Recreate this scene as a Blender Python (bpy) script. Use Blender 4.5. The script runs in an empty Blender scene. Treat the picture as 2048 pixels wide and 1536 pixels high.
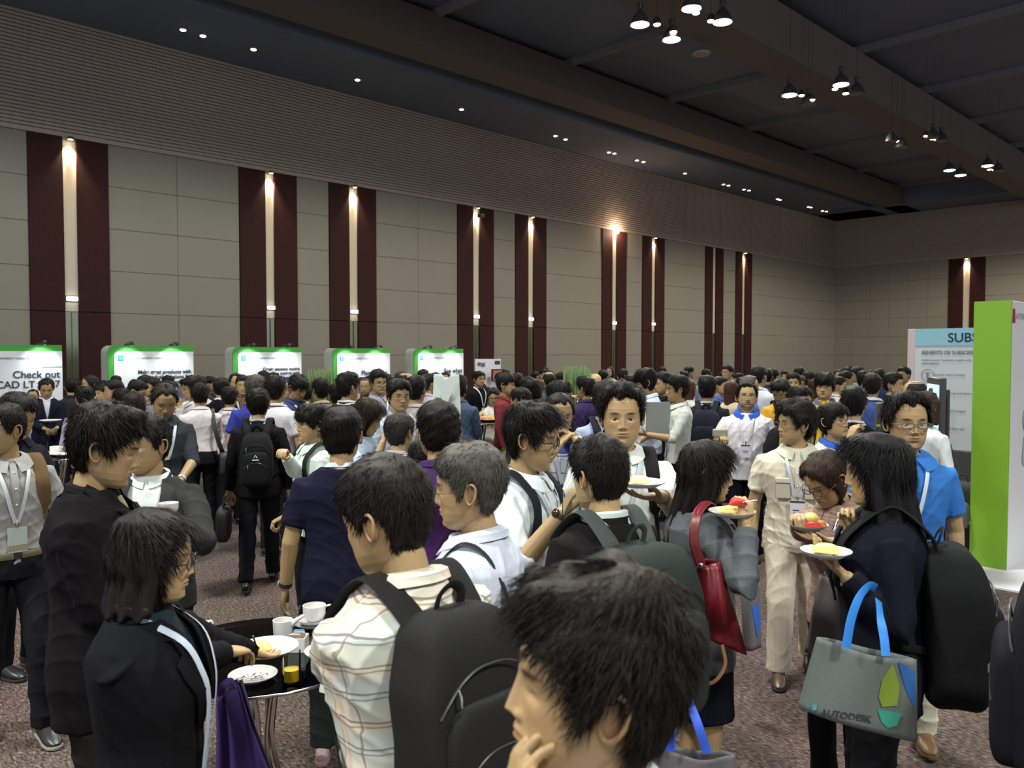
import bpy, math, random
import numpy as np
from mathutils import Vector, Matrix

# ------------------------------------------------------------------ camera, light, exposure
sc = bpy.context.scene
COL = sc.collection
F_PX = 1650.0                      # focal length in pixels of the 2048 wide frame
PITCH = math.radians(2.01)
YAW = math.radians(45.4)           # camera turned to the left of the hall's long axis (+Y)
CAM_Z = 1.95
FWD = np.array([-math.sin(YAW), math.cos(YAW), 0.0])
RGT = np.array([math.cos(YAW), math.sin(YAW), 0.0])
cam_d = bpy.data.cameras.new('camera')
cam_d.sensor_width = 36.0
cam_d.lens = 36.0 * F_PX / 2048.0
cam_d.clip_start = 0.05
cam_d.clip_end = 300
cam_d.dof.use_dof = True
cam_d.dof.focus_distance = 4.6
cam_d.dof.aperture_fstop = 5.6
cam = bpy.data.objects.new('camera', cam_d)
COL.objects.link(cam)
cam.location = (0, 0, CAM_Z)
cam.rotation_euler = (math.pi / 2 - PITCH, 0, YAW)
sc.camera = cam

sc.view_settings.view_transform = 'Standard'
sc.view_settings.look = 'None'
sc.view_settings.gamma = 1.0
sc.view_settings.use_curve_mapping = False
sc.view_settings.exposure = 0.0
sc.cycles.max_bounces = 4
sc.cycles.diffuse_bounces = 2
sc.cycles.glossy_bounces = 2
sc.cycles.transmission_bounces = 4
sc.cycles.transparent_max_bounces = 8
sc.cycles.caustics_reflective = False
sc.cycles.caustics_refractive = False

world = bpy.data.worlds.new('world')
sc.world = world
world.use_nodes = True
world.node_tree.nodes['Background'].inputs[0].default_value = (0.90, 0.93, 1.0, 1)
world.node_tree.nodes['Background'].inputs[1].default_value = 0.95


def lamp(name, kind, loc, power, color=(1, 1, 1), target=None, **kw):
    l = bpy.data.lights.new(name, kind)
    l.energy = power
    l.color = color
    for k, v in kw.items():
        setattr(l, k, v)
    o = bpy.data.objects.new(name, l)
    COL.objects.link(o)
    o.location = tuple(loc)
    if target is not None:
        dv = Vector(tuple(target)) - Vector(tuple(loc))
        o.rotation_euler = dv.to_track_quat('-Z', 'Y').to_euler()
    return o


# added fill spots without fixtures, as if lamp rows went on
# above and behind the photographer
HB = (0.98, 1.0, 0.93)
WARM = (1.0, 0.86, 0.62)
for (hx, hy, hp) in ((5.5, 2, 4600), (5.5, -6, 4400), (-4.5, -4, 5200), (-4.5, 4.5, 3800), (-5.5, 14, 1700), (5.5, 11.5, 1700)):
    lamp('overhead_spot', 'SPOT', (hx, hy, 10.0), hp, HB, target=(hx, hy, 0), spot_size=math.radians(125),
         spot_blend=0.75, shadow_soft_size=0.6)
for (hx, hy, hp, hc) in ((-14, -4, 1500, HB), (-13, 7, 1800, HB), (-13, 18, 1750, (1, .97, .86)), (-13, 29, 1700, (1, .93, .80)),
                     (-12, 41, 2100, (1, .90, .76)), (2, 33, 1500, (1, .93, .8)), (-4, 46, 4600, (1, .88, .72)), (9, 20, 1100, HB)):
    lamp('wall_wash_fill', 'SPOT', (hx, hy, 9.6), hp, hc, target=(hx, hy, 0), spot_size=math.radians(172), spot_blend=0.25, shadow_soft_size=0.5)  # more added spots without fixtures, to wash the walls and far crowd


def ray(px, py):
    cx = (px - 1024.0) / F_PX
    cy = (768.0 - py) / F_PX
    c, s = math.cos(PITCH), math.sin(PITCH)
    d = RGT * cx + np.array([0, 0, c]) * cy + FWD * s * cy + FWD * c + np.array([0, 0, -s])
    return d


CAM = np.array([0, 0, CAM_Z])


def at(px, py, d):
    r = ray(px, py)
    return CAM + r * (d / r.dot(FWD))


def on_z(px, py, z=0.0):
    r = ray(px, py)
    return CAM + r * ((z - CAM_Z) / r[2])


def on_x(px, py, x):
    r = ray(px, py)
    return CAM + r * (x / r[0])


def on_y(px, py, y):
    r = ray(px, py)
    return CAM + r * (y / r[1])


# ------------------------------------------------------------------ materials
_mats = {}


def _nt(name):
    m = bpy.data.materials.new(name)
    m.use_nodes = True
    nt = m.node_tree
    return m, nt, nt.nodes['Principled BSDF']


def mat(name, color, rough=0.6, metal=0.0, bump=0.0, scale=60.0, stretch=(1, 1, 1), var=0.0, emit=0.0,
        attr=False, spec=None, sheen=0.0, coat=0.0, alpha=None, trans=0.0):
    key = (name, color, rough, metal, bump, scale, stretch, var, emit, attr)
    if key in _mats:
        return _mats[key]
    m, nt, b = _nt(name)
    N, L = nt.nodes, nt.links
    b.inputs['Base Color'].default_value = (*color, 1)
    b.inputs['Roughness'].default_value = rough
    b.inputs['Metallic'].default_value = metal
    if spec is not None:
        b.inputs['Specular IOR Level'].default_value = spec
    if sheen:
        b.inputs['Sheen Weight'].default_value = sheen
    if coat:
        b.inputs['Coat Weight'].default_value = coat
    if trans:
        b.inputs['Transmission Weight'].default_value = trans
    if emit:
        b.inputs['Emission Color'].default_value = (*color, 1)
        b.inputs['Emission Strength'].default_value = emit
        m.cycles.emission_sampling = 'NONE'
    if bump or var:
        tc = N.new('ShaderNodeTexCoord')
        mp = N.new('ShaderNodeMapping')
        mp.inputs['Scale'].default_value = stretch
        L.new(tc.outputs['Object'], mp.inputs[0])
        nz = N.new('ShaderNodeTexNoise')
        nz.inputs['Scale'].default_value = scale
        nz.inputs['Detail'].default_value = 3
        L.new(mp.outputs[0], nz.inputs['Vector'])
        if bump:
            bp = N.new('ShaderNodeBump')
            bp.inputs['Strength'].default_value = bump
            bp.inputs['Distance'].default_value = 0.004
            L.new(nz.outputs[0], bp.inputs['Height'])
            L.new(bp.outputs[0], b.inputs['Normal'])
    last = None
    if var:
        nz2 = N.new('ShaderNodeTexNoise')
        nz2.inputs['Scale'].default_value = scale * 0.35
        L.new(mp.outputs[0], nz2.inputs['Vector'])
        mx = N.new('ShaderNodeMix')
        mx.data_type = 'RGBA'
        mx.inputs['A'].default_value = (*[c * (1 - var) for c in color], 1)
        mx.inputs['B'].default_value = (*[min(1, c * (1 + var)) for c in color], 1)
        L.new(nz2.outputs[0], mx.inputs['Factor'])
        last = mx.outputs['Result']
        L.new(last, b.inputs['Base Color'])
    if attr:
        at_ = N.new('ShaderNodeAttribute')
        at_.attribute_name = 'paint'
        mu = N.new('ShaderNodeMix')
        mu.data_type = 'RGBA'
        mu.blend_type = 'MULTIPLY'
        mu.inputs['Factor'].default_value = 1.0
        if last is not None:
            L.new(last, mu.inputs['A'])
        else:
            mu.inputs['A'].default_value = (*color, 1)
        L.new(at_.outputs['Color'], mu.inputs['B'])
        L.new(mu.outputs['Result'], b.inputs['Base Color'])
    _mats[key] = m
    return m


def cloth(color, name='cloth', var=0.08):
    dk = max(color) < .08
    return mat(name, tuple(c * (.55 if dk else 1) for c in color), rough=0.9 if dk else 0.85, bump=0.25, scale=90, var=var, spec=0.10 if dk else 0.25)


def skin(tone=1.0):
    base = (0.40 * tone, 0.262 * tone, 0.128 * tone)
    return mat('skin', base, rough=0.47, bump=0.06, scale=160, var=0.05, attr=True, spec=0.45)


def hair_mat(color=(0.010, 0.008, 0.007)):
    return mat('hair', tuple(color), rough=0.46, bump=0.7, scale=26, stretch=(9, 9, 1.2), var=0.35, spec=0.14)


def plaid(name, base, bands, lines, angle, s=1.0, kind='plaid'):
    """Woven check: wide pale bands and thin dark lines across object coordinates."""
    m, nt, b = _nt(name)
    N, L = nt.nodes, nt.links
    b.inputs['Roughness'].default_value = 0.85
    b.inputs['Specular IOR Level'].default_value = 0.25
    tc = N.new('ShaderNodeTexCoord')
    mp = N.new('ShaderNodeMapping')
    mp.inputs['Rotation'].default_value = (0, 0, angle)
    L.new(tc.outputs['Object'], mp.inputs[0])
    nz = N.new('ShaderNodeTexNoise')
    nz.inputs['Scale'].default_value = 9
    wv = N.new('ShaderNodeVectorMath')
    wv.operation = 'MULTIPLY_ADD'
    wv.inputs[1].default_value = (0.03, 0.03, 0.03)
    L.new(mp.outputs[0], nz.inputs['Vector'])
    L.new(nz.outputs[1], wv.inputs[0])
    L.new(mp.outputs[0], wv.inputs[2])
    sp = N.new('ShaderNodeSeparateXYZ')
    L.new(wv.outputs[0], sp.inputs[0])

    def stripes(sock, freq, phase, width):
        a = N.new('ShaderNodeMath'); a.operation = 'MULTIPLY_ADD'
        a.inputs[1].default_value = freq; a.inputs[2].default_value = phase + 50
        L.new(sock, a.inputs[0])
        f = N.new('ShaderNodeMath'); f.operation = 'FRACT'; L.new(a.outputs[0], f.inputs[0])
        c = N.new('ShaderNodeMath'); c.operation = 'LESS_THAN'; c.inputs[1].default_value = width
        L.new(f.outputs[0], c.inputs[0])
        return c.outputs[0]

    cur = None
    prev = (*base, 1)
    for (axis, freq, phase, width, col, amt) in bands + lines:
        st = stripes(sp.outputs[axis], freq * s, phase, width)
        k = N.new('ShaderNodeMath'); k.operation = 'MULTIPLY'; k.inputs[1].default_value = amt
        L.new(st, k.inputs[0])
        mx = N.new('ShaderNodeMix'); mx.data_type = 'RGBA'
        L.new(k.outputs[0], mx.inputs['Factor'])
        if cur is None:
            mx.inputs['A'].default_value = prev
        else:
            L.new(cur, mx.inputs['A'])
        mx.inputs['B'].default_value = (*col, 1)
        cur = mx.outputs['Result']
    L.new(cur, b.inputs['Base Color'])
    return m


# ------------------------------------------------------------------ geometry containers
class G:
    """Growing mesh: vertices, quads, triangles, a material index per face and a paint colour per vertex."""

    def __init__(s):
        s.V = []; s.Q = []; s.T = []; s.mq = []; s.mt = []; s.C = []; s.n = 0

    def add(s, g, m=0, col=None):
        V, Q, T = g[:3]
        V = np.asarray(V, float).reshape(-1, 3)
        if len(Q):
            s.Q.append(np.asarray(Q, int) + s.n); s.mq.append(np.full(len(Q), m))
        if len(T):
            s.T.append(np.asarray(T, int) + s.n); s.mt.append(np.full(len(T), m))
        s.V.append(V)
        if col is None:
            s.C.append(np.ones((len(V), 3)))
        else:
            s.C.append(np.broadcast_to(np.asarray(col, float), (len(V), 3)).copy())
        s.n += len(V)
        return s

    def get(s):
        V = np.vstack(s.V) if s.V else np.zeros((0, 3))
        Q = np.vstack(s.Q) if s.Q else np.zeros((0, 4), int)
        T = np.vstack(s.T) if s.T else np.zeros((0, 3), int)
        mq = np.concatenate(s.mq) if s.mq else np.zeros(0, int)
        mt = np.concatenate(s.mt) if s.mt else np.zeros(0, int)
        return V, Q, T, mq, mt, (np.vstack(s.C) if s.C else np.zeros((0, 3)))


def to_mesh(name, V, Q, T, mq=None, mt=None, C=None, smooth=True):
    me = bpy.data.meshes.new(name)
    V = np.asarray(V, np.float32)
    nq, nt_ = len(Q), len(T)
    me.vertices.add(len(V))
    me.vertices.foreach_set('co', V.ravel())
    loops = np.concatenate([np.asarray(Q, np.int32).ravel(), np.asarray(T, np.int32).ravel()])
    me.loops.add(len(loops))
    me.loops.foreach_set('vertex_index', loops.astype(np.int32))
    me.polygons.add(nq + nt_)
    starts = np.concatenate([np.arange(nq) * 4, nq * 4 + np.arange(nt_) * 3]).astype(np.int32)
    me.polygons.foreach_set('loop_start', starts)
    if mq is not None:
        me.polygons.foreach_set('material_index', np.concatenate([mq, mt]).astype(np.int32))
    me.polygons.foreach_set('use_smooth', np.full(nq + nt_, smooth))
    if C is not None:
        ca = me.color_attributes.new('paint', 'FLOAT_COLOR', 'POINT')
        ca.data.foreach_set('color', np.hstack([C, np.ones((len(C), 1))]).astype(np.float32).ravel())
    me.update(calc_edges=True)
    me.validate()
    return me


_base = {}


def emit(name, g, mats, parent=None, base=None, smooth=True, label=None, paint=False, sharp=None):
    """Link a G (or a V,Q,T tuple) as ONE mesh object; coordinates are world, stored relative to base."""
    if isinstance(g, tuple):
        g = G().add(g)
    V, Q, T, mq, mt, C = g.get()
    if base is None:
        base = _base.get(parent.name, (0, 0, 0)) if parent is not None else (0, 0, 0)
    base = np.asarray(base, float)
    me = to_mesh(name, V - base, Q, T, mq, mt, C if paint else None, smooth)
    for m in (mats if isinstance(mats, (list, tuple)) else [mats]):
        me.materials.append(m)
    if sharp is None and len(Q) + len(T) < 400 and smooth:
        sharp = 38
    if sharp:
        try:
            me.set_sharp_from_angle(angle=math.radians(sharp))
        except Exception:
            pass
    o = bpy.data.objects.new(name, me)
    COL.objects.link(o)
    _base[o.name] = base
    if parent is not None:
        o.parent = parent
    else:
        o.location = tuple(base)
    if label:
        o['label'] = label
    return o


def thing(name, label, cat, loc, group=None):
    o = bpy.data.objects.new(name, None)
    o.empty_display_size = 0.1
    COL.objects.link(o)
    o.location = tuple(loc)
    _base[o.name] = np.asarray(loc, float)
    tag(o, label, cat, group)
    return o


def tag(o, label, cat, group=None, kind=None):
    o['label'] = label
    o['category'] = cat
    if group:
        o['group'] = group
    if kind:
        o['kind'] = kind
    return o


def struct(name, g, mats, smooth=False, label=None):
    o = emit(name, g, mats, smooth=smooth)
    o['kind'] = 'structure'
    if label:
        o['label'] = label
    return o


# ------------------------------------------------------------------ primitives (V, Q, T)
def nrm(v):
    v = np.asarray(v, float)
    return v / (np.linalg.norm(v) + 1e-12)


def tube(pts, rad, n=12, up=None, cap=True, ups=None, e=1.0, dome=0.35, closed=False):
    """Loft of (super)elliptical rings along pts; rad = r or (a, b) per point, a across, b along 'up'."""
    P = np.asarray(pts, float)
    m = len(P)
    R = np.array([(r, r) if np.isscalar(r) else r for r in (rad if hasattr(rad, '__len__') else [rad] * m)], float)
    if closed:
        Tn = np.roll(P, -1, 0) - np.roll(P, 1, 0)
    else:
        Tn = np.gradient(P, axis=0)
    Tn /= np.linalg.norm(Tn, axis=1)[:, None] + 1e-12
    if ups is None:
        if up is None:
            up = (0, 0, 1) if abs(Tn[0][2]) < 0.9 else (0, 1, 0)
        u = nrm(np.asarray(up, float) - Tn[0] * np.dot(up, Tn[0]))
        U = [u]
        for i in range(1, m):
            u = U[-1] - Tn[i] * np.dot(U[-1], Tn[i])
            U.append(nrm(u))
        U = np.array(U)
    else:
        U = np.asarray(ups, float)
        U = U - Tn * (U * Tn).sum(1)[:, None]
        U /= np.linalg.norm(U, axis=1)[:, None] + 1e-12
    S = np.cross(Tn, U)
    th = np.linspace(0, 2 * math.pi, n, endpoint=False)
    c, s = np.cos(th), np.sin(th)
    if e != 1.0:
        c = np.sign(c) * np.abs(c) ** e
        s = np.sign(s) * np.abs(s) ** e
    V = P[:, None, :] + R[:, 0, None, None] * c[None, :, None] * S[:, None, :] + R[:, 1, None, None] * s[None, :, None] * U[:, None, :]
    V = V.reshape(-1, 3)
    k = np.arange(n)
    k2 = (k + 1) % n
    Q = []
    rows = range(m if closed else m - 1)
    for i in rows:
        a, b = i * n, ((i + 1) % m) * n
        Q.append(np.stack([a + k, a + k2, b + k2, b + k], 1))
    Q = np.vstack(Q)
    T = np.zeros((0, 3), int)
    if cap and not closed:
        c0 = P[0] - Tn[0] * R[0].min() * dome
        c1 = P[-1] + Tn[-1] * R[-1].min() * dome
        i0 = len(V)
        V = np.vstack([V, c0, c1])
        T = np.vstack([np.stack([np.full(n, i0), k2, k], 1),
                       np.stack([np.full(n, i0 + 1), (m - 1) * n + k, (m - 1) * n + k2], 1)])
    return V, Q, T


def lathe(prof, n=24, c=(0, 0, 0), sx=1.0, sy=1.0):
    prof = np.asarray(prof, float)
    th = np.linspace(0, 2 * math.pi, n, endpoint=False)
    V = np.stack([prof[:, 0, None] * np.cos(th) * sx, prof[:, 0, None] * np.sin(th) * sy,
                  np.repeat(prof[:, 1, None], n, 1)], 2).reshape(-1, 3) + np.asarray(c, float)
    k = np.arange(n); k2 = (k + 1) % n
    Q = np.vstack([np.stack([i * n + k, i * n + k2, (i + 1) * n + k2, (i + 1) * n + k], 1) for i in range(len(prof) - 1)])
    return V, Q, np.zeros((0, 3), int)


def box(c, s, ch=0.0):
    """Box with chamfered edges."""
    c = np.asarray(c, float); h = np.asarray(s, float) / 2
    if ch <= 0:
        V = np.array([(x, y, z) for x in (-1, 1) for y in (-1, 1) for z in (-1, 1)], float) * h + c
        Q = [(0, 1, 3, 2), (4, 6, 7, 5), (0, 4, 5, 1), (2, 3, 7, 6), (0, 2, 6, 4), (1, 5, 7, 3)]
        return V, np.array(Q), np.zeros((0, 3), int)
    V = []; idx = {}
    for sx in (-1, 1):
        for sy in (-1, 1):
            for sz in (-1, 1):
                for ax in range(3):
                    p = np.array([sx, sy, sz], float) * h
                    q = p - np.array([sx, sy, sz]) * ch
                    q[ax] = p[ax]
                    idx[(sx, sy, sz, ax)] = len(V)
                    V.append(q + c)
    Q = []; T = []
    for ax in range(3):
        o1, o2 = [a for a in range(3) if a != ax]
        for s in (-1, 1):
            f = []
            for (a, b) in ((-1, -1), (1, -1), (1, 1), (-1, 1)):
                k = [0, 0, 0]; k[ax] = s; k[o1] = a; k[o2] = b
                f.append(idx[(*k, ax)])
            Q.append(f)
    for ax in range(3):
        o1, o2 = [a for a in range(3) if a != ax]
        for a in (-1, 1):
            for b in (-1, 1):
                k1 = [0, 0, 0]; k2 = [0, 0, 0]
                k1[ax] = -1; k2[ax] = 1
                k1[o1] = k2[o1] = a; k1[o2] = k2[o2] = b
                Q.append([idx[(*k1, o1)], idx[(*k2, o1)], idx[(*k2, o2)], idx[(*k1, o2)]])
    for sx in (-1, 1):
        for sy in (-1, 1):
            for sz in (-1, 1):
                T.append([idx[(sx, sy, sz, a)] for a in range(3)])
    return np.array(V), np.array(Q), np.array(T)


def sball(c, r, nu=24, nv=14, e=1.0, e2=None):
    """Superellipsoid with half sizes r."""
    e2 = e if e2 is None else e2
    u = np.linspace(0, 2 * math.pi, nu, endpoint=False)
    v = np.linspace(-math.pi / 2, math.pi / 2, nv + 1)
    f = lambda x, k: np.sign(x) * np.abs(x) ** k
    V = np.stack([f(np.cos(v)[:, None], e2) * f(np.cos(u), e), f(np.cos(v)[:, None], e2) * f(np.sin(u), e),
                  np.repeat(f(np.sin(v), e2)[:, None], nu, 1)], 2).reshape(-1, 3) * np.asarray(r, float) + np.asarray(c, float)
    k = np.arange(nu); k2 = (k + 1) % nu
    Q = np.vstack([np.stack([i * nu + k, i * nu + k2, (i + 1) * nu + k2, (i + 1) * nu + k], 1) for i in range(nv)])
    return V, Q, np.zeros((0, 3), int)


def grid(P):
    """Quads over a (m, n, 3) array of points."""
    P = np.asarray(P, float)
    m, n = P.shape[:2]
    i, j = np.meshgrid(np.arange(m - 1), np.arange(n - 1), indexing='ij')
    a = (i * n + j).ravel()
    return P.reshape(-1, 3), np.stack([a, a + 1, a + n + 1, a + n], 1), np.zeros((0, 3), int)


def slab(P, t, normal=None):
    """Thick sheet: a (m, n, 3) point grid given thickness t along its normals."""
    P = np.asarray(P, float)
    m, n = P.shape[:2]
    if normal is None:
        du = np.gradient(P, axis=0); dv = np.gradient(P, axis=1)
        N = np.cross(du, dv)
        N /= np.linalg.norm(N, axis=2)[:, :, None] + 1e-12
    else:
        N = np.broadcast_to(nrm(normal), P.shape)
    A, B = P + N * t / 2, P - N * t / 2
    V = np.vstack([A.reshape(-1, 3), B.reshape(-1, 3)])
    i, j = np.meshgrid(np.arange(m - 1), np.arange(n - 1), indexing='ij')
    a = (i * n + j).ravel()
    o = m * n
    Q = [np.stack([a, a + 1, a + n + 1, a + n], 1), np.stack([o + a, o + a + n, o + a + n + 1, o + a + 1], 1)]
    edge = [k for k in range(n)] + [k * n + n - 1 for k in range(1, m)] + [(m - 1) * n + k for k in range(n - 2, -1, -1)] + [k * n for k in range(m - 2, 0, -1)]
    e = np.array(edge); e2 = np.roll(e, -1)
    Q.append(np.stack([e, e + o, e2 + o, e2], 1))
    return V, np.vstack(Q), np.zeros((0, 3), int)


def curve(ctrl, n=24):
    """Catmull-Rom through control points."""
    C = np.asarray(ctrl, float)
    C = np.vstack([2 * C[0] - C[1], C, 2 * C[-1] - C[-2]])
    out = []
    seg = len(C) - 3
    per = max(2, n // seg)
    for i in range(seg):
        p0, p1, p2, p3 = C[i:i + 4]
        for t in np.linspace(0, 1, per, endpoint=False):
            out.append(0.5 * ((2 * p1) + (-p0 + p2) * t + (2 * p0 - 5 * p1 + 4 * p2 - p3) * t * t + (-p0 + 3 * p1 - 3 * p2 + p3) * t ** 3))
    out.append(C[-2])
    return np.array(out)


work = bpy.data.scenes.new('work')


def remesh(g, voxel, smooth=2):
    """Fuse overlapping closed shapes into one continuous skin."""
    V, Q, T, mq, mt, C = g.get()
    me = to_mesh('tmp', V, Q, T)
    ob = bpy.data.objects.new('tmp', me)
    work.collection.objects.link(ob)
    r = ob.modifiers.new('r', 'REMESH')
    r.mode = 'VOXEL'
    r.voxel_size = voxel
    if smooth:
        s = ob.modifiers.new('s', 'SMOOTH')
        s.factor = 0.5
        s.iterations = smooth
    work.view_layers[0].update()
    dg = work.view_layers[0].depsgraph
    if dg is None:
        dg = bpy.context.evaluated_depsgraph_get()
    ev = ob.evaluated_get(dg)
    m2 = bpy.data.meshes.new_from_object(ev)
    n = len(m2.vertices)
    co = np.empty(n * 3, np.float32); m2.vertices.foreach_get('co', co)
    no = np.empty(n * 3, np.float32); m2.vertex_normals.foreach_get('vector', no)
    lt = np.empty(len(m2.polygons), np.int32); m2.polygons.foreach_get('loop_total', lt)
    li = np.empty(len(m2.loops), np.int32); m2.loops.foreach_get('vertex_index', li)
    ls = np.empty(len(m2.polygons), np.int32); m2.polygons.foreach_get('loop_start', ls)
    q = ls[lt == 4]; t = ls[lt == 3]
    Q2 = li[q[:, None] + np.arange(4)] if len(q) else np.zeros((0, 4), int)
    T2 = li[t[:, None] + np.arange(3)] if len(t) else np.zeros((0, 3), int)
    bpy.data.objects.remove(ob); bpy.data.meshes.remove(me); bpy.data.meshes.remove(m2)
    return co.reshape(-1, 3).astype(float), no.reshape(-1, 3).astype(float), Q2, T2


def folds(V, N, amp, seed=0, freq=1.0):
    """Soft cloth creases: displacement along normals from warped ridged waves."""
    r = np.random.RandomState(seed)
    D = np.zeros(len(V))
    W = V + 0.03 * np.sin(V[:, [1, 2, 0]] * 11 * freq + r.rand(3) * 6)
    for k in range(7):
        d = nrm(r.randn(3) * (1, 1, 0.8))
        f = r.uniform(18, 46) * freq
        w = W @ d * f + r.rand() * 6 + 1.3 * np.sin(W @ nrm(r.randn(3)) * 9 * freq + r.rand() * 6)
        D += (1 - np.abs(np.sin(w))) ** 2 * np.clip(0.5 + np.sin(W @ nrm(r.randn(3)) * 8 + r.rand() * 6), 0, 1)
    return V + N * (D / 3.0 - 0.25)[:, None] * amp
# ------------------------------------------------------------------ the human figure
HZ = np.array([.117, .1155, .110, .095, .070, .040, .015, -.010, -.035, -.060, -.080, -.098, -.110, -.1155])
HF = np.array([.004, .018, .038, .064, .083, .0895, .0875, .085, .0835, .083, .081, .077, .066, .050])   # front
HB_ = np.array([-.020, -.034, -.054, -.080, -.098, -.104, -.102, -.095, -.082, -.064, -.046, -.028, -.010, .010])   # back
HW = np.array([.004, .016, .034, .057, .0705, .0755, .0765, .0755, .072, .0665, .059, .046, .030, .012])   # half width


def head_point(z, ph, wide=1.0, jaw=1.0):
    """Surface of the bare head at height z and azimuth ph (0 = face)."""
    f = np.interp(z, HZ[::-1], HF[::-1]); b = np.interp(z, HZ[::-1], HB_[::-1]); w = np.interp(z, HZ[::-1], HW[::-1]) * wide
    w = w * (1 + (jaw - 1) * np.clip(-z / .08, 0, 1))
    ym = np.interp(z, [-.115, -.06, 0, .117], [.03, .012, -.008, -.008])
    ym = np.clip(ym, b + .002, f - .002)
    s, c = np.sin(ph), np.cos(ph)
    ex = np.where(c > 0, 0.86, 0.95)
    x = w * np.sign(s) * np.abs(s) ** ex
    ey = np.where(c > 0, 0.92, 1.0)
    y = ym + np.where(c > 0, f - ym, ym - b) * np.sign(c) * np.abs(c) ** ey
    return np.stack([x, y, z + 0 * x], -1)


def head_grid(lod):
    nz, nph = {0: (112, 120), 1: (60, 64), 2: (26, 30)}[lod]
    t = np.linspace(0, 1, nz)
    z = .117 - .2325 * (t - .035 * np.sin(2 * np.pi * t))
    u = np.linspace(-np.pi, np.pi, nph, endpoint=False)
    ph = u - .42 * np.sin(u)
    return z, ph


def gs(a, s):
    return np.exp(-(a / s) ** 2)


def head_geo(lod, fem=False, wide=1.0, jaw=1.0, mouth_open=0.0, eyes_down=False, stubble=0.0, nose=1.0, closed=False):
    z, ph = head_grid(lod)
    Z, PH = np.meshgrid(z, ph, indexing='ij')
    P = head_point(Z, PH, wide, jaw)
    X, Y = P[..., 0], P[..., 1]
    ax = np.abs(X)
    fr = np.clip((np.cos(PH) - .12) / .35, 0, 1)
    D = np.zeros_like(X)
    D += .0035 * gs(Z - .022, .010) * gs(ax - .028, .024)                      # brow ridge
    D -= .0085 * gs(Z - .002, .0125) * gs(ax - .032, .0165)                     # eye socket
    D += .0032 * gs(Z - .006, .0042) * gs(ax - .032, .013)                     # upper lid
    D += .0015 * gs(Z + .011, .005) * gs(ax - .032, .014)                      # lower lid
    nz_ = np.interp(Z, [-.050, -.040, -.033, -.024, .0, .014, .03], [0, .010, .0205, .0175, .0085, .003, 0]) * nose
    wn = np.interp(Z, [-.045, -.03, .0, .02], [.0095, .0092, .0068, .0075])
    D += nz_ * gs(ax, wn)                                                       # nose
    D += .0085 * nose * gs(Z + .036, .0065) * gs(ax - .0135, .0062)            # nostril wings
    D += .0035 * gs(Z + .018, .016) * gs(ax - .047, .014)                      # cheekbones
    D += .0052 * gs(Z + .060, .013) * gs(ax, .024)                             # mouth mound
    D += .0034 * gs(Z + .0555, .0038) * gs(ax, .017)                           # upper lip
    D += .0040 * gs(Z + .0665, .0042) * gs(ax, .0145)                          # lower lip
    D -= (.0035 + .008 * mouth_open) * gs(Z + .0608, .0022 + .004 * mouth_open) * gs(ax, .019)
    D -= .0030 * gs(Z + .077, .0055) * gs(ax, .018)
    D += .0062 * gs(Z + .098, .013) * gs(ax, .020)                             # chin
    D -= .0022 * gs(Z + .050, .012) * gs(ax - .030, .006)                      # nasolabial
    if fem:
        D -= .002 * gs(Z + .07, .03) * gs(ax - .05, .02)
    Y = Y + D * fr
    if lod == 0:                                                                # opening for the eyeball
        al = np.clip(1.5 - 1.5 * (((ax - .0315) / .0145) ** 2 + ((Z - (-.0005 if not eyes_down else -.0035)) / (.0028 if not eyes_down else .0012)) ** 2), 0, 1)
        if not closed:
            Y = Y - .007 * al * (fr > 0)
    V = np.stack([X, Y, Z], -1)
    nzv, nph = Z.shape
    k = np.arange(nph); k2 = (k + 1) % nph
    Q = np.vstack([np.stack([i * nph + k, (i + 1) * nph + k, (i + 1) * nph + k2, i * nph + k2], 1) for i in range(nzv - 1)])
    Vf = np.vstack([V.reshape(-1, 3), [0, -.008, .1172], [0, .03, -.116]])
    n = nzv * nph
    T = np.vstack([np.stack([np.full(nph, n), k, k2], 1), np.stack([np.full(nph, n + 1), (nzv - 1) * nph + k2, (nzv - 1) * nph + k], 1)])
    # paint: brows, lips, eyes, flush
    C = np.ones(Z.shape + (3,))
    brow = np.clip(1.6 * gs(Z - (.0235 - 2.2 * (ax - .034) ** 2 * 10 * .1), .0044 if not fem else .0026) * gs(ax - .033, .0175) - .1, 0, 1) * fr
    C *= 1 - brow[..., None] * np.array([.86, .89, .90])
    lip = np.clip(1.7 * gs(Z + .061, .0085) * gs(ax, .0205) - .35, 0, 1) * fr
    C *= 1 - lip[..., None] * np.array([.22, .46, .40])
    line = gs(Z + .0608, .0017 + .0045 * mouth_open) * gs(ax, .021) * fr
    C *= 1 - line[..., None] * np.array([.55, .65, .65])
    if lod > 0:
        ez = .0 if not eyes_down else -.004
        eye = np.clip(1.5 * gs(Z - ez, .0048 if not eyes_down else .0028) * gs(ax - .0315, .0125) - .15, 0, 1) * fr
        C *= 1 - eye[..., None] * np.array([.86, .86, .84])
    else:
        lash = np.clip(1.4 * gs(Z - (.0052 if not eyes_down else -.0015), .0016) * gs(ax - .0315, .0145) - .1, 0, 1) * fr
        C *= 1 - lash[..., None] * .75
        if closed:
            pass
    nst = np.clip(gs(Z + .0425, .0025) * gs(ax - .0085, .0035) * 1.2, 0, 1) * fr
    C *= 1 - nst[..., None] * .6
    if stubble:
        sb = np.clip(1.3 * np.maximum(gs(Z + .085, .024) * (ax < .07), gs(Z + .052, .006) * gs(ax, .028)) - .1, 0, 1) * np.clip((np.cos(PH) + .1) / .3, 0, 1)
        C *= 1 - sb[..., None] * stubble * np.array([.55, .5, .42])
    C *= 1 - (gs(Z + .02, .02) * gs(ax - .045, .018) * fr)[..., None] * np.array([.0, .07, .07])
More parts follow.
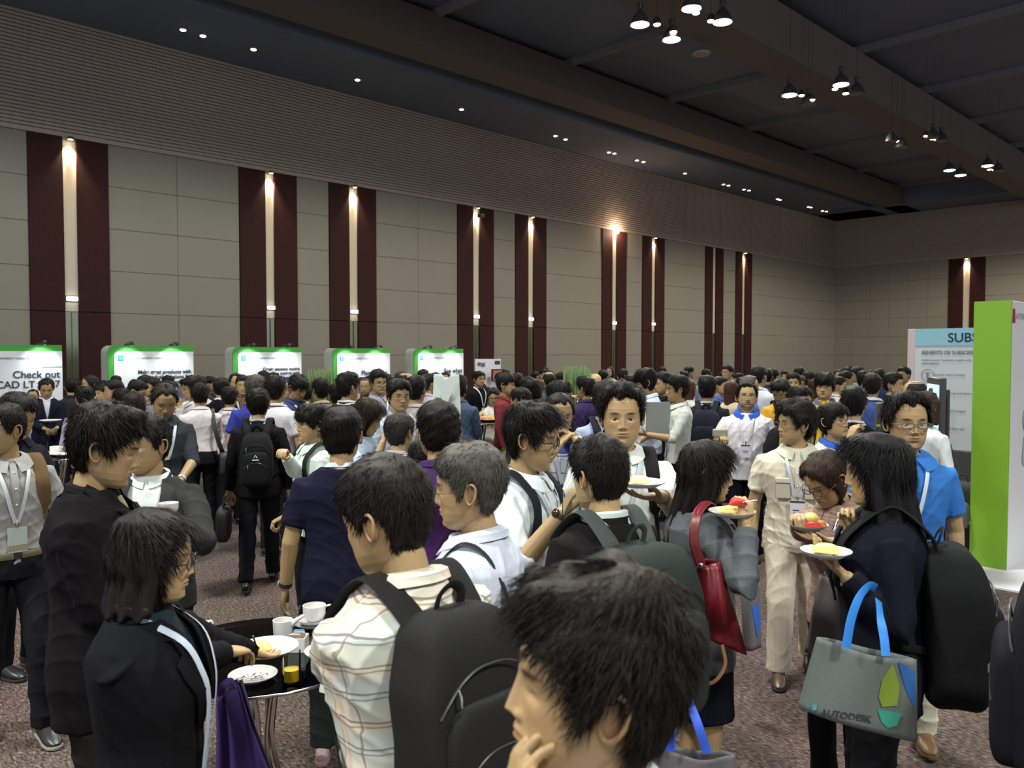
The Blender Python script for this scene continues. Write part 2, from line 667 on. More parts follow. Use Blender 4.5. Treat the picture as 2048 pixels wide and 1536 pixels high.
    Cf = np.vstack([C.reshape(-1, 3), np.ones((2, 3))])
    g = G()
    g.add((Vf, Q, T)); g.C[-1] = Cf
    # ears
    for sd in (-1, 1):
        n_ = {0: 22, 1: 14, 2: 8}[lod]
        a = np.linspace(0, 2 * np.pi, n_, endpoint=False)
        zz = -.006 + .028 * np.sin(a) * (1 + .08 * np.sin(a)); yy = -.014 + .0150 * np.cos(a) * (1 + .25 * np.sin(a)) - .004 * np.sin(a)
        out = .0765 * wide + .004 + .012 * np.clip((-.005 - yy) / .02, 0, 1)
        loop = np.stack([sd * out, yy, zz], 1)
        g.add(tube(loop, .0034, n={0: 8, 1: 6, 2: 4}[lod], closed=True, up=(sd, 0, 0)), col=(.97, .9, .88))
        g.add(sball((sd * (.0765 * wide + .001), -.012, -.007), (.006, .015, .027), *{0: (16, 10), 1: (10, 6), 2: (6, 4)}[lod]), col=(.78, .7, .68))
    if lod == 0 and not closed:
        for sd in (-1, 1):
            c = np.array([sd * .0315 * wide, .0645, -.001])
            E = sball((0, 0, 0), (.0125, .0125, .0125), 20, 16)
            Ve = E[0][:, [0, 2, 1]] * np.array([1, 1, 1])      # pole to the front
            Ec = np.tile(np.array([1.75, 2.6, 4.2]) * .40, (len(Ve), 1))
            yy = Ve[:, 1] / .0125
            Ec[yy > .84] = (.09, .10, .12)
            Ec[yy > .975] = (.02, .03, .04)
            g.add((Ve + c, E[1][:, ::-1], E[2])); g.C[-1] = Ec
    return g


def hairline(ph, style):
    """Lowest height of the hair at azimuth |ph| for a short cut."""
    a = np.degrees(np.abs(ph))
    tab = {
        'short': ([0, 25, 42, 55, 66, 78, 88, 100, 112, 130, 180], [.066, .064, .056, .044, .022, -.012, .012, .026, -.012, -.055, -.074]),
        'low': ([0, 25, 42, 55, 66, 78, 88, 100, 112, 130, 180], [.048, .046, .042, .036, .016, -.016, .010, .022, -.02, -.065, -.085]),
        'high': ([0, 20, 36, 50, 62, 76, 88, 100, 112, 130, 180], [.084, .088, .090, .070, .034, -.004, .014, .028, -.008, -.05, -.068]),
        'bald': ([0, 40, 60, 72, 80, 92, 100, 112, 130, 180], [.2, .2, .2, .05, -.0, .015, .028, -.008, -.05, -.07]),
        'long': ([0, 18, 34, 50, 62, 74, 88, 100, 120, 180], [.078, .075, .064, .040, .010, -.04, -.09, -.10, -.11, -.11]),
        'fringe': ([0, 25, 42, 55, 66, 78, 88, 100, 112, 130, 180], [.034, .034, .032, .028, .006, -.022, .0, .0, -.03, -.07, -.09]),
        'shaggy': ([0, 25, 42, 55, 66, 78, 88, 100, 112, 130, 180], [.046, .044, .038, .028, .0, -.04, -.035, -.03, -.05, -.085, -.10]),
    }[style]
    return np.interp(a, tab[0], tab[1])


def strands(roots, nrms, length, rad, seed, flow, lift=.35, k=5, grav=.5):
    """Many thin tapered hairs grown from root points."""
    r = np.random.RandomState(seed)
    n = len(roots)
    if n == 0:
        return np.zeros((0, 3)), np.zeros((0, 4), int), np.zeros((0, 3), int)
    d = flow + nrms * lift + r.randn(n, 3) * (.22 if lift > .1 else .07)
    d /= np.linalg.norm(d, axis=1)[:, None]
    L = length * r.uniform(.6, 1.15, n)
    pts = [roots - nrms * .004]
    for i in range(1, k):
        st = (L / (k - 1))[:, None]
        pts.append(pts[-1] + d * st)
        d = d + np.array([0, 0, -1]) * grav * .25 - nrms * .16 * lift * i + r.randn(n, 3) * .05
        d /= np.linalg.norm(d, axis=1)[:, None]
    P = np.stack(pts, 1)
    A = np.cross(d, nrms); A /= np.linalg.norm(A, axis=1)[:, None] + 1e-9
    B = nrms
    tap = np.array([1, 1, .85, .55, .12])[:k] if k == 5 else np.linspace(1, .12, k)
    th = np.array([0, 2.094, 4.189])
    V = P[:, :, None, :] + (rad * tap)[None, :, None, None] * (np.cos(th)[None, None, :, None] * A[:, None, None, :] * 2.2 + np.sin(th)[None, None, :, None] * B[:, None, None, :])
    V = V.reshape(-1, 3)
    base = (np.arange(n) * k * 3)[:, None, None]
    i = np.arange(k - 1)[None, :, None] * 3
    j = np.arange(3)[None, None, :]; j2 = (j + 1) % 3
    Q = np.stack([base + i + j, base + i + j2, base + i + 3 + j2, base + i + 3 + j], -1).reshape(-1, 4)
    return V, Q, np.zeros((0, 3), int)


def hair_geo(lod, style='short', thick=.020, side=.009, seed=0, wide=1.0, length=None, long_z=-.12, flow_front=0.3, rad=.0007,
             part=0.0, dens=1.0, back_w=1.0):
    """Cap of hair fitted on the head, optional curtain of long hair, plus loose strands close up."""
    r = np.random.RandomState(seed)
    g = G()
    nz, nph = {0: (64, 84), 1: (36, 48), 2: (16, 22)}[lod]
    t = np.linspace(0, 1, nz)
    z = .1168 - .225 * t ** .9
    ph = np.linspace(-np.pi, np.pi, nph, endpoint=False)
    Z, PH = np.meshgrid(z, ph, indexing='ij')
    P = head_point(Z, PH, wide)
    base = 'long' if style in ('bob', 'long', 'tied') else style
    hl = hairline(ph, base)[None, :] + .006 * np.sin(PH * 9 + seed) * (lod < 2)
    m = np.clip((Z - hl) / .016 + .15, -1, 1)
    th = side + (thick - side) * np.clip((Z - .02) / .08, 0, 1)
    lump = 0
    for k in range(6):
        d = r.randn(3)
        lump = lump + np.sin(P @ d * r.uniform(30, 70) + r.rand() * 6)
    th = th * (1 + .10 * lump * (1 if lod < 2 else .7))
    N = P - np.array([0, -.008, .0])
    N /= np.linalg.norm(N, axis=2)[..., None]
    off = np.where(m > 0, th * np.clip(m, 0, 1) ** .5, -.012)
    V = P + N * off[..., None]
    keep = m > -.35
    k = np.arange(nph); k2 = (k + 1) % nph
    Q = []
    for i in range(nz - 1):
        ok = keep[i] & keep[i][k2] & keep[i + 1] & keep[i + 1][k2]
        q = np.stack([i * nph + k, (i + 1) * nph + k, (i + 1) * nph + k2, i * nph + k2], 1)
        Q.append(q[ok])
    Q = np.vstack(Q)
    V2 = np.vstack([V.reshape(-1, 3), [0, -.008, .117 + thick * .95]])
    T = np.stack([np.full(nph, nz * nph), k, k2], 1)
    if style == 'bald':
        T = T[:0]
    g.add((V2, Q, T))
    if style in ('bob', 'long', 'tied'):
        if style != 'tied':
            # curtain: outer and inner sheet around back and sides
            nl, na = {0: (30, 60), 1: (16, 32), 2: (8, 16)}[lod]
            zz = np.linspace(.085, long_z, nl)
            a0 = np.radians(np.interp(zz, [long_z, -.12, -.02, .03, .085], [86, 80, 74, 64, 40]))
            s = np.linspace(0, 1, na)
            A = a0[:, None] + (2 * np.pi - 2 * a0[:, None]) * s[None, :]
            A = np.where(A > np.pi, A - 2 * np.pi, A)
            Zg = np.repeat(zz[:, None], na, 1)
            Zc = np.clip(Zg, -.035, .2)
            Pg = head_point(Zc, A, wide)
            flare = np.clip((-.03 - Zg) / .2, 0, 1)
            out = side + .010 * np.clip((.085 - Zg) / .10, 0, 1) + (thick - side) * np.clip((Zg - .02) / .08, 0, 1) + .012 * flare * back_w - .004 * np.clip((Zg - .06) / .02, 0, 1)
            out = out * (1 + .16 * np.sin(A * 13 + seed) * np.clip((.06 - Zg) / .1, 0, 1))
            Nn = np.stack([np.sin(A), np.cos(A), 0 * A], -1)
            Pg[..., 2] = Zg + .012 * np.sin(A * 17 + 1) * (Zg < long_z + .03)
            if style == 'long':      # long hair closes in behind the shoulders
                Pg[..., 0] *= 1 - .22 * flare
                Pg[..., 1] = Pg[..., 1] - .012 * flare
            O = Pg + Nn * out[..., None]
            I = Pg + Nn * (out[..., None] * .0 + .002) - Nn * .02 * flare[..., None]
            Vc, Qc, _ = grid(O)
            Vi, Qi, _ = grid(I)
            n0 = len(Vc)
            eidx = [kk for kk in range(na)] + [kk * na + na - 1 for kk in range(1, nl)] + [(nl - 1) * na + kk for kk in range(na - 2, -1, -1)] + [kk * na for kk in range(nl - 2, 0, -1)]
            e = np.array(eidx); e2 = np.roll(e, -1)
            g.add((np.vstack([Vc, Vi]), np.vstack([Qc[:, ::-1], Qi + n0, np.stack([e, e2, e2 + n0, e + n0], 1)]), np.zeros((0, 3), int)))
            if lod == 0:
                ns = int(1500 * dens)
                ii = r.randint(0, int(nl * .72), ns); jj = r.randint(0, na, ns)
                root = O[ii, jj]; nn = Nn[ii, jj]
                g.add(strands(root, nn, min(.11, max(.03, (.02 - long_z) * .35)), .0008, seed, np.tile([0, 0, -1.], (ns, 1)), lift=.02, grav=1))
        else:
            g.add(sball((0, -.115, .0), (.035, .035, .04), 16, 10))
    if lod == 0 and style != 'bald':
        ns = int(4200 * dens)
        ii = r.randint(0, nz, ns * 2); jj = r.randint(0, nph, ns * 2)
        ok = (m[ii, jj] > .35) & (r.rand(ns * 2) < np.clip(.35 + .65 * np.sin(np.linspace(.15, np.pi * .8, nz))[ii], 0, 1))
        ii, jj = ii[ok][:ns], jj[ok][:ns]
        root = V[ii, jj] + r.randn(len(ii), 3) * .002; nn = N[ii, jj]
        crown = np.array([.012, -.045, .12])
        flow = root - crown
        flow -= nn * (flow * nn).sum(1)[:, None]
        flow /= np.linalg.norm(flow, axis=1)[:, None] + 1e-9
        flow += np.array([part, flow_front, 0])
        ll = length if length else .023 if style not in ('bob', 'long') else .06
        g.add(strands(root, nn, ll, rad, seed + 1, flow, lift=.20 if style not in ('bob', 'long', 'tied') else .02, grav=.4))
        # fringe / edge hairs reaching over the hairline
        edge = (m > 0) & (m < .6)
        ii, jj = np.where(edge)
        if len(ii):
            pick = r.randint(0, len(ii), int(700 * dens))
            ii, jj = ii[pick], jj[pick]
            root = V[ii, jj]; nn = N[ii, jj]
            fl = np.tile([0, 0, -1.], (len(ii), 1)) + r.randn(len(ii), 3) * .12
            g.add(strands(root, nn, .016 if style in ('short', 'high') else .026, rad, seed + 2, fl, lift=.02, grav=.2))
    elif lod == 1 and style != 'bald':
        ns = 420
        ii = r.randint(0, nz - 1, ns * 2); jj = r.randint(0, nph, ns * 2)
        ok = m[ii, jj] > .2
        ii, jj = ii[ok][:ns], jj[ok][:ns]
        root = V[ii, jj]; nn = N[ii, jj]
        flow = root - np.array([.012, -.045, .12])
        flow -= nn * (flow * nn).sum(1)[:, None]
        flow /= np.linalg.norm(flow, axis=1)[:, None] + 1e-9
        g.add(strands(root, nn, .035, .0022, seed + 1, flow, lift=.25, k=4, grav=.5))
    return g


def glasses_geo(kind='thin', wide=1.0):
    g = G(); lens = G()
    r = .0011 if kind == 'thin' else .0022
    hz, hx = (.0145, .0225) if kind != 'rect' else (.012, .0245)
    y0 = .0985
    for sd in (-1, 1):
        a = np.linspace(0, 2 * np.pi, 28, endpoint=False)
        e = .75
        loop = np.stack([sd * .033 + hx * np.sign(np.cos(a)) * np.abs(np.cos(a)) ** e, np.full_like(a, y0) - .10 * np.maximum(0, (sd * (sd * .033 + hx * np.cos(a)) - .035)) ,
                         -.002 + hz * np.sign(np.sin(a)) * np.abs(np.sin(a)) ** e], 1)
        g.add(tube(loop, r, n=6, closed=True, up=(0, 1, 0)))
        c = loop.mean(0)
        V = np.vstack([loop, c + (0, .001, 0)])
        k = np.arange(28)
        lens.add((V, np.zeros((0, 4), int), np.stack([np.full(28, 28), k, (k + 1) % 28], 1)))
        g.add(tube([(sd * (.033 + hx), y0 - .003, .003), (sd * .079 * wide, .07, .003), (sd * .081 * wide, .03, .002), (sd * .0805 * wide, -.012, .0), (sd * .079 * wide, -.026, -.012)], r, n=6))
    g.add(tube([(-.011, y0, .002), (0, y0 + .004, .004), (.011, y0, .002)], r, n=6))
    return g, lens


def hand_geo(pose='relax', side=1, lod=0, flip=False):
    """Right hand pointing along +Y, palm facing -Z, thumb on the -X side (mirrored when side = -1)."""
    g = G()
    n = 10 if lod == 0 else 7
    g.add(tube([(0, -.03, 0), (0, .0, 0), (0, .025, .001), (-.001, .055, .002), (0, .084, .0)],
               [(.024, .019), (.026, .017), (.035, .015), (.041, .0135), (.038, .011)], n=n + 4, up=(0, 0, 1), e=.85))
    curls = {'relax': (16, 24, 16), 'flat': (6, 8, 5), 'fist': (72, 88, 58), 'pinch': (48, 52, 28), 'hold': (50, 58, 34), 'cup': (24, 30, 20), 'plate': (14, 12, 10)}[pose]
    L = [(.040, .025, .021), (.044, .029, .023), (.041, .027, .022), (.032, .020, .019)]
    bx = [-.029, -.010, .010, .028]
    for i in range(4):
        p = np.array([bx[i], .080 - (.0, -.003, .0, .009)[i], .001])
        spread = math.radians((bx[i] / .03) * (7 if pose in ('flat', 'plate', 'cup') else 2.5))
        extra = (-4, 0, 5, 10)[i] if pose == 'relax' else (-12 if (pose == 'pinch' and i > 1) else 0)
        ang = 0
        pts = [p - np.array([0, .012, 0]), p]
        for j in range(3):
            ang += math.radians(curls[j] + (extra if j == 0 else 0))
            d = np.array([math.sin(spread) * math.cos(ang), math.cos(spread) * math.cos(ang), -math.sin(ang)])
            p = p + d * L[i][j]
            pts.append(p)
        rr = [.0095, .0092, .0086, .0080, .0070]
        if i == 3: rr = [x * .86 for x in rr]
        g.add(tube(pts, rr, n=n, up=(0, 0, 1), dome=.8))
    th = {'relax': [(-.022, .012, -.004), (-.038, .036, -.010), (-.042, .062, -.014), (-.038, .082, -.018)],
          'flat': [(-.022, .010, -.002), (-.048, .030, -.006), (-.062, .054, -.008), (-.070, .074, -.010)],
          'fist': [(-.022, .012, -.006), (-.040, .036, -.022), (-.030, .056, -.040), (-.010, .064, -.046)],
          'pinch': [(-.020, .012, -.008), (-.036, .038, -.030), (-.032, .062, -.052), (-.024, .082, -.066)],
          'hold': [(-.020, .012, -.008), (-.040, .036, -.028), (-.040, .058, -.048), (-.026, .074, -.062)],
          'cup': [(-.022, .012, .0), (-.046, .030, -.020), (-.052, .050, -.038), (-.050, .066, -.050)],
          'plate': [(-.022, .012, -.0), (-.046, .030, -.012), (-.054, .052, -.030), (-.050, .070, -.040)]}[pose]
    g.add(tube(th, [.0135, .0125, .0105, .0085], n=n, up=(0, 0, 1), dome=.8))
    if side < 0:
        for i in range(len(g.V)):
            g.V[i] = g.V[i] * np.array([-1, 1, 1])
        g.Q = [q[:, ::-1] for q in g.Q]
        g.T = [t[:, ::-1] for t in g.T]
    return g


def place(g, M, o):
    for i in range(len(g.V)):
        g.V[i] = g.V[i] @ np.asarray(M).T + np.asarray(o)
    return g


TZ = np.array([.78, .84, .92, 1.00, 1.08, 1.16, 1.24, 1.31, 1.36, 1.395, 1.42, 1.445, 1.48, 1.52])
TA = np.array([.158, .165, .163, .151, .143, .147, .157, .163, .156, .130, .100, .072, .058, .055])
TB = np.array([.105, .112, .115, .106, .102, .107, .115, .116, .106, .090, .076, .066, .058, .056])
TY = np.array([.0, -.004, -.004, .0, .004, .006, .004, -.002, -.008, -.012, -.014, -.012, -.004, .004])
SKEL = dict(sh=(.163, -.012, 1.352), hip=(.088, 0, .90), pivot=(0, -.008, 1.485))


def rotx(a):
    c, s = math.cos(a), math.sin(a)
    return np.array([[1, 0, 0], [0, c, -s], [0, s, c]])


def roty(a):
    c, s = math.cos(a), math.sin(a)
    return np.array([[c, 0, s], [0, 1, 0], [-s, 0, c]])


def rotz(a):
    c, s = math.cos(a), math.sin(a)
    return np.array([[c, -s, 0], [s, c, 0], [0, 0, 1]])


PLACED = []


class Person:
    def __init__(s, px, py, d, face=0, hface=None, pitch=0, roll=0, lean=0, fem=False, bulk=1.0, belly=0.0, lod=1,
                 tone=1.0, wide=1.0, seed=None, hair=None, sh_w=1.0):
        s.lod, s.fem, s.bulk, s.belly, s.sw = lod, fem, bulk, belly, sh_w * (.98 if fem else 1.06)
        s.seed = seed if seed is not None else abs(int(px * 7 + py))
        s.lean = math.radians(lean)
        s.tone = tone
        s.wide = wide
        s.hairspec = hair or dict(style='short')
        th = math.radians(face)
        # azimuth of the sight line, so that 'face' is what the picture shows
        fw = -FWD * math.cos(th) + RGT * math.sin(th)
        az = math.atan((px - 1024) / F_PX)
        R = rotz(-az)
        fw = R @ fw
        s.M = np.stack([np.cross(fw, [0, 0, 1]), fw, np.array([0, 0, 1.0])], 1)
        hth = math.radians((hface if hface is not None else face) - face)
        # head yaw in body space: positive face angle = towards image right
        s.HR = rotz(hth) @ roty(math.radians(roll)) @ rotx(-math.radians(pitch))
        s.piv = s.spine(np.array([SKEL['pivot']]))[0]
        s.hs = 1.04 if fem else 1.08
        s.hc = s.piv + s.HR @ np.array([0, .022, .106])
        thk = s.hairspec.get('thick', .02)
        if s.hairspec.get('style') == 'bald': thk = 0
        top = s.hc + s.HR @ np.array([0, -.008, .117 * s.hs + thk])
        # the picture's highest point of the head
        P = at(px, py, d)
        s.s = P[2] / (s.hc[2] + (.117 * s.hs + thk) * (1 - .06 * abs(math.sin(math.radians(pitch)))))
        c2 = s.hc
        s.root = np.array([P[0], P[1], 0]) - s.s * np.array([*(s.M @ c2)[:2], 0])
        PLACED.append((s.root[0], s.root[1]))
        s.shirt_mat = None

    # ---- spaces
    def spine(s, P):
        P = np.asarray(P, float)
        if abs(s.lean) < 1e-4:
            return P.copy()
        w = np.clip((P[:, 2] - .92) / .30, 0, 1)
        w = w * w * (3 - 2 * w)
        a = -s.lean * w
        y, z = P[:, 1], P[:, 2] - .95
        c, sn = np.cos(a), np.sin(a)
        return np.stack([P[:, 0], y * c - z * sn, y * sn + z * c + .95], 1)

    def w(s, P):
        return (np.asarray(P, float) * s.s) @ s.M.T + s.root

    def loc(s, Pw):
        return ((np.asarray(Pw, float) - s.root) @ s.M) / s.s

    def px(s, px, py, d):
        return s.loc(at(px, py, d))

    def surf(s, x, z, off=.0, front=1):
        """Point on the torso's surface (before leaning)."""
        a = np.interp(z, TZ, TA) * s.bulk * (s.sw if z > 1.2 else 1) + off
        b = np.interp(z, TZ, TB) * s.bulk + off
        if front > 0:
            b = b + s.belly * float(gs(np.array(z - 1.05), .14)) + (.022 * float(gs(np.array(z - 1.23), .07)) if s.fem else 0)
        y = np.interp(z, TZ, TY)
        k = max(0.0, 1 - (abs(x) / a) ** 2.3) ** .5
        return np.array([x, y + front * b * k, z])

    def torso(s, off, z0=.80, z1=1.47, n=28):
        zz = np.concatenate([np.arange(z0, z1 - .01, .04), [z1]])
        pts, rr = [], []
        g = G()
        rings = []
        th = np.linspace(0, 2 * np.pi, n, endpoint=False)
        for z in zz:
            a = np.interp(z, TZ, TA) * s.bulk * (1 + (s.sw - 1) * np.clip((z - 1.1) / .2, 0, 1)) + off
            b = np.interp(z, TZ, TB) * s.bulk + off
            y = np.interp(z, TZ, TY)
            if s.fem:
                a = a * (1 - .09 * float(gs(np.array(z - 1.09), .09)))
            e = .88 if z < 1.38 else 1.0
            cx = np.sign(np.cos(th)) * np.abs(np.cos(th)) ** e; sy = np.sign(np.sin(th)) * np.abs(np.sin(th)) ** e
            bf = b + s.belly * float(gs(np.array(z - 1.05), .14)) + (.024 * float(gs(np.array(z - 1.23), .07)) if s.fem else 0)
            rings.append(np.stack([a * cx, y + np.where(sy > 0, bf, b) * sy, np.full(n, z)], 1))
        V = np.array(rings)
        m = len(zz)
        k = np.arange(n); k2 = (k + 1) % n
        Q = np.vstack([np.stack([i * n + k, i * n + k2, (i + 1) * n + k2, (i + 1) * n + k], 1) for i in range(m - 1)])
        Vf = np.vstack([V.reshape(-1, 3), V[0].mean(0), V[-1].mean(0)])
        T = np.vstack([np.stack([np.full(n, m * n), k2, k], 1), np.stack([np.full(n, m * n + 1), (m - 1) * n + k, (m - 1) * n + k2], 1)])
        return s.spine(Vf), Q, T

    # ---- arms
    def solve_arm(s, side, spec):
        S = s.spine(np.array([[side * SKEL['sh'][0] * s.sw * (.5 + .5 * s.bulk), SKEL['sh'][1], SKEL['sh'][2]]]))[0]
        L1, L2 = .275, .245
        spec = spec or {}
        if 'at' in spec:
            W = np.asarray(spec['at'], float)
        elif 'px' in spec:
            W = s.px(*spec['px'])
        else:
            sp = spec.get('out', .07)
            W = S + np.array([side * sp, .05 + spec.get('fwd', 0), -.505])
        pole = np.asarray(spec.get('pole', (side * .45, -.55, -.75)), float)
        v = W - S
        dist = np.linalg.norm(v)
        mx = (L1 + L2) * .998
        if dist > mx:
            W = S + v / dist * mx; v = W - S; dist = mx
        dist = max(dist, .12)
        a = (L1 ** 2 - L2 ** 2 + dist ** 2) / (2 * dist)
        h = math.sqrt(max(1e-6, L1 ** 2 - a ** 2))
        dv = nrm(v)
        pl = nrm(pole - dv * np.dot(pole, dv))
        E = S + dv * a + pl * h
        return S, E, W, nrm(W - E), spec

    def arm_tube(s, A, r0, r1, r2, upto=1.0, n=12, off=0):
        """Upper arm and forearm (as far as 'upto': 1 elbow, 2 wrist) with taper."""
        S, E, W = A[:3]
        in_ = S + np.array([-.055 * np.sign(S[0]), 0, .008])
        pts = [in_, S]
        rr = [r0 * .72, r0 * .93]
        for t in (.3, .6, .88):
            pts.append(S + (E - S) * t); rr.append(r0 + (r1 - r0) * t)
        if upto > 1:
            pts.append(E + (nrm(E - (S + W) / 2)) * .004); rr.append(r1)
            u = upto - 1
            for t in (.15, .4, .7, 1.0):
                if t <= u + .01 or t == 1.0:
                    tt = min(t, u)
                    pts.append(E + (W - E) * tt)
                    rr.append((r1 * 1.02 + (r2 - r1) * tt ** 1.2))
        else:
            keep = [i for i, t in enumerate((-1, 0, .3, .6, .88)) if t < upto - .05]
            pts = [pts[i] for i in keep] + [S + (E - S) * upto]
            rr = [rr[i] for i in keep] + [r0 + (r1 - r0) * upto]
        return tube(pts, rr, n=n, up=(0, 1, 0))

    # ---- everything
    def build(s, label, arms=(None, None), top=None, bottom=None, shoes=None, head=None, extra=None, group=None, hand_lod=None):
        lod = s.lod
        top = top or {}
        bottom = bottom or {}
        vox = {0: .0065, 1: .0105, 2: .02}[lod]
        s.root_obj = thing('person', label, 'person', s.root, group)
        ro, rb = s.root_obj, s.root
        A = [s.solve_arm(-1, arms[0]), s.solve_arm(1, arms[1])]
        s.A = A
        sleeve = top.get('sleeve', 'long')
        # body: neck, trunk, arms and hands as one continuous skin, with the head on it
        b = G()
        b.add(s.torso(-.006, z0=.84, z1=1.44, n=20))
        nk = .056 if not s.fem else .047
        hb = s.hc + s.HR @ np.array([0, -.012, -.075])
        b.add(tube([s.spine(np.array([[0, -.016, 1.40]]))[0], s.spine(np.array([[0, -.014, 1.44]]))[0], (s.piv * .6 + hb * .4), hb, hb + s.HR @ np.array([0, .0, .04])],
                   [(nk * 1.25, nk * 1.15), (nk * 1.05, nk * 1.05), (nk, nk), (nk * .98, nk * 1.02), (nk * .9, nk * .95)], n=18, up=(0, 1, 0)))
        for i, sd in enumerate((-1, 1)):
            k = .9 if s.fem else 1.0
            b.add(s.arm_tube(A[i], .046 * k, .041 * k, .0265 * k, upto=2, n=12))
            S, E, W, fd, spec = A[i]
            pose = spec.get('hand', 'relax')
            f = np.asarray(spec.get('dir', fd), float)
            f = nrm(f)
            pn = spec.get('palm', None)
            if pn is None:
                pn = np.array([-sd, .0, 0]) if 'at' not in spec and 'px' not in spec else np.array([0, 0, -1.0])
            pn = np.asarray(pn, float)
            pn = nrm(pn - f * np.dot(pn, f))
            X = np.cross(f, -pn)
            h = hand_geo(pose, sd, 0 if lod == 0 else 1)
            hs = .93 if s.fem else 1.0
            place(h, np.stack([X, f, -pn], 1) * hs, W + f * .012)
            hv = h.get()
            b.add((hv[0], hv[1], hv[2]))
            s.A[i] = (*A[i][:4], spec, X, f, pn)
        if bottom.get('kind') in ('skirt', 'dress'):
            for sd in (-1, 1):
                b.add(tube([(sd * .085, 0, .80), (sd * .085, .0, .62), (sd * .082, .01, .46), (sd * .082, -.012, .34), (sd * .08, -.01, .2), (sd * .08, -.01, .09), (sd * .08, .0, .05)],
                           [.08, .072, .052, .054, .042, .033, .034], n=14, up=(0, 1, 0)))
        if lod == 0:
            V, N, Q, T = remesh(b, .0048, 2)
        elif lod == 1:
            V, N, Q, T = remesh(b, .0085, 1)
        else:
            V, Q, T = b.get()[:3]
        bg = G().add((s.w(V), Q, T))
        hspec = head or {}
        hg = head_geo(lod, fem=s.fem, wide=s.wide, **hspec)
        place(hg, s.HR * s.hs, s.hc)
        hv = hg.get()
        bg.add((s.w(hv[0]), hv[1], hv[2])); bg.C[-1] = hv[5]
        emit('body', bg, skin(s.tone), ro, rb, paint=True)
        hsp = dict(s.hairspec)
        hcol = hsp.pop('color', (0.010, 0.008, 0.007))
        hh = hair_geo(lod, seed=s.seed, wide=s.wide, **hsp)
        place(hh, s.HR * s.hs, s.hc)
        emit('hair', G().add((s.w(hh.get()[0]), *hh.get()[1:3])), hair_mat(hcol), ro, rb)
        # garments
        kind = top.get('kind', 'shirt')
        col = top.get('color', (.5, .5, .5))
        m_top = top.get('mat') or cloth(col)
        s.off = {'shirt': .014, 'polo': .014, 'tee': .013, 'jacket': .026, 'blouse': .013}[kind] + top.get('loose', 0)
        z0 = top.get('hem', .84)
        ex = {'long': 1.93, 'short': .68, 'rolled': 1.12, 'none': .1, 'three': 1.45}
        g = G()
        g.add(s.torso(s.off, z0=z0, z1=1.445 if kind != 'jacket' else 1.44))
        fat = .9 if s.fem else 1.0
        gar = s.bulk ** .5
        for i in (0, 1):
            if sleeve == 'none':
                continue
            r0 = (.066 if kind == 'jacket' else .061) * fat * gar
            r1 = (.056 if kind == 'jacket' else .052) * fat * gar
            r2 = (.044 if kind == 'jacket' else .036) * fat
            if sleeve == 'short':
                r0 *= 1.02; r1 = r0 * 1.12
            g.add(s.arm_tube(A[i][:5], r0, r1, r2, upto=ex[sleeve], n=14))
        V, N, Q, T = remesh(g, vox, 7 if lod < 2 else 2)
        amp = {0: .011, 1: .011, 2: .007}[lod] * top.get('folds', 1.0)
        V = folds(V, N, amp, s.seed)
        if kind == 'jacket':
            zb = top.get('button', 1.10); wtop = top.get('vw', .062); opn = top.get('open', 0)
            Vi = V.copy()
            w_ = np.clip((Vi[:, 2] - .92) / .30, 0, 1); w_ = w_ * w_ * (3 - 2 * w_)
            a = s.lean * w_
            y, z = Vi[:, 1], Vi[:, 2] - .95
            # undo the lean (approximately) to find the opening
            Vi = np.stack([Vi[:, 0], y * np.cos(a) - z * np.sin(a), y * np.sin(a) + z * np.cos(a) + .95], 1)
            wv = np.interp(Vi[:, 2], [.7, zb, 1.40, 1.5], [opn, opn, wtop, wtop * 1.1])
            inside = (Vi[:, 1] > .02) & (np.abs(Vi[:, 0]) < wv) & (Vi[:, 2] > (zb if opn == 0 else z0 - .1))
            inside |= (Vi[:, 2] > 1.435) & (np.abs(Vi[:, 0]) < .075)
            Q = Q[~(inside[Q].sum(1) >= 3)]
            T = T[~(inside[T].sum(1) >= 2)] if len(T) else T
        nm = {'shirt': 'shirt', 'polo': 'polo_shirt', 'tee': 'shirt', 'jacket': 'jacket', 'blouse': 'blouse'}[kind]
        tp = emit(nm, G().add((s.w(V), Q, T)), m_top, ro, rb)
        if kind == 'jacket':
            icol = top.get('inner', (.75, .76, .78))
            gi = G().add(s.torso(.009, z0=.86, z1=1.452))
            V, N, Q, T = remesh(gi, vox * 1.1, 2)
            V = folds(V, N, .004, s.seed + 3)
            sh = emit('shirt', G().add((s.w(V), Q, T)), top.get('inner_mat') or cloth(icol, var=.04), ro, rb)
            if top.get('collar', True):
                s.collar(sh, cloth(icol, var=.04), .004, h=.030, open_=.002, spread=.3)
            s.lapels(tp, m_top, zb, wtop, opn)
            if top.get('tie'):
                tg = G()
                pts = [s.surf(0, z_, .016) for z_ in (1.425, 1.40, 1.32, 1.22, 1.12)]
                tg.add(tube(s.spine(np.array(pts)), [(.016, .008), (.017, .007), (.024, .003), (.030, .003), (.036, .003)], n=8, up=(0, 1, 0)))
                emit('tie', G().add((s.w(tg.get()[0]), *tg.get()[1:3])), top['tie'], sh)
        elif kind in ('shirt', 'polo') and top.get('collar', True):
            s.collar(tp, top.get('collar_mat') or (cloth(top['collar_color']) if 'collar_color' in top else m_top), s.off, h=.044 if kind == 'shirt' else .034, open_=top.get('open_neck', .02))
